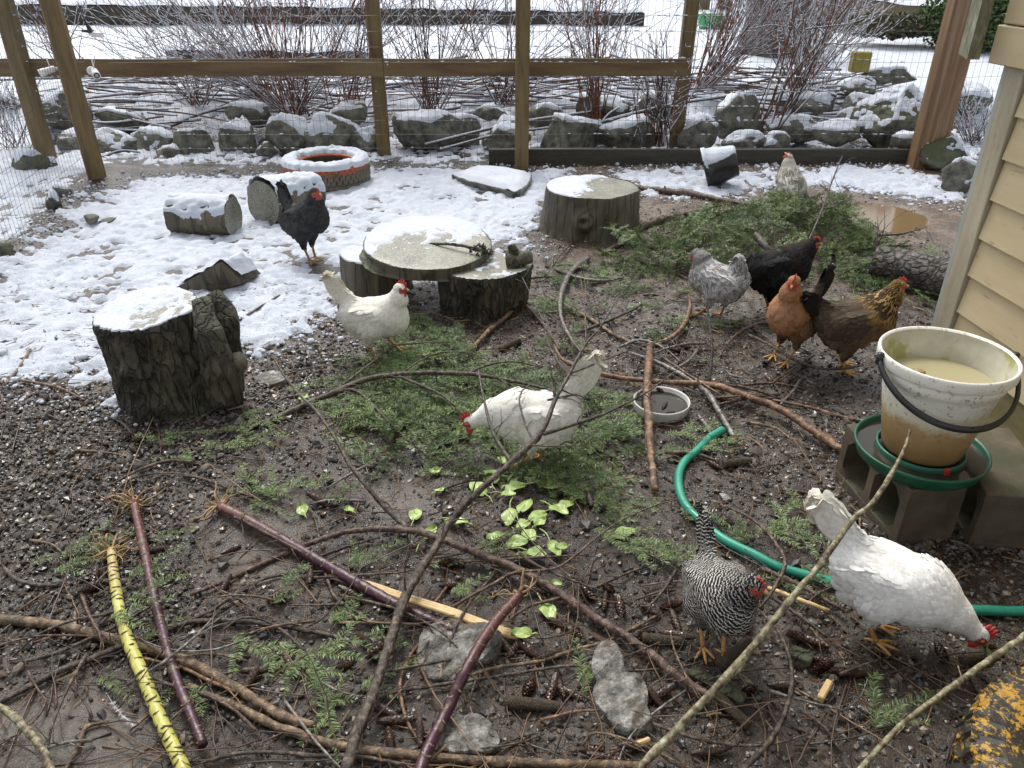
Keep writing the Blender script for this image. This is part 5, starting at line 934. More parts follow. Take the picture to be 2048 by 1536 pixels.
    # face
    m_ = MB(); nb = 26; t_ = np.linspace(0, 1, nb); pr = head + hd * (.024 - .040 * t_)[:, None] + hup * (.012 + .0125 * np.sin(t_ * math.pi * .8 + .5) ** .8)[:, None] - hup * .004; hh = comb * (.30 + .70 * np.abs(np.sin(t_ * math.pi * combn)) ** .7) * (np.sin(np.clip(t_ * .93 + .07, 0, 1) * math.pi) ** .55); nr_ = nrm(hup * 1.0 - hd * (t_[:, None] - .35) * .9)
    lean = sidev * (.25 if comb > .02 else 0); top = pr + nr_ * hh[:, None] + lean * hh[:, None]; mid = pr + nr_ * hh[:, None] * .5 + lean * hh[:, None] * .3; Vc = np.stack([pr + sidev * .0035 - hup * .003, mid + sidev * .0024, top + sidev * .0007, top - sidev * .0007, mid - sidev * .0024, pr - sidev * .0035 - hup * .003], 1).reshape(-1, 3); i = np.arange(nb - 1)[:, None] * 6; j = np.arange(6)[None]
    m_.add(Vc * s, [np.stack([i + j, i + (j + 1) % 6, i + 6 + (j + 1) % 6, i + 6 + j], -1).reshape(-1, 4), np.arange(6)[None], (np.arange(6) + (nb - 1) * 6)[None]]); m_.build('comb', M['comb_red'], root, local=True)
    Vi, Fi = ico(2); Bh = np.stack([hd, sidev, hup])
    for q in (1, -1):
        m_ = MB(); m_.add((Vi * np.array([.0085, .0035, .0135]) * wat @ Bh + head + hd * .017 + sidev * .007 * q - hup * (.016 + .008 * wat)) * s, Fi); m_.build('wattle', M['comb_red'], root, local=True)
        if lobe: m_ = MB(); m_.add((Vi * np.array([.0065, .003, .0075]) @ Bh + head - hd * .006 + sidev * .0195 * q - hup * .007) * s, Fi); m_.build('ear_lobe', M[lobe], root, local=True)
        m_ = MB(); m_.add((Vi * .0052 @ Bh + eyes[0 if q == 1 else 1]) * s, Fi); e = m_.build('eye', M['iris'], root, local=True)
        m_ = MB(); m_.add((Vi * .0028 @ Bh + eyes[0 if q == 1 else 1] + sidev * .0031 * q + hd * .0004) * s, Fi); m_.build('pupil', M['pupil'], e, local=True)
    m_ = MB(); b_ = head + hd * .024; tube(m_, np.array([b_ - hd * .006 + hup * .001, b_ + hd * .006, b_ + hd * .013 - hup * .002, b_ + hd * .018 - hup * .0065]) * s, np.array([.0075, .006, .004, .0008]) * s, 8); tube(m_, np.array([b_ - hd * .004 - hup * .006, b_ + hd * .011 - hup * .007]) * s, np.array([.0045, .0015]) * s, 7); m_.build('beak', M['beak'], root, local=True)
    return root, head, hd, s
def seg_t(p, a, b): ba = b - a; return ((p - a) @ ba) / (ba @ ba)
def neckmask(p, g): return 1 - sstep(.02, .07, np.linalg.norm(p - (g['nk'] + (g['sh'] - g['nk']) * .2), axis=-1) - .055)
def pal_white(tint=(.80, .775, .69)):
    def f(p, g, rg, fe):
        v = rg.uniform(.9, 1.06, len(p)) if fe else np.ones(len(p)); c = np.array(tint) * v[:, None]; tl = sstep(.2, 1, seg_t(p, g['tb'], g['tail'])); c = c * (1 - tl[:, None] * np.array([.02, .05, .13])); return np.clip(c, 0, .85), np.zeros(len(p))
    return f
def pal_black(a=(.014, .014, .014), b=(.035, .033, .031), hk=None):
    def f(p, g, rg, fe):
        t = rg.random(len(p)) if fe else np.full(len(p), .4); c = np.array(a) + (np.array(b) - np.array(a)) * t[:, None]
        if hk is not None: m = neckmask(p, g); k = (rg.random(len(p)) < .25) * m; c = c + (np.array(hk) - c) * k[:, None]
        return c, np.zeros(len(p))
    return f
def pal_grey(a, b, dark=(.12, .105, .10)):
    def f(p, g, rg, fe):
        n = .5 + .5 * fbm(p, 30, 2, 5); t = np.clip(n + (rg.uniform(-.35, .35, len(p)) if fe else 0), 0, 1); c = np.array(a) + (np.array(b) - np.array(a)) * t[:, None]; hm = 1 - sstep(.05, .12, np.linalg.norm(p - g['head'], axis=-1)); c = c + (np.array(dark) - c) * (hm * .75)[:, None]; return c, .6 * (1 - hm)
    return f
def pal_gold(p, g, rg, fe):
    n = len(p); nm = neckmask(p, g); brm = sstep(-.01, .05, (p - g['br']) @ g['ax']) * (1 - nm * .5); brm = np.maximum(brm, sstep(-.03, .03, -((p - g['c']) @ g['up']) - .02) * sstep(-.06, .03, (p - g['c']) @ g['ax']))
    j = rg.uniform(.75, 1.25, n) if fe else np.ones(n); back = np.array([.085, .062, .042]) * j[:, None]; gold = np.array([.36, .225, .075]) * j[:, None]; sal = np.array([.31, .175, .095]) * (.6 + .4 * j[:, None]); und = np.array([.15, .115, .085]) * j[:, None]
    c = back; vent = sstep(.0, .05, -((p - g['c']) @ g['up'])) * sstep(-.0, .08, -((p - g['c']) @ g['ax'])); c = c + (und - c) * vent[:, None]; c = c + (sal - c) * np.clip(brm, 0, 1)[:, None]; c = c + (gold - c) * nm[:, None]
    tl = sstep(.35, .75, seg_t(p, g['tb'], g['tail'])); c = c + (np.array([.016, .013, .012]) - c) * tl[:, None]; side = nm * np.clip(1.3 - 1.2 * sstep(.0, .05, (p - g['nk']) @ np.array([1., 0, 0])), .15, 1); return c, np.clip(side, 0, 1) * .95 + .18 * (1 - nm) * (1 - np.clip(brm, 0, 1))
def pal_rust(p, g, rg, fe):
    c, a = pal_gold(p, g, rg, fe); j = rg.uniform(.8, 1.2, len(p)) if fe else np.ones(len(p)); f = sstep(-.03, .03, (p - g['nk']) @ np.array([1., 0, 0]) + .02) * sstep(-.02, .05, (p - g['c']) @ g['ax']); c = c + (np.array([.32, .165, .085]) * j[:, None] - c) * f[:, None]; return c, a * (1 - f)
def pal_bar(p, g, rg, fe):
    j = rg.uniform(.85, 1.15, len(p)) if fe else np.full(len(p), .5); hm = 1 - sstep(.03, .10, np.linalg.norm(p - g['head'], axis=-1)); c = np.ones((len(p), 3)) * j[:, None] * (1 - .45 * hm[:, None])
    if not fe: c = c * np.array([.25, .24, .23])
    return c, np.zeros(len(p))
def orgin(px, py, dz=.012): p = G(px, py); p = G(px, py, Hp(p[0], p[1]) + .003); p[2] = Hp(p[0], p[1]) + .004; return p
hen('dark grey hen standing on the snow in front of the painted tire', orgin(622, 522), R(-38), 1.0, 24, (.105, 0, .375), (1, .15, -.05), (-.155, 0, .335), bodyz=.225, feet=((.0, .03), (.02, -.02)), pal=pal_black((.022, .024, .024), (.055, .056, .054)), nf=1700, comb=.010, seed=1, legcol=(.55, .55, .6), wat=.7)
hen('white hen walking right in front of the slab table', orgin(758, 712), R(-8), .88, 4, (.125, 0, .335), (1, .0, -.08), (-.18, 0, .345), bodyz=.20, feet=((.075, .03), (-.015, -.03)), lift=(.03, 0), pal=pal_white(), nf=2000, comb=.024, lobe='lobe', seed=2, legcol=(.8, .8, .7))
w2 = hen('white hen in the centre bending to pick up a green leaf', orgin(1068, 928), R(172), .90, -2, (.225, 0, .155), (1, 0, -.42), (-.185, 0, .405), neck=(.15, 0, .20), bodyz=.20, feet=((.05, .03), (-.02, -.03)), pal=pal_white((.80, .78, .71)), nf=2200, comb=.030, lobe='lobe', seed=3, tailw=.031, wat=1.25)
hen('black and white barred hen facing the viewer in the right foreground', orgin(1422, 1290), R(-84), .80, 22, (.120, .035, .345), (.65, .70, -.22), (-.175, 0, .315), bodyz=.21, feet=((.045, .020), (.015, -.032)), pal=pal_bar, mat='plume_barred', nf=2600, comb=.013, seed=4, wat=1.0, tailw=.034)
w4 = hen('large white hen on the far right pecking down beside the green hose', orgin(1752, 1272), R(-26), .90, -10, (.215, .0, .105), (.75, 0, -.65), (-.185, 0, .345), tailw=.038, neck=(.155, 0, .145), bodyz=.195, feet=((.0, .03), (.0, -.035)), pal=pal_white((.83, .82, .78)), nf=2600, comb=.026, seed=5, lobe='lobe', wat=1.1, fluff=1.1)
hen('pale lavender grey hen with a bent neck left of the black hen', orgin(1425, 634), R(140), .86, 4, (.14, 0, .305), (.7, .2, -.75), (-.10, 0, .285), neck=(.105, 0, .295), bodyz=.205, feet=((.06, .03), (-.03, -.03)), pal=pal_grey((.34, .33, .33), (.6, .59, .59)), mat='plume_laced', nf=1700, comb=.004, seed=6, legcol=(.55, .45, .45), tailw=.045)
hen('glossy black hen with red comb on the near side of the fir heap', orgin(1540, 622), R(4), .97, 12, (.150, 0, .325), (1, 0, -.08), (-.19, 0, .215), bodyz=.215, feet=((.0, .03), (.0, -.03)), pal=pal_black((.008, .008, .009), (.022, .021, .02), (.035, .014, .009)), nf=1700, comb=.016, seed=7, legcol=(.35, .25, .22), tailw=.02)
hen('rusty breasted hen striding toward the viewer between the black hen and the brown hen', orgin(1572, 724), R(-138), .93, 24, (.10, .02, .395), (1, .35, -.25), (-.225, 0, .335), bodyz=.22, feet=((.02, .015), (.0, -.06)), pal=pal_rust, mat='plume_laced', nf=1800, comb=.022, combn=4, seed=8, tailw=.025)
hen('brown hen with golden laced neck just left of the bucket', orgin(1690, 740), R(4), .98, 10, (.135, 0, .355), (1, 0, -.05), (-.20, 0, .30), bodyz=.215, feet=((.0, .03), (-.02, -.035)), pal=pal_gold, mat='plume_laced', nf=2000, comb=.018, combn=4, seed=9, tailw=.026)
hen('pale grey hen seen from behind with its head raised on the far fir branches', orgin(1572, 428), R(98), .88, 34, (.085, .01, .375), (.6, .4, .6), (-.11, 0, .235), bodyz=.20, feet=((.0, .03), (.0, -.03)), pal=pal_grey((.34, .32, .27), (.6, .58, .52), (.45, .43, .38)), mat='plume_laced', nf=1500, comb=.010, seed=10, fluff=1.15, tailw=.03)
# ------------------------------------------------------------------ naming small things by what they lie beside
LM = [(330, 720, 'the snowy stump'), (745, 640, 'the table hen'), (860, 560, 'the slab table'), (1060, 850, 'the centre hen'), (1425, 1140, 'the barred hen'), (1780, 1130, 'the pecking white hen'), (1318, 810, 'the white dish'), (1850, 900, 'the green tray'),
      (290, 1230, 'the yellow stalk'), (345, 1330, 'the left purple stalk'), (700, 1160, 'the long purple stalk'), (930, 1340, 'the right purple stalk'), (905, 1310, 'the pale wet stone'), (1230, 1390, 'the long grey stone'), (940, 1485, 'the bottom grey stone'), (1180, 400, 'the big smooth stump'),
      (1450, 600, 'the lavender hen'), (1560, 660, 'the rusty hen'), (1690, 680, 'the brown hen'), (1380, 980, 'the green hose'), (1990, 1450, 'the yellow tire'), (1830, 560, 'the flaky log'), (405, 440, 'the short log'), (1050, 1040, 'the leaf heap'), (500, 1060, 'the long purple root end'), (240, 1000, 'the left stalk roots')]
_used = {}
def auto(base, px, py, group, verb='lying'):
    dd = sorted((math.hypot(px - a, (py - b) * 1.2), n, a, b) for a, b, n in LM); d, n, a, b = dd[0]; ang = math.degrees(math.atan2(-(py - b), px - a)) % 360
    rel = 'against' if d < 35 else ['right of', 'back right of', 'behind', 'back left of', 'left of', 'front left of', 'in front of', 'front right of'][int(((ang + 22.5) % 360) // 45)]
    l = f'{base} {verb} {rel} {n}'
    k = 1
    while l in _used and k < 9:
        l2 = f'{base} {rel} {n}, toward {dd[k][1]}'; l = l2 if len(l2.replace(',', '').split()) < 17 else l; k += 1
    _used[l] = 1; return l
# ------------------------------------------------------------------ gravel
GR = ppoly([(-300, 745), (100, 755), (240, 800), (260, 850), (480, 780), (620, 700), (700, 690), (640, 830), (480, 930), (420, 1000), (380, 1100), (480, 1240), (300, 1330), (-300, 1400)])
def scatter(n, x0, x1, y0, y1, dens, seed):
    rg = np.random.default_rng(seed); x = rg.uniform(x0, x1, n * 6); y = rg.uniform(y0, y1, n * 6); pp = proj(np.stack([x, y, 0 * x], 1)); vis = (pp[:, 0] > -80) & (pp[:, 0] < 2130) & (pp[:, 1] < 1620)
    k = rg.random(len(x)) < dens(x, y) * vis; return x[k][:n], y[k][:n], rg
def gdens(x, y):
    g_ = sstep(-.12, .1, poly_sd(x, y, GR)); s = np.zeros_like(x)
    for pl, w in SILT: s = np.maximum(s, sstep(-.05, .08, poly_sd(x, y, pl)) * (1 if w > .5 else 0))
    n = .5 + .5 * fb2(x, y, 2.6, 2, 7); right = sstep(.5, 1.0, x) * (1 - sstep(1.9, 2.5, y)); d = np.maximum(g_, (.20 + .45 * n) * (1 - .55 * sstep(2.4, 3.2, y)) + .25 * right); d = d * (1 - sstep(3.6, 4.4, y) * .85)
    return np.clip(d * (1 - .93 * s), 0, 1)
def pebbles(name, label, n, sz, seed, y0, y1, pale=.0, dens=gdens, embed=.15, x0=-2.9, x1=2.4):
    x, y, rg = scatter(n, x0, x1, y0, y1, dens, seed); n = len(x); V0, F0 = ico(1)
    var = []
    for k in range(14):
        r = np.random.default_rng(k + 900); R_ = np.full(len(V0), 1.)
        for q in range(6): nn = nrm(r.normal(size=3)); dd = r.uniform(.45, .8); c = V0 @ nn; R_ = np.minimum(R_, np.where(c > .1, dd / np.maximum(c, .1), 9))
        var.append(V0 * R_[:, None])
    var = np.array(var); s = sz * np.exp(rg.normal(size=n) * .33); an = np.stack([rg.uniform(.8, 1.3, n), rg.uniform(.6, 1.0, n), rg.uniform(.35, .75, n)], 1); V = var[rg.integers(0, 14, n)] * an[:, None] * s[:, None, None]
    ax, ay, az = rg.normal(size=n) * .35, rg.normal(size=n) * .35, rg.uniform(0, 6.28, n); Rm = np.array([rotm(a, b, c) for a, b, c in zip(ax, ay, az)]); V = np.einsum('nij,nkj->nki', Rm, V)
    z = mud_z(x, y) + s * an[:, 2] * embed + rg.random(n) * .006 * sstep(0, .1, poly_sd(x, y, GR)); V = V + np.stack([x, y, z], 1)[:, None]; F = (F0[None] + (np.arange(n) * len(V0))[:, None, None]).reshape(-1, 3)
    pal = np.array([(.045, .045, .046), (.075, .073, .07), (.032, .03, .028), (.11, .105, .095), (.07, .055, .042), (.17, .155, .13), (.05, .052, .06), (.10, .07, .05)]); wt = np.array([.24, .22, .16, .12, .1, .03 + pale, .1, .05]); wt /= wt.sum()
    c = pal[rg.choice(8, n, p=wt)] * rg.uniform(.7, 1.25, (n, 1)); c = np.repeat(np.column_stack([c, np.ones(n)]), len(V0), 0); mb = MB(); mb.add(V.reshape(-1, 3), F, 0, c); o = mb.build(name, M['gravel'], smooth=False, loc=(0, 0, 0)); tag(o, label, 'gravel', None, 'stuff'); return o
pebbles('gravel', 'wet dark angular gravel spread over the ground', 17500, .0088, 1, .75, 3.3, .02)
pebbles('gravel', 'fine grit pressed into the mud', 14000, .0040, 2, .75, 3.0, .05, embed=.1)
pebbles('gravel', 'small stones scattered over the middle of the run', 4500, .0075, 3, 2.6, 5.2, .06, dens=lambda x, y: np.clip((.3 + .4 * fb2(x, y, 2, 2, 3)) * (poly_sd(x, y, SNOW_IN[0]) < .1), 0, 1))
# ------------------------------------------------------------------ fallen needles and chaff
def litter(n, L, r, cols, label, seed, dens, name='twig_litter', y1=3.6, up=.25, x1=2.4):
    x, y, rg = scatter(n, -2.6, x1, .8, y1, dens, seed); n = len(x); a = rg.uniform(0, 6.28, n); l = L * rg.uniform(.4, 1.3, n); z = mud_z(x, y) + .004 + rg.random(n) * .008; e = rg.normal(size=n) * up
    d = np.stack([np.cos(a), np.sin(a), e * .5], 1) * (l / 2)[:, None]; c = np.stack([x, y, z + np.abs(d[:, 2])], 1); bend = np.stack([-np.sin(a), np.cos(a), 0 * a], 1) * (l * rg.normal(size=n) * .12)[:, None]; w = np.stack([-np.sin(a), np.cos(a), 0 * a], 1) * r; u = np.array([0, 0, r * 1.3])
    P3 = [c - d, c + bend, c + d]; V = np.stack([q + o for q in P3 for o in (w, -w, np.broadcast_to(u, w.shape))], 1).reshape(-1, 3); b = (np.arange(n) * 9)[:, None, None]; F = []
    for s in (0, 3): F += [(s, s + 3, s + 5, s + 2), (s + 2, s + 5, s + 4, s + 1)]
    F = (np.array(F)[None] + b).reshape(-1, 4); cc = np.array(cols)[rg.integers(0, len(cols), n)] * rg.uniform(.6, 1.3, (n, 1)); cc = np.repeat(np.column_stack([cc, np.ones(n)]), 9, 0); mb = MB(); mb.add(V, F, 0, cc); o = mb.build(name, M['twig_litter'], smooth=False, loc=(0, 0, 0)); tag(o, label, 'litter', None, 'stuff')
dl_ = lambda x, y: np.clip((.25 + .6 * (.5 + .5 * fb2(x, y, 3, 2, 55))) * (1 - .8 * np.maximum.reduce([sstep(-.02, .08, poly_sd(x, y, p)) for p, w in SILT[:3]])) * (1 - .7 * sstep(0, .1, poly_sd(x, y, GR))), 0, 1)
litter(9000, .022, .0007, [(.16, .07, .03), (.10, .05, .025), (.22, .12, .05), (.06, .04, .02)], 'brown fir needles strewn over the mud', 11, dl_, 'needle_litter')
litter(1500, .075, .0014, [(.10, .06, .035), (.06, .04, .028), (.20, .12, .06), (.3, .2, .1)], 'thin broken twiglets strewn over the ground', 12, dl_, up=.15)
litter(260, .06, .0024, [(.3, .18, .09), (.22, .13, .07), (.12, .08, .05), (.4, .3, .16)], 'short pale wood splinters strewn over the ground', 13, dl_, 'splinter_litter', up=.1)
# ------------------------------------------------------------------ traced branches
def cp(pts, z0=None):
    out = []
    for q in pts:
        if len(q) == 3: out.append(G(q[0], q[1], q[2]))
        else:
            p = G(q[0], q[1]); z = Hp(p[0], p[1]) + .014; out.append(G(q[0], q[1], z))
    return np.array(out)
def wpx(p, w):  # pixel width -> metres radius
    return w * ((p[1] * CT + (CH - p[2]) * ST) / FPX) / 2
def branch(label, pts, w, mat, subs=(), name='fallen_branch', cat='branch', rnd=0, seed=0, knots=True, ends=None, rndL=.10, zr=.0, dirb=None):
    """pts: picture points (x, y[, height]); w: picture widths along it"""
    q = cp(pts); path = smoothpath(q, 6); wp = np.interp(np.linspace(0, 1, len(path)), np.linspace(0, 1, len(w)), w); rad = np.array([wpx(p, a) for p, a in zip(path, wp)])
    rg = np.random.default_rng(abs(seed * 7 + int(pts[0][0] + pts[0][1]))); rad = rad * (.80 if max(w) > 8 else 1.0); path = path + rg.normal(size=path.shape) * (rad[:, None] * .06); path[:, 2] = np.maximum(path[:, 2], H(path[:, 0], path[:, 1]) + rad * .5 + .004)
    if knots: rad = rad * (1 + .05 * rg.uniform(-1, 1, len(rad))); kk = rg.integers(1, len(rad) - 1, max(1, len(rad) // 9)); rad[kk] *= rg.uniform(1.08, 1.28, len(kk)); 
    root = thing(name, label, cat, (path[0][0], path[0][1], path[:, 2].min())); mb = MB(); tube(mb, path, rad, 9 if w[0] > 12 else 6, bump=.07, seed=seed)
    if rnd:
        T = nrm(np.gradient(path, axis=0)); 
        for k in range(rnd // 2): i = rg.integers(2, len(path) - 2); dr = nrm(T[i] * .5 + rg.normal(size=3)); dr[2] = abs(dr[2]); tube(mb, [path[i], path[i] + dr * rad[i] * rg.uniform(1.3, 2.2)], [rad[i] * .55, rad[i] * .2], 5)
        for k in range(rnd):
            i = rg.integers(len(path) // 4, len(path)); L = rndL * rg.uniform(.4, 1.5); d = nrm(T[i] + rg.normal(size=3) * np.array([.8, .8, .45 + zr])); tp = [path[i]]
            for j in range(5): d = nrm(d + rg.normal(size=3) * .16); nx = tp[-1] + d * L / 5; nx[2] = max(nx[2], Hp(nx[0], nx[1]) + .006); tp.append(nx)
            tube(mb, tp, np.linspace(min(rad[i] * .5, .0028), .0008, 6), 4)
    mb.build('wood', M[mat], root)
    for sp in subs:
        sq = smoothpath(cp(sp[0]), 6); sr = np.array([wpx(p, a) for p, a in zip(sq, np.linspace(sp[1], sp[2], len(sq)))]); mb = MB(); sq[:, 2] = np.maximum(sq[:, 2], H(sq[:, 0], sq[:, 1]) + sr * .5 + .003); tube(mb, sq, sr, 5, bump=.08)
        T = nrm(np.gradient(sq, axis=0))
        for k in range(sp[3] if len(sp) > 3 else 3):
            i = rg.integers(2, len(sq)); L = .06 * rg.uniform(.4, 1.5); d = nrm(T[i] + rg.normal(size=3) * np.array([.8, .8, .45])); tp = [sq[i]]
            for j in range(4): d = nrm(d + rg.normal(size=3) * .16); tp.append(tp[-1] + d * L / 4)
            tube(mb, tp, np.linspace(min(sr[i] * .6, .002), .0007, 5), 4)
        mb.build('side_twig', M[mat], root)
    if ends: mb = MB(); p, a = path[-1 if ends > 0 else 0], rad[-1 if ends > 0 else 0]; T_ = nrm(path[-1] - path[-2]) if ends > 0 else nrm(path[0] - path[1]); tube(mb, [p, p + T_ * .0015], a * .93, 10); mb.build('cut_end', M['cut_orange'], root)
    return root
branch('long forked bare branch rising across the leaf eating white hen', [(690, 1545, 0.060), (715, 1460, 0.060), (745, 1390, 0.060), (775, 1300, 0.060), (812, 1190, 0.072), (868, 1100, 0.084), (902, 1045, 0.108), (960, 980, 0.192), (1022, 925, 0.240), (1082, 865, 0.288), (1110, 800, 0.336), (1135, 755, 0.368), (1170, 690, 0.416), (1200, 655, 0.448), (1240, 590, 0.496), (1285, 540, 0.528)], [32, 30, 28, 26, 25, 20, 18, 17, 16, 15, 11, 9, 7, 5, 3, 2], 'branch_dark',
       subs=[([(1087, 868, 0.288), (1180, 838, 0.304), (1225, 820, 0.304), (1300, 780, 0.320), (1372, 725, 0.336)], 9, 2, 7), ([(1070, 888, 0.272), (1048, 840, 0.288), (1040, 790, 0.320), (1075, 757, 0.320)], 6, 2, 3), ([(1128, 752, 0.368), (1160, 740, 0.368), (1260, 700, 0.400), (1330, 680, 0.416)], 5, 2, 5), ([(1130, 745, 0.368), (1098, 690, 0.400), (1085, 640, 0.432), (1045, 555, 0.480)], 5, 1.5, 5),
             ([(1160, 705, 0.400), (1120, 650, 0.448), (1078, 610, 0.480)], 4, 1.5, 3), ([(1172, 685, 0.416), (1170, 620, 0.464), (1160, 545, 0.512)], 4, 1.5, 4), ([(1095, 800, 0.320), (1150, 790, 0.320), (1190, 796, 0.320), (1260, 760, 0.336)], 5, 1.5, 4), ([(1060, 890, 0.272), (1120, 893, 0.272), (1180, 888, 0.272)], 4, 1.5, 2), ([(1022, 925, 0.240), (985, 862, 0.256), (968, 800, 0.288), (957, 740, 0.320)], 9, 4, 6), ([(960, 980, 0.192), (1000, 935, 0.208), (998, 905, 0.224)], 4, 2, 1)], rnd=16, rndL=.12, zr=.3, name='bare_branch')
branch('dark bent branch rising left of centre and forking above the gravel', [(545, 712, .27), (568, 750, .26), (600, 790, .24), (632, 822, .22), (668, 872, .19), (700, 930, .15), (735, 975, .11), (775, 1020, .06), (816, 1058, .04)], [5, 6, 7, 9, 10, 11, 13, 15, 16], 'branch_dark', subs=[([(568, 750, .26), (620, 735, .26), (668, 730, .26)], 4, 2, 3), ([(600, 790, .24), (560, 800, .22), (500, 850, .18)], 5, 2, 4), ([(668, 872, .19), (688, 830, .21), (690, 800, .22)], 4, 2, 3)], rnd=8, zr=.3, name='bare_branch')
branch('red brown branch running from left of centre down to the barred hen', [(380, 1190), (458, 1158), (572, 1106), (640, 1080, .035), (707, 1061, .04), (814, 1059, .045), (886, 1080, .045), (955, 1106, .04), (1031, 1137, .035), (1119, 1186, .03), (1184, 1232, .03), (1260, 1278, .03), (1350, 1347, .03), (1420, 1395, .03)], [9, 12, 13, 14, 15, 18, 20, 21, 22, 23, 24, 24, 24, 24], 'branch_red', subs=[([(1119, 1196, .03), (1060, 1212, .03), (1020, 1238, .03)], 8, 6, 1)], rnd=6)
branch('arching fir limb with bare twigs over the green needles', [(480, 862), (560, 832), (617, 806, .03), (668, 786, .05), (737, 757, .07), (839, 746, .09), (935, 748, .10), (993, 756, .09), (1045, 766, .08), (1092, 778, .07), (1180, 800, .05)], [12, 14, 16, 15, 14, 12, 11, 9, 8, 7, 5], 'branch_dark',
       subs=[([(668, 784, .05), (713, 782, .06), (761, 826, .06), (805, 870, .05), (867, 920, .04)], 9, 4, 6), ([(795, 751, .08), (874, 785, .07), (908, 809, .06), (925, 826, .06)], 7, 3, 4), ([(935, 747, .10), (976, 730, .11), (1027, 723, .11), (1085, 735, .1)], 6, 3, 4), ([(685, 770, .06), (747, 723, .08), (785, 694, .09), (839, 686, .09), (900, 684, .08)], 6, 2, 5), ([(800, 748, .08), (850, 716, .1), (890, 704, .1), (940, 706, .1), (980, 722, .09)], 4, 2, 4)], rnd=14, zr=.2)
branch('thick tan branch entering from the left edge', [(-60, 1238), (0, 1240), (100, 1248), (200, 1272), (300, 1298), (400, 1335), (480, 1380), (560, 1430), (628, 1452)], [26, 26, 27, 26, 26, 26, 25, 24, 22], 'branch_tan', rnd=3)
branch('long orange tan branch along the bottom edge', [(380, 1372), (425, 1395), (470, 1412), (560, 1455), (680, 1492), (800, 1507), (950, 1520), (1100, 1526), (1290, 1532)], [18, 20, 21, 23, 24, 25, 24, 23, 20], 'branch_tan', rnd=3, ends=-1)
branch('thin orange branch squeezed below the purple stalk at left', [(282, 1316), (362, 1335), (420, 1362), (515, 1400), (600, 1440)], [8, 10, 11, 11, 8], 'branch_orange', rnd=2)
branch('dark branch bending up from the left edge toward the middle', [(-40, 1420), (0, 1404), (80, 1362), (126, 1339), (200, 1310), (267, 1282), (330, 1262), (381, 1244), (477, 1242), (560, 1252), (648, 1267), (700, 1285)], [16, 16, 16, 15, 15, 14, 13, 13, 13, 12, 11, 8], 'branch_dark', subs=[([(330, 1262), (420, 1222), (500, 1170), (560, 1150), (650, 1142)], 9, 6, 4)], rnd=8)
branch('thin dark branch crossing under both stalks from the left', [(30, 1325), (100, 1310), (200, 1268), (285, 1222), (330, 1195)], [6, 8, 8, 6, 4], 'branch_dark', rnd=5)
branch('reddish brown branch crossing from the white dish to the bucket', [(1108, 690, .03), (1127, 720, .03), (1181, 742, .03), (1250, 757, .03), (1340, 764, .035), (1425, 770, .04), (1492, 792, .04), (1562, 819, .035), (1620, 856, .03), (1690, 905, .02)], [8, 10, 11, 12, 13, 15, 18, 20, 20, 20], 'branch_orange', rnd=3, ends=1)
branch('grey brown branch ending with a cut just right of the white dish', [(1255, 704, .03), (1328, 731, .03), (1406, 778, .03), (1437, 821, .025), (1470, 878, .02)], [8, 12, 14, 15, 15], 'branch_grey', rnd=3, ends=1)
branch('peeled upright looking stick lying across the white dish', [(1300, 690, .05), (1296, 740, .07), (1294, 790, .08), (1298, 850, .06), (1302, 910, .03), (1310, 980, .02)], [16, 20, 20, 20, 19, 19], 'branch_orange', rnd=1)
branch('curved tan twig left of the lavender hen', [(1250, 681, .02), (1305, 692, .02), (1359, 661, .02), (1379, 618, .02), (1377, 587, .02)], [7, 11, 13, 10, 6], 'branch_orange', rnd=1)
branch('slender speckled branch slanting in front of the pecking white hen', [(1820, 860, .52), (1806, 905, .49), (1750, 1000, .43), (1700, 1045, .39), (1640, 1130, .33), (1580, 1200, .28), (1500, 1300, .22), (1400, 1410, .15), (1270, 1545, .08)], [7, 10, 13, 16, 17, 18, 20, 21, 22], 'branch_lichen', rnd=0, subs=[([(1400, 1410, .15), (1430, 1375, .13), (1490, 1330, .1)], 10, 12, 0)], name='bare_branch')
branch('lichen grey green branch across the lower right corner', [(2100, 1240, .2), (2048, 1272, .19), (1958, 1335, .17), (1880, 1392, .15), (1800, 1452, .13), (1700, 1560, .1)], [15, 15, 17, 15, 14, 13], 'branch_lichen', rnd=2, name='bare_branch', subs=[([(1925, 1360, .16), (1916, 1332, .165)], 4, 3, 0)])
branch('curved dark vine sweeping below the barred hen', [(1520, 1222, .02), (1559, 1267, .05), (1582, 1331, .06), (1578, 1400, .05), (1544, 1476, .04), (1480, 1545, .04)], [8, 9, 11, 13, 15, 16], 'branch_dark')
branch('thin curved twig arching right of the barred hen', [(1440, 1010, .02), (1468, 1019, .04), (1514, 1045, .06), (1552, 1087, .07), (1570, 1129, .07), (1544, 1183, .04), (1520, 1215, .02)], [5, 6, 7, 8, 8, 7, 6], 'branch_red')
branch('dark twig leading right below the barred hen', [(1525, 1183, .02), (1590, 1225, .03), (1655, 1274, .02)], [9, 11, 9], 'branch_dark', rnd=2)
branch('straw coloured stick right of the barred hen', [(1536, 1175, .02), (1600, 1200, .03), (1658, 1222, .02)], [11, 12, 11], 'straw', name='stick', cat='stick')
branch('dark stick beside the hose right of the barred hen', [(1520, 1135, .02), (1600, 1172, .025), (1690, 1222, .02)], [12, 12, 10], 'branch_red', name='stick', cat='stick')
branch('long thin twig climbing from the middle to the upper right', [(886, 1225, .03), (940, 1193, .05), (993, 1164, .06), (1031, 1145, .06), (1108, 1137, .06), (1146, 1114, .07), (1222, 1053, .09), (1298, 1015, .11), (1350, 1000, .12)], [9, 9, 9, 8, 7, 6, 5, 4, 3], 'branch_red', rnd=4)
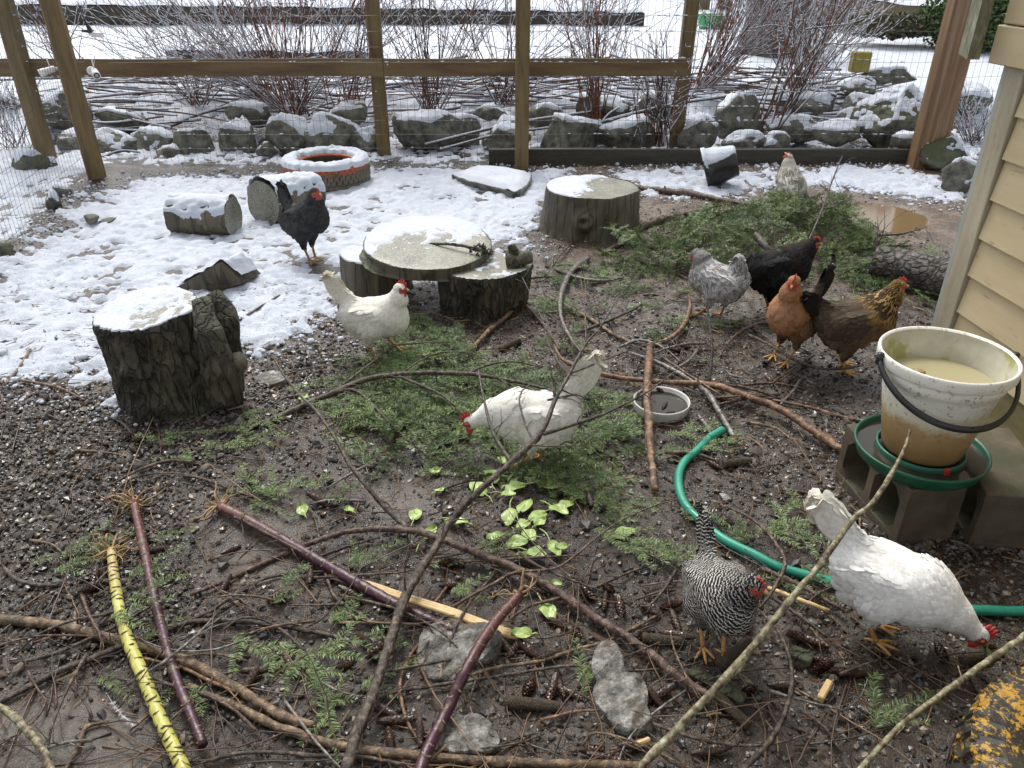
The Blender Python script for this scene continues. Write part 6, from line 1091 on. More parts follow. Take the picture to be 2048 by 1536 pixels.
branch('dark twig with white specks above the bottom grey stone', [(757, 1396), (800, 1382), (879, 1370), (936, 1362), (1031, 1347), (1146, 1331), (1222, 1343), (1350, 1335), (1400, 1325)], [12, 11, 10, 9, 8, 8, 7, 6, 5], 'branch_dark', rnd=4)
branch('thin brown twig slanting above the long grey stone', [(944, 1350), (993, 1335), (1070, 1324), (1146, 1301), (1222, 1278), (1321, 1228)], [7, 8, 8, 8, 7, 6], 'branch_tan', rnd=3)
branch('curved dark twig left of the pale wet stone', [(650, 1145), (673, 1198), (726, 1232), (772, 1278)], [6, 7, 8, 6], 'branch_dark', rnd=2)
branch('blurry greenish branch in the lower left corner', [(-60, 1395, .12), (0, 1415, .12), (50, 1455, .12), (85, 1500, .12), (110, 1560, .12)], [14, 18, 20, 20, 20], 'branch_lichen')
branch('forked pale stick in the lower left corner', [(218, 1443), (172, 1455), (158, 1490), (128, 1545)], [8, 12, 12, 10], 'branch_tan', name='stick', cat='stick')
branch('short dark curved stick near the left edge', [(8, 1135), (30, 1156), (62, 1168), (115, 1172)], [9, 12, 12, 10], 'branch_dark', name='stick', cat='stick')
branch('dark branch along the bottom edge left of the right purple stalk', [(380, 1530), (500, 1505), (650, 1512), (726, 1514), (829, 1534)], [9, 11, 12, 11, 9], 'branch_dark', rnd=4)
branch('orange bark strip below the pale wet stone', [(845, 1280), (818, 1316), (800, 1372), (814, 1442), (844, 1488)], [6, 9, 10, 9, 7], 'branch_orange')
branch('peeled stick leaning by the table stump', [(1055, 587, .03), (1010, 635, .02), (980, 659, .015), (939, 703, .015)], [9, 11, 13, 10], 'branch_orange', name='stick', cat='stick')
branch('grey bent limb right of the slab table', [(1178, 515, .03), (1144, 542, .03), (1123, 587, .03), (1123, 638, .025), (1147, 686, .02), (1165, 710, .02)], [13, 14, 13, 10, 9, 7], 'branch_grey', rnd=2)
branch('brown stick slanting right of the table toward the lavender hen', [(1090, 590), (1130, 611), (1181, 638), (1233, 672), (1300, 696)], [7, 9, 11, 10, 7], 'branch_tan', rnd=2)
branch('thin reddish stick level with the table stump', [(1035, 560), (1070, 555), (1110, 552)], [5, 6, 5], 'branch_orange', name='stick', cat='stick')
branch('dark thin twig slanting down from the table stump', [(1025, 590), (1060, 620), (1095, 660), (1120, 700)], [5, 6, 6, 5], 'branch_red', rnd=2)
branch('snow edged limb right of the big smooth stump', [(1262, 372), (1310, 380), (1380, 388), (1440, 400), (1510, 410)], [12, 15, 17, 14, 10], 'branch_red', rnd=2)
branch('thick brown limb behind the lavender hen', [(1262, 470), (1290, 452), (1330, 438), (1400, 424), (1470, 424)], [17, 15, 17, 18, 15], 'branch_red', rnd=2)
branch('dark forked stick by the big smooth stump', [(1205, 505), (1240, 488), (1262, 465), (1290, 452)], [10, 14, 14, 10], 'branch_dark', rnd=2)
branch('twig crossing in front of the rusty hen', [(1495, 668, .04), (1540, 690, .05), (1590, 720, .05), (1650, 738, .04), (1720, 732, .03)], [5, 6, 6, 5, 4], 'branch_dark')
branch('thin upright twig in front of the lavender hen', [(1418, 770, .02), (1424, 700, .12), (1418, 640, .2), (1412, 600, .26)], [6, 6, 5, 3], 'branch_dark', rnd=2)
branch('orange brown stick left of the green tray', [(1545, 800), (1620, 815), (1690, 835), (1740, 845)], [7, 8, 9, 8], 'branch_orange')
branch('bare snag standing up among the far fir branches', [(1600, 520, .05), (1640, 430, .22), (1665, 360, .36), (1685, 312, .46)], [4, 4, 3, 2], 'branch_dark', rnd=14, rndL=.16, zr=.3, name='bare_branch')
branch('thick cut fir limb sticking out of the heap with an orange end', [(1600, 560, .05), (1560, 520, .12), (1530, 492, .17), (1512, 468, .20)], [15, 16, 17, 17], 'branch_dark', rnd=10, rndL=.25, zr=.2, ends=1, name='bare_branch')
branch('short dark upright twig by the flaky log', [(1752, 540, .03), (1753, 500, .10), (1754, 460, .18)], [6, 6, 5], 'branch_dark', rnd=5, rndL=.2, zr=.3, name='bare_branch')
branch('dark thin branch reaching right from the upright twig by the log', [(1754, 470, .16), (1800, 468, .15), (1850, 455, .16)], [4, 4, 2], 'branch_dark', rnd=4)
for k, (a, b, c, d, w, m) in enumerate([(1175, 895, 1260, 940, 7, 'branch_red'), (620, 1120, 760, 1075, 6, 'branch_dark'), (1330, 905, 1430, 920, 10, 'branch_tan'), (1395, 830, 1425, 900, 8, 'branch_grey'), (1500, 845, 1585, 880, 6, 'branch_tan'), (480, 640, 560, 590, 5, 'branch_dark'), (40, 760, 170, 800, 6, 'branch_orange'), (160, 900, 300, 930, 5, 'branch_tan'),
        (60, 700, 10, 770, 7, 'branch_tan'), (270, 880, 210, 830, 5, 'branch_dark'), (600, 1000, 640, 1080, 5, 'branch_dark'), (1600, 1420, 1680, 1500, 6, 'branch_dark'), (1180, 1180, 1300, 1130, 6, 'branch_dark'), (520, 1300, 620, 1360, 5, 'branch_orange'), (1080, 1440, 1200, 1420, 7, 'branch_orange'), (700, 1420, 640, 1500, 6, 'branch_tan'),
        (1460, 640, 1560, 700, 5, 'branch_dark'), (1560, 790, 1470, 800, 7, 'branch_red'), (1600, 760, 1560, 810, 6, 'branch_grey'), (880, 980, 960, 960, 5, 'branch_dark'), (1250, 520, 1380, 560, 5, 'branch_dark'), (1700, 1010, 1720, 1060, 6, 'branch_tan'), (260, 1460, 330, 1400, 6, 'branch_orange'), (900, 1160, 860, 1215, 9, 'branch_orange'), (60, 1080, 130, 1110, 6, 'branch_tan'),
        (1000, 1490, 1080, 1465, 6, 'branch_dark'), (440, 1180, 520, 1240, 5, 'branch_dark'), (1640, 1000, 1560, 980, 5, 'branch_red'), (1350, 1180, 1270, 1200, 6, 'branch_dark'), (990, 590, 1060, 610, 5, 'branch_red'), (780, 1330, 720, 1380, 6, 'branch_dark'), (1300, 1480, 1220, 1500, 8, 'branch_orange'), (1480, 770, 1600, 775, 6, 'branch_red'), (1900, 1080, 1960, 1120, 6, 'branch_dark')]):
    mx, my = (a + c) / 2 + 8, (b + d) / 2 - 6; r_ = {'branch_red': 'small red brown twig', 'branch_dark': 'small dark twig', 'branch_tan': 'small tan twig', 'branch_grey': 'small grey twig', 'branch_orange': 'small orange brown twig'}[m]
    branch(auto(r_, mx, my, ''), [(a, b), (mx, my), (c, d)], [w, w, w * .6], m, rnd=2, rndL=.05, name='twig', cat='twig', seed=k)
# more cut twigs and brush crossing the foreground
rg = np.random.default_rng(123); zone = [(40, 700, 1180, 1530)] * 22 + [(650, 1350, 1080, 1530)] * 20 + [(300, 900, 900, 1150)] * 6 + [(1300, 1900, 1180, 1530)] * 8 + [(1050, 1500, 520, 760)] * 8 + [(1150, 1700, 640, 960)] * 8
for k, (x0_, x1_, y0_, y1_) in enumerate(zone):
    x, y = rg.uniform(x0_, x1_), rg.uniform(y0_, y1_); a = rg.normal() * .5 + (2.6 if rg.random() < .5 else .35); L = rg.uniform(90, 330) * (1 if y > 1000 else .6); dx, dy = math.cos(a) * L / 2, math.sin(a) * L / 2 * .75; bx, by = rg.normal() * L * .08, rg.normal() * L * .08; w = rg.uniform(4, 9)
    mt = ['branch_dark', 'branch_red', 'branch_dark', 'branch_tan', 'branch_grey'][rg.integers(0, 5)]; nm = {'branch_red': 'red brown', 'branch_dark': 'dark', 'branch_tan': 'tan', 'branch_grey': 'grey'}[mt]; z = rg.uniform(.02, .05)
    branch(auto(('long ' if L > 200 else 'short ') + nm + ' twig', x, y, ''), [(x - dx, y - dy, .015), (x - dx * .3 + bx, y - dy * .3 + by, z), (x + dx * .4 + bx, y + dy * .4 + by, z), (x + dx, y + dy, .015)], [w, w * .9, w * .75, w * .45], mt, rnd=int(rg.integers(1, 6)), rndL=.07, name='twig', cat='twig', seed=k)
# extra fine bare twigs tangled over the foreground
mb = MB(); rg = np.random.default_rng(77)
for k in range(430):
    px = rg.uniform(-20, 1750); py = rg.uniform(860, 1560) if k % 4 else rg.uniform(560, 900); px = px if py > 760 else rg.uniform(900, 1500); p = G(px, py); a = rg.uniform(0, 6.28); L = rg.uniform(.08, .45); d = np.array([math.cos(a), math.sin(a), rg.uniform(-.05, .25)]); pts = [p + [0, 0, Hp(p[0], p[1]) + .008]]
    for j in range(7):
        d = d + rg.normal(size=3) * .13; d[2] *= .8; nx = pts[-1] + nrm(d) * L / 7; nx[2] = max(nx[2], Hp(nx[0], nx[1]) + .005); pts.append(nx)
    c = np.array([(.10, .06, .045), (.055, .04, .03), (.18, .10, .05)][rg.integers(0, 3)]); tube(mb, pts, np.linspace(rg.uniform(.0012, .0034), .0007, 8), 4, col=(*c, 1))
tag(mb.build('twig_tangle', M['twig_litter'], loc=(0, 0, 0)), 'tangle of hair thin bare twigs over the ground', 'twigs', None, 'stuff')
# ------------------------------------------------------------------ sprout stalks
def stalk(label, pts, w, mat, sc_, roots=0, seed=0, scl='scar', tcol=None, name='vegetable_stalk', split=False):
    q = cp([p if len(p) == 3 else (*p, .03) for p in pts]); path = smoothpath(q, 10); s = np.linspace(0, 1, len(path)); wp = np.interp(s, np.linspace(0, 1, len(w)), w); rad = np.array([wpx(p, a) for p, a in zip(path, wp)]); rg = np.random.default_rng(seed)
    cum = np.r_[0, np.cumsum(np.linalg.norm(np.diff(path, axis=0), axis=1))]; rad = rad * (1 + .05 * np.sin(cum * 210)); root = thing(name, label, 'stalk', (path[0][0], path[0][1], path[:, 2].min()))
    col = np.ones((len(path), 4)); 
    if tcol is not None: t_ = np.clip(1 - s / tcol[3], 0, 1)[:, None]; col[:, :3] = 1 + (np.array(tcol[:3]) - 1) * t_ ** .7
    mb = MB(); tube(mb, path, rad, 14, col=col, bump=.035); mb.build('stem', M[mat], root); T = nrm(np.gradient(path, axis=0)); mb = MB(); L = cum[-1]; n = int(L / sc_)
    for k in range(n):
        d = (k + rg.uniform(.2, .8)) / n * L; i = min(np.searchsorted(cum, d), len(path) - 1); a = k * 2.4 + rg.uniform(-.5, .5); sz_ = rg.uniform(.6, 1.35); A = nrm(np.cross(T[i], [0, 0, 1.])); B = np.cross(A, T[i]); o = A * math.cos(a) + B * abs(math.sin(a)); tg = np.cross(T[i], o); c = path[i] + o * rad[i] * .97
        r = rad[i]; g_ = []
        for u in np.linspace(-1, 1, 7): g_.append(c + tg * u * r * .62 * sz_ - o * r * .22 * u * u + T[i] * r * .34 * sz_ * (1 - u * u))
        g_ = np.array(g_); V = np.concatenate([g_ - T[i] * r * .2, g_ + o * r * .3 * (1 - np.linspace(-1, 1, 7)[:, None] ** 2 * .8), g_ + T[i] * r * .13]); F = [[j, j + 1, j + 8, j + 7] for j in range(6)] + [[j + 7, j + 8, j + 15, j + 14] for j in range(6)]; mb.add(V, F)
    mb.build('leaf_scars', M[scl], root)['kind'] = 'stuff'
    if roots:
        mb = MB()
        for k in range(roots):
            d = nrm(-T[0] * rg.uniform(-.2, 1) + rg.normal(size=3) * np.array([.9, .9, .6])); tp = [path[0]]; L_ = rg.uniform(.04, .13)
            for j in range(6): d = nrm(d + rg.normal(size=3) * .45); nx = tp[-1] + d * L_ / 6; nx[2] = max(nx[2], Hp(nx[0], nx[1]) + .006); tp.append(nx)
            tube(mb, smoothpath(tp, 2), np.linspace(rg.uniform(.002, .0055), .0008, 13), 5)
        mb.build('roots', M['root'], root)['kind'] = 'stuff'
    return root
stalk('bright yellow green stalk with crescent leaf scars at lower left', [(222, 1100), (232, 1180), (250, 1262), (285, 1350), (322, 1440), (372, 1550)], [17, 21, 23, 26, 27, 28], 'stalk_yellow', .0105, 30, 1, 'scar_dark', tcol=(.9, .7, 1.2, .25))
stalk('purple stalk with tufted roots just right of the yellow stalk', [(268, 1005), (285, 1085), (305, 1180), (325, 1262), (350, 1350), (380, 1425), (406, 1490)], [15, 18, 19, 20, 21, 22, 19], 'stalk_purple', .034, 30, 2, tcol=(2.4, 3.4, 1.5, .35))
stalk('long purple stalk slanting from upper left to the centre', [(440, 1012), (500, 1043), (600, 1100), (700, 1158), (790, 1208), (870, 1245), (930, 1268)], [18, 21, 22, 23, 24, 22, 15], 'stalk_purple', .034, 12, 3, tcol=(3.2, 5, 2.4, .35))
stalk('purple stalk at bottom centre leaning toward the upper right', [(1040, 1188, .08), (985, 1252, .085), (935, 1335, .085), (895, 1420, .05), (855, 1500, .05), (835, 1560, .05)], [18, 22, 23, 24, 25, 27], 'stalk_purple', .030, 8, 4, tcol=(2.6, 4, 1.5, .45))
t = thing('split_stalk', 'split pale yellow inner stalk beneath the long purple stalk', 'stalk', G(850, 1215)); mb = MB()
q = smoothpath(cp([(655, 1150, .015), (720, 1165, .022), (800, 1192, .03), (900, 1224, .035), (1000, 1262, .03), (1040, 1270, .03)]), 8)
for o_ in (-1, 0, 1): tube(mb, q + np.array([0.002, .0065, 0]) * o_, np.interp(np.linspace(0, 1, len(q)), [0, .3, .8, .96, 1], [.004, .006, .0075, .007, .004]), 7, bump=.05)
rg = np.random.default_rng(4)
for k in range(16): d = nrm(q[-1] - q[-3]) + rg.normal(size=3) * .4; tube(mb, [q[-1], q[-1] + d * .02], [.0018, .0006], 4)
mb.build('fibres', M['straw'], t)
# ------------------------------------------------------------------ fir sprigs
def sprig(seed, L=.20, ns=7, nl=.026, gap=.0023, cols=((.045, .085, .022), (.07, .12, .03), (.03, .06, .02)), flat=.5, tip=(.16, .22, .06)):
    rg = np.random.default_rng(seed); mb = MB(); stems = []
    def st(p, d, L_, r, bend):
        pts = [p]; 
        for i in range(6): d = nrm(d + bend * .07 + rg.normal(size=3) * .035); pts.append(pts[-1] + d * L_ / 6)
        return np.array(pts)
    main = st(np.zeros(3), np.array([1., 0, .12]), L, .002, np.array([0, rg.normal() * .6, -.5])); stems.append((main, .0016)); Tm = nrm(np.gradient(main, axis=0))
    for k in range(ns):
        f = .12 + .78 * k / max(1, ns - 1); i = f * 6; i0 = min(int(i), 5); p = main[i0] + (main[i0 + 1] - main[i0]) * (i - i0); sd = (k % 2) * 2 - 1; T = Tm[i0]; l = L * (.62 - .45 * f) * rg.uniform(.7, 1.2); stems.append((st(p, nrm(T * .75 + np.array([-T[1], T[0], 0]) * sd * .75 + [0, 0, rg.normal() * .12]), l, .001, np.array([0, 0, -.3])), .0010))
    Vs, Fs, Cs = [], [], []; n0 = 0
    for s, r in stems:
        tube(mb, s, np.linspace(r, r * .5, len(s)), 3, cap=False, col=(.12, .085, .04, 1)); l = np.linalg.norm(np.diff(s, axis=0), axis=1).sum(); n = int(l / gap) * 2; u = rg.random(n) * 6; i0 = np.minimum(u.astype(int), 5); p = s[i0] + (s[i0 + 1] - s[i0]) * (u - i0)[:, None]; T = nrm(np.gradient(s, axis=0))[i0]
        A = nrm(np.cross(T, [0, 0, 1.])); B = np.cross(A, T); a = rg.choice([0, math.pi], n) + rg.normal(size=n) * flat * .7 + .0; o = A * np.cos(a)[:, None] + B * np.abs(np.sin(a))[:, None] * .9; d = nrm(o + T * rg.uniform(.4, .9, n)[:, None]); ln = nl * rg.uniform(.65, 1.1, n) * np.clip(1.15 - .5 * (u / 6), .4, 1); w = nrm(np.cross(d, B + rg.normal(size=(n, 3)) * .5)) * .0010
        e = p + d * ln[:, None] + np.array([0, 0, -.001]); mid = p + d * ln[:, None] * .6 + B * .0012; V = np.stack([p - w * .5, p + w * .5, mid + w, mid - w, e], 1).reshape(-1, 3); b = (np.arange(n) * 5)[:, None]; Vs.append(V); Fs.append((b + [0, 1, 2, 3] + n0, b + [3, 2, 4] + n0)); n0 += len(V)
        c = np.array(cols)[rg.integers(0, len(cols), n)] * rg.uniform(.7, 1.35, (n, 1)); tp = (u / 6 > .85) & (rg.random(n) < .6); c[tp] = np.array(tip) * rg.uniform(.7, 1.2, (tp.sum(), 1)); Cs.append(np.repeat(np.column_stack([c, np.ones(n)]), 5, 0))
    mb.add(np.concatenate(Vs), [np.concatenate([f[0] for f in Fs]), np.concatenate([f[1] for f in Fs])], 0, np.concatenate(Cs)); return mb
def flatten_mb(mb):
    return np.concatenate(mb.v), {k: np.concatenate(a) for k, a in mb.f.items()}, np.concatenate(mb.c)
PALE = ((.13, .20, .07), (.18, .25, .08), (.09, .15, .05)); DARK = ((.085, .14, .045), (.13, .19, .065), (.055, .095, .035))
SPV = [flatten_mb(sprig(k, L=random.uniform(.17, .25), ns=[4, 5, 6, 7][k % 4], cols=DARK if k % 2 else ((.115, .175, .05), (.18, .24, .075), (.075, .125, .042)), gap=.0024, nl=.027)) for k in range(8)]
def pile(name, label, poly, n, seed, zf, tilt=.25, scale=(.7, 1.1)):
    rg = np.random.default_rng(seed); W_ = np.array(ppoly(poly)); lo, hi = W_.min(0), W_.max(0); mb = MB(); k = 0
    while k < n:
        x, y = rg.uniform(lo[0], hi[0]), rg.uniform(lo[1], hi[1]); sdv = float(poly_sd(np.array([x]), np.array([y]), W_)[0])
        if sdv < 0 or (sdv < .1 and rg.random() < .5): continue
        V, F, C_ = SPV[rg.integers(0, 8)]; s = rg.uniform(*scale); A = rotm(rg.normal() * tilt * 1.2, rg.normal() * tilt, rg.uniform(0, 6.28)); q = (V - [.09, 0, 0]) * s @ A.T + [x, y, Hp(x, y) + .008 + zf(sdv, rg)]; q[:, 2] = np.maximum(q[:, 2], H(q[:, 0], q[:, 1]) + .004 + .004 * rg.random()); n0 = mb.n
        mb.v.append(q); mb.c.append(C_ * np.array([1, 1, 1, 1]) * rg.uniform(.65, 1.3)); mb.u.append(np.zeros((len(q), 2))); mb.n += len(q)
        for kk, a in F.items(): mb.f.setdefault(kk, []).append(a + n0)
        k += 1
    o = mb.build(name, M['needle'], smooth=False, loc=(W_.mean(0)[0], W_.mean(0)[1], 0)); tag(o, label, 'fir branches', None, 'stuff')
pile('fir_bough_carpet', 'carpet of dark green fir boughs under the leaf eating white hen', [(640, 830), (700, 720), (830, 650), (950, 660), (1010, 720), (1200, 770), (1290, 840), (1270, 900), (1200, 920), (1260, 1060), (1200, 1110), (1130, 1060), (1000, 950), (900, 960), (820, 960), (700, 920)], 170, 1, lambda s, r: r.random() * .045 * min(1, s / .15), .18)
pile('fir_bough_heap', 'high heap of fir boughs between the big stump and the puddle', [(1240, 470), (1330, 450), (1450, 432), (1560, 415), (1680, 395), (1760, 470), (1830, 545), (1760, 590), (1640, 560), (1500, 570), (1370, 560), (1260, 560), (1190, 530)], 190, 2, lambda s, r: r.random() * min(.17, s * .6), .42, (.9, 1.35))
pile('fir_bough_scraps', 'thin scatter of fir scraps right of the slab table', [(1060, 560), (1180, 520), (1400, 560), (1420, 690), (1330, 690), (1250, 620), (1180, 760), (1050, 700)], 26, 3, lambda s, r: .005, .12, (.6, 1))
pile('fir_bough_scraps', 'thin scatter of fir scraps behind the flaky log by the shed', [(1640, 480), (1900, 490), (1900, 610), (1800, 640), (1690, 610)], 22, 4, lambda s, r: .008, .2, (.7, 1.1))
# separate sprigs
SPM = []
for k in range(7):
    mb = sprig(50 + k, L=[.15, .18, .12, .20, .17, .14, .22][k], ns=[1, 3, 0, 4, 2, 3, 5][k], cols=PALE if k % 3 == 0 else DARK, gap=.0030, nl=.022, flat=.35); SPM.append(mb)
def place_sprig(k, px, py, rz, z=.012, tilt=0.0, label=None):
    p = G(px, py, 0); z0 = Hp(p[0], p[1]) + z + .006; p = G(px, py, z0)
    if not hasattr(SPM[k], 'ob'): SPM[k].ob = SPM[k].build('fir_sprig', M['needle'], smooth=False, loc=(0, 0, 0)); SPM[k].loc0 = 1; o = SPM[k].ob
    else: o = SPM[k].ob.copy(); COL.objects.link(o)
    o.location = p; o.rotation_euler = (0, tilt, rz); tag(o, label or auto('pale green fir sprig' if k % 3 == 0 else 'dark green fir sprig', px, py, ''), 'fir sprig', 'fir sprigs lying on the ground')
for q in [(2, 60, 1125, .4), (0, 105, 1150, .9), (4, 120, 1120, 1.2), (0, 215, 1240, .55, .05), (5, 250, 1200, .4, .05), (3, 520, 985, .2), (6, 560, 1000, 2.5), (4, 500, 1000, -.5), (0, 555, 1290, -.6), (3, 600, 1300, -1.0), (6, 610, 1310, .3), (0, 650, 1410, -1.2), (5, 655, 1430, 1.9), (0, 660, 1250, 1.2), (4, 690, 1130, .6), (2, 720, 1140, 2.), (5, 540, 1210, 1.0), (2, 270, 1290, .9), (3, 440, 860, .2), (0, 400, 885, -.3), (6, 430, 900, .5), (5, 350, 890, 2.8), (0, 480, 830, .3), (4, 320, 870, .1), (0, 390, 920, 3.),
          (2, 200, 1350, -.5), (5, 350, 1360, -.9), (6, 1510, 1055, -.4), (3, 1540, 1060, .8), (4, 1500, 1085, 2.3), (5, 1545, 1040, -1), (0, 1170, 1370, 1.6), (2, 1160, 1385, 1.2), (5, 1750, 1460, 1.1), (4, 1742, 1440, .4), (0, 1560, 1160, -.6), (2, 1440, 1080, .3), (3, 1380, 900, .3), (0, 1420, 905, 2.), (0, 1350, 640, .5), (3, 1400, 650, .1), (0, 1380, 660, 2.5), (5, 1150, 870, .3), (6, 1190, 1060, -.5), (3, 1240, 1090, -.4), (0, 1260, 1080, -.2), (4, 1300, 1110, .2),
          (5, 640, 1000, .3), (0, 720, 1380, .6), (2, 860, 1130, .2), (0, 900, 1190, .6), (4, 250, 1160, .9, .02), (2, 1480, 1170, .4), (0, 570, 780, .3), (6, 600, 800, -.2), (2, 130, 1130, .3), (0, 175, 1105, .8), (3, 1330, 870, .2), (5, 1290, 905, -.2), (4, 1100, 540, .2), (0, 1200, 505, .4), (6, 1240, 490, 1.3, .08), (3, 1230, 470, 1.5, .1), (4, 940, 1110, .7), (2, 690, 1240, 1.4), (4, 1600, 1130, -.6), (5, 1360, 1015, -.8), (2, 300, 1080, .5), (3, 470, 1270, -.7), (2, 1380, 720, .1), (0, 1700, 600, .3)]:
    place_sprig(*q)
# ------------------------------------------------------------------ cones, cobs, leaves
def conemb(seed, L=.072, r=.0135, open_=.35):
    rg = np.random.default_rng(seed); mb = MB(); t = np.linspace(0, 1, 9); pr = r * .72 * np.sin(np.clip(t * .92 + .08, 0, 1) * math.pi) ** .6; tube(mb, np.stack([t * L, 0 * t, 0 * t], 1) - [L / 2, 0, 0], pr + .001, 7, col=(.6, .6, .6, 1)); n = 78
    for k in range(n):
        u = (k + .5) / n; a = k * 2.39996; rr = r * .66 * math.sin(min(1, u * .92 + .06) * math.pi) ** .6; o = np.array([0, math.cos(a), math.sin(a)]); T = np.array([1., 0, 0]); sd = np.cross(T, o); b = np.array([u * L - L / 2, 0, 0]) + o * rr; w = .0062 * (.55 + .6 * math.sin(u * math.pi)); l = .0115
        tip = b + T * l + o * l * open_ * rg.uniform(.7, 1.2); V = [b - sd * w * .6, b + sd * w * .6, b + T * l * .6 + o * l * open_ * .6 + sd * w * .75, tip, b + T * l * .6 + o * l * open_ * .6 - sd * w * .75, b + T * l * .5 + o * (l * open_ * .5 + .0012)]
        c = rg.uniform(.7, 1.3); mb.add(V, [[0, 1, 5], [1, 2, 5], [2, 3, 5], [3, 4, 5], [4, 0, 5]], 0, (c, c, c, 1))
    return mb
CM = [conemb(1), conemb(2, .06, .014, .5), conemb(3, .082, .013, .25)]
def place_shared(lst, k, name, mat, px, py, rz, z, label, cat, group, ry=0.0, s=1.0, smooth=False, rx=0.0):
    p = G(px, py, 0); z0 = Hp(p[0], p[1]) + z; p = G(px, py, z0)
    if not hasattr(lst[k], 'ob'): lst[k].ob = lst[k].build(name, M[mat], smooth=smooth, loc=(0, 0, 0)); o = lst[k].ob
    else: o = lst[k].ob.copy(); COL.objects.link(o)
    o.location = p; o.rotation_euler = (rx, ry, rz); o.scale = (s, s, s); tag(o, label, cat, group)
CN = [(190, 1150), (180, 1175), (640, 1000), (260, 870), (275, 880), (450, 1170), (285, 1195), (345, 1150), (340, 1330), (310, 1100), (505, 960), (515, 1340), (500, 1360), (620, 1155), (700, 1185), (735, 1285), (755, 1300), (760, 1250), (905, 1125), (895, 1170), (1010, 1290), (1030, 1295), (1060, 1300), (1100, 1310), (1125, 1250), (1150, 1265), (1120, 1370), (1105, 1375), (1060, 1370), (1140, 1385), (1070, 1180), (1170, 1180), (1210, 1200), (1215, 1175), (1240, 1210), (1310, 1395), (1325, 1385), (1300, 1218), (1350, 1240), (1345, 1210), (1290, 1270), (1355, 1270),
      (1495, 1245), (1600, 1275), (1620, 1280), (1640, 1320), (1650, 1330), (1700, 1345), (1560, 1370), (1500, 1380), (1420, 1500), (1260, 1490), (1180, 1500), (1210, 1515), (840, 1470), (780, 1480), (790, 1440), (770, 1420), (560, 1190), (580, 1330), (460, 1100), (1450, 1040), (1400, 1030), (1430, 930), (1320, 780), (1330, 810), (1340, 826), (1510, 655), (1610, 725), (1540, 760), (1450, 800), (1990, 1300), (1960, 1380), (1880, 1300), (150, 1240), (170, 1200), (110, 1260), (480, 740), (270, 900), (690, 1330), (1120, 985), (1180, 1000), (1370, 690), (1300, 590), (1350, 700)]
rg = np.random.default_rng(21)
for k, (x, y) in enumerate(CN):
    fl = 1320 <= x <= 1342 and 775 < y < 830; place_shared(CM, k % 3, 'fir_cone', 'cone_brown', x, y, rg.uniform(0, 6.28), .036 if fl else .014, auto(['dark wet cone', 'open brown cone', 'slim brown cone'][k % 3], x, y, '', 'floating in' if fl else 'lying'), 'cone', 'fir cones scattered over the ground', rg.normal() * .2, rg.uniform(.72, 1.0) * (.62 if fl else 1))
def cobmb(seed, L):
    rg = np.random.default_rng(seed); mb = MB(); t = np.linspace(0, 1, 40); V = []; n = 22
    for i, u in enumerate(t):
        r = .0125 * (1 - .25 * u) * (1 if .02 < u < .98 else .8)
        for j in range(n): V.append((u * L - L / 2, math.cos(j / n * 6.283) * (r + .0016 * ((i + j) % 2) + rg.normal() * .0004), math.sin(j / n * 6.283) * (r + .0016 * ((i + j) % 2))))
    i = np.arange(39)[:, None] * n; j = np.arange(n)[None]; mb.add(V, [np.stack([i + j, i + (j + 1) % n, i + n + (j + 1) % n, i + n + j], -1).reshape(-1, 4), np.arange(n)[None], (np.arange(n) + 39 * n)[None]], 0, (1, 1, 1, 1)); return mb
CB = [cobmb(1, .12), cobmb(2, .095)]
for k, (x, y, a, z, l) in enumerate([(1065, 1408, -.12, .014, 'old brown corn cob below the pale wet stone'), (1325, 1280, -.1, .014, 'old brown corn cob left of the barred hen feet'), (1470, 1305, .75, .02, 'dark corn cob right of the barred hen feet'), (1465, 1420, -1.0, .02, 'broken corn cob below the barred hen'), (1965, 1310, .3, .014, 'corn cob right of the pecking white hen'), (1475, 925, .2, .014, 'corn cob near the end of the hose'), (1020, 690, .8, .014, 'corn cob in front of the slab table stump')]):
    place_shared(CB, k % 2, 'corn_cob', 'cob', x, y, a, z, l, 'corn cob', 'old corn cobs', 0, 1)
def leafmb(seed, L, Wd, stalk_=.03):
    rg = np.random.default_rng(seed); mb = MB(); n, m = 12, 7; u = np.linspace(0, 1, n); v = np.linspace(-1, 1, m); w = np.sin(np.clip(u * .96 + .04, 0, 1) * math.pi) ** .65 * (1.12 - .35 * u) * Wd / 2; U, Vv = np.meshgrid(u, v, indexing='ij'); X = U * L; Y_ = w[:, None] * Vv; Z = .006 * np.abs(Vv) ** 1.3 * rg.uniform(-.2, 1) + .002 * np.sin(U * 7 + Vv * 3 + seed) + .002 * vn(np.stack([U * 4, Vv * 2, U * 0 + seed], -1), seed) - .01 * (U - .5) ** 2
    i = np.arange(n - 1)[:, None] * m; j = np.arange(m - 1)[None]; c = np.where((np.abs(Vv) < .1)[..., None], [1.25, 1.2, 1.3], [1., 1, 1.]).reshape(-1, 3); mb.add(np.stack([X, Y_, Z], -1).reshape(-1, 3), [np.stack([i + j, i + m + j, i + m + j + 1, i + j + 1], -1).reshape(-1, 4)], 0, np.column_stack([c, np.ones(len(c))])); tube(mb, smoothpath([(-stalk_, rg.normal() * .004, -.002), (-stalk_ / 2, 0, .002), (0, 0, 0), (L * .5, 0, .000)], 3), [.0012, .0016, .0013, .0006], 5, col=(1.2, 1.1, 1.4, 1)); return mb
LFM = [leafmb(1, .050, .034), leafmb(2, .042, .030), leafmb(3, .060, .036, .035), leafmb(4, .034, .026, .01), leafmb(5, .048, .026, .04)]
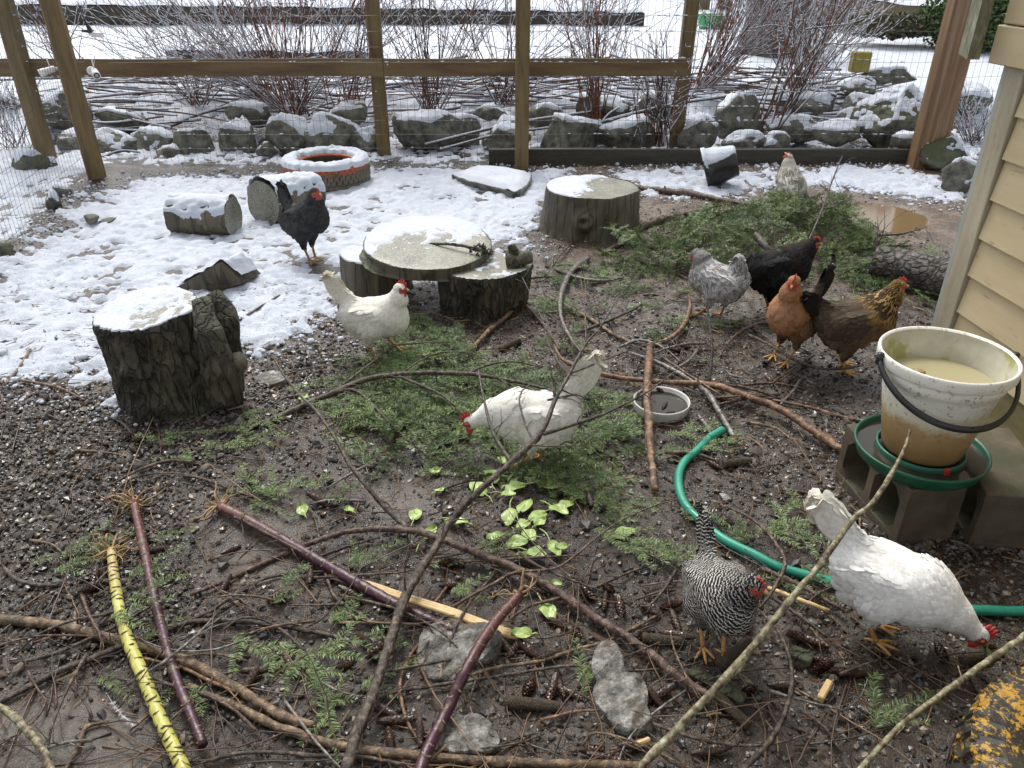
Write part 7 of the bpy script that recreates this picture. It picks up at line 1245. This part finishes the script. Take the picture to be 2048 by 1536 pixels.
LV = [(610, 1030, 3), (706, 1024, 3), (828, 1038, 0), (921, 1045, 1), (905, 1040, 4), (848, 1078, 4), (880, 938, 3), (970, 988, 0), (1002, 985, 1), (1050, 968, 2), (1000, 950, 1), (1035, 950, 3), (1122, 950, 1), (1105, 925, 1), (1145, 1002, 0), (1040, 1022, 2), (1020, 1015, 0), (1092, 1022, 2), (1100, 1010, 0), (1058, 1040, 1), (1048, 1058, 0), (1055, 1078, 0), (1005, 1070, 3), (1100, 1082, 4), (1135, 1092, 3), (1230, 1073, 0), (1053, 1100, 1), (1030, 1118, 4), (1085, 1205, 0), (1064, 1268, 3), (930, 870, 3), (1010, 925, 0), (985, 965, 2), (1070, 1052, 3), (1075, 960, 2), (870, 985, 3), (1100, 1165, 3), (605, 802, 3)]
rg = np.random.default_rng(8)
for k, (x, y, m_) in enumerate(LV):
    if (x, y) == (930, 870): continue
    place_shared(LFM, m_, 'spinach_leaf', 'spinach', x, y, rg.uniform(0, 6.28), .016 + rg.random() * .012 * (1000 < x < 1110), auto(['broad green spinach leaf', 'small green spinach leaf', 'long green spinach leaf', 'tiny green spinach leaf', 'narrow stalked spinach leaf'][m_], x, y, ''), 'leaf', 'spinach leaves', rg.normal() * .12, rg.uniform(1.1, 1.5), True, rg.normal() * .12)
# leaves held in beaks
for (rt_, hd_, dr_, s_), l in ((w2, 'green spinach leaf held in the beak of the centre white hen'), (w4, 'green leaf scrap held in the beak of the pecking white hen')):
    A = rotm(0, 0, rt_.rotation_euler.z); tip = np.array(rt_.location) + A @ ((hd_ + dr_ * .038 + np.array([0, 0, -.008])) * s_); mb = leafmb(9, .036, .028, .008); V = mb.v; R2 = rotm(0, R(70), rt_.rotation_euler.z + .4); mb.v = [v @ R2.T + tip for v in V]; tag(mb.build('spinach_leaf', M['spinach']), l, 'leaf')
# ------------------------------------------------------------------ stones lying in the foreground
def fstone(label, pl, h, mat, seed, name='flat_rock'):
    W_ = np.array([G(a, b) for a, b in pl]); c = W_.mean(0); V, F = ico(5); V = V.copy(); th = np.arctan2(V[:, 1], V[:, 0]); pa = np.arctan2(W_[:, 1] - c[1], W_[:, 0] - c[0]); pr = np.linalg.norm(W_[:, :2] - c[:2], axis=1); o = np.argsort(pa); pa, pr = pa[o], pr[o]; rr = np.interp(th, np.r_[pa[-1] - 6.28318, pa, pa[0] + 6.28318], np.r_[pr[-1], pr, pr[0]])
    hor = np.linalg.norm(V[:, :2], axis=1); prf = np.clip(hor * 1.25, 0, 1) ** .8; q = np.stack([np.cos(th) * rr * prf, np.sin(th) * rr * prf, np.sign(V[:, 2]) * np.abs(V[:, 2]) ** .5 * h], 1); q[:, :2] *= (1 + .10 * fbm(q, 16, 3, seed + 8))[:, None]; q[:, 2] += (.75 * h * fbm(q, 11, 3, seed) - .5 * h * np.abs(fbm(q, 22, 3, seed + 4)) + .22 * h * fbm(q, 60, 3, seed + 2)) * (V[:, 2] > 0) + (q[:, 0] * .12 + q[:, 1] * .1) * (V[:, 2] > 0); q = q + c + [0, 0, Hp(c[0], c[1]) + .004]
    t = thing(name, label, 'stone', (c[0], c[1], 0)); mb = MB(); mb.add(q, F); mb.build('stone', M[mat], t)
fstone('pale wet flat stone below the end of the long purple stalk', [(850, 1280), (930, 1274), (985, 1282), (1002, 1310), (935, 1340), (920, 1362), (880, 1372), (850, 1352), (840, 1310)], .034, 'stone_wet', 1)
fstone('long grey stone half sunk at bottom right of centre', [(1200, 1310), (1235, 1330), (1245, 1365), (1290, 1430), (1300, 1460), (1250, 1475), (1205, 1440), (1192, 1380), (1188, 1330)], .035, 'stone_wet', 2)
fstone('grey stone at the bottom edge beside the right purple stalk', [(885, 1465), (930, 1455), (985, 1480), (1000, 1510), (940, 1520), (880, 1505)], .03, 'stone_wet', 3)
fstone('pale chip of stone right of the left stump', [(510, 762), (560, 755), (575, 768), (530, 774)], .012, 'stone_wet', 5)
# wood chips
for k, (a, b, c, d, w, l) in enumerate([(1640, 1398, 1660, 1362, 14, 'straw coloured wood chip in front of the pecking white hen'), (1580, 1300, 1625, 1318, 30, 'grey chip of wood under the pecking white hen'), (1270, 1490, 1300, 1478, 10, 'pale stick end at the bottom edge'), (1380, 1340, 1490, 1400, 26, 'rotten flat wood under the barred hen')]):
    pa, pb = G(a, b, .022), G(c, d, .022); fr_ = frame(pa, pb - pa); L = np.linalg.norm(pb - pa); r_ = wpx(pa, w); mb = MB(); box(mb, (0, -r_, -.012), (L, r_, .006), M=fr_, bev=.003); tag(mb.build('wood_chip', M['straw' if k in (0, 2) else 'bark_dark'], smooth=False), l, 'wood chip')
# ------------------------------------------------------------------ hose
hp = cp([(1418, 876, .02), (1395, 900, .02), (1368, 925, .02), (1357, 958, .02), (1368, 1005, .02), (1405, 1045, .022), (1450, 1080, .022), (1510, 1110, .022), (1560, 1135, .02), (1640, 1158, .02), (1760, 1190, .016), (1880, 1215, .018), (1980, 1221, .02), (2060, 1222, .022), (2200, 1215, .022)]); hp = smoothpath(hp, 12); mb = MB(); tube(mb, hp, .0128, 14)
t = thing('garden_hose', 'teal green garden hose curving behind the barred hen and white hen', 'hose', hp[0]); mb.build('tube', M['hose'], t); mb = MB(); tube(mb, smoothpath(cp([(1418, 876, .02), (1432, 868, .02), (1445, 860, .02)]), 4), .0145, 12); mb.build('end_cap', M['hose'], t)
# stray grey feather and shell bits
mb = MB(); q = smoothpath(cp([(212, 1385, .02), (235, 1420, .02), (265, 1450, .02)]), 5); tube(mb, q, .0007, 4); rg = np.random.default_rng(2)
for k in range(90): i = rg.integers(3, len(q)); d = rg.normal(size=3); d[2] *= .3; e = q[i] + nrm(d) * .009; w_ = np.cross(nrm(d), [0, 0, 1.]) * .0008; mb.add([q[i] - w_, q[i] + w_, e], [[0, 1, 2]])
tag(mb.build('feather', M['feather_grey'], smooth=False), 'small curled grey feather in the lower left corner', 'feather')

# ------------------------------------------------------------------ crumbs of snow around the edge of the snow cover
x, y, rg = scatter(5200, -3.4, 2.9, 2.3, 6.2, lambda a, b: np.exp(-(np.clip(np.abs(np.maximum(poly_sd(a, b, SNOW_IN[0]), poly_sd(a, b, SNOW_IN[1])) + .04), 0, 9) / .16) ** 2) * .9, 31); n = len(x); V0, F0 = ico(1); s_ = .005 * np.exp(rg.normal(size=n) * .5)
V = V0[None] * (s_[:, None] * rg.uniform(.6, 1.3, (n, 3)) * [1, 1, .7])[:, None] + np.stack([x, y, mud_z(x, y) + s_ * .3 + .003], 1)[:, None]; mb = MB(); mb.add(V.reshape(-1, 3), (F0[None] + (np.arange(n) * len(V0))[:, None, None]).reshape(-1, 3)); tag(mb.build('snow_crumbs', M['snow'], loc=(0, 0, 0)), 'loose crumbs of melting snow at the edge of the snow cover', 'snow', None, 'stuff')
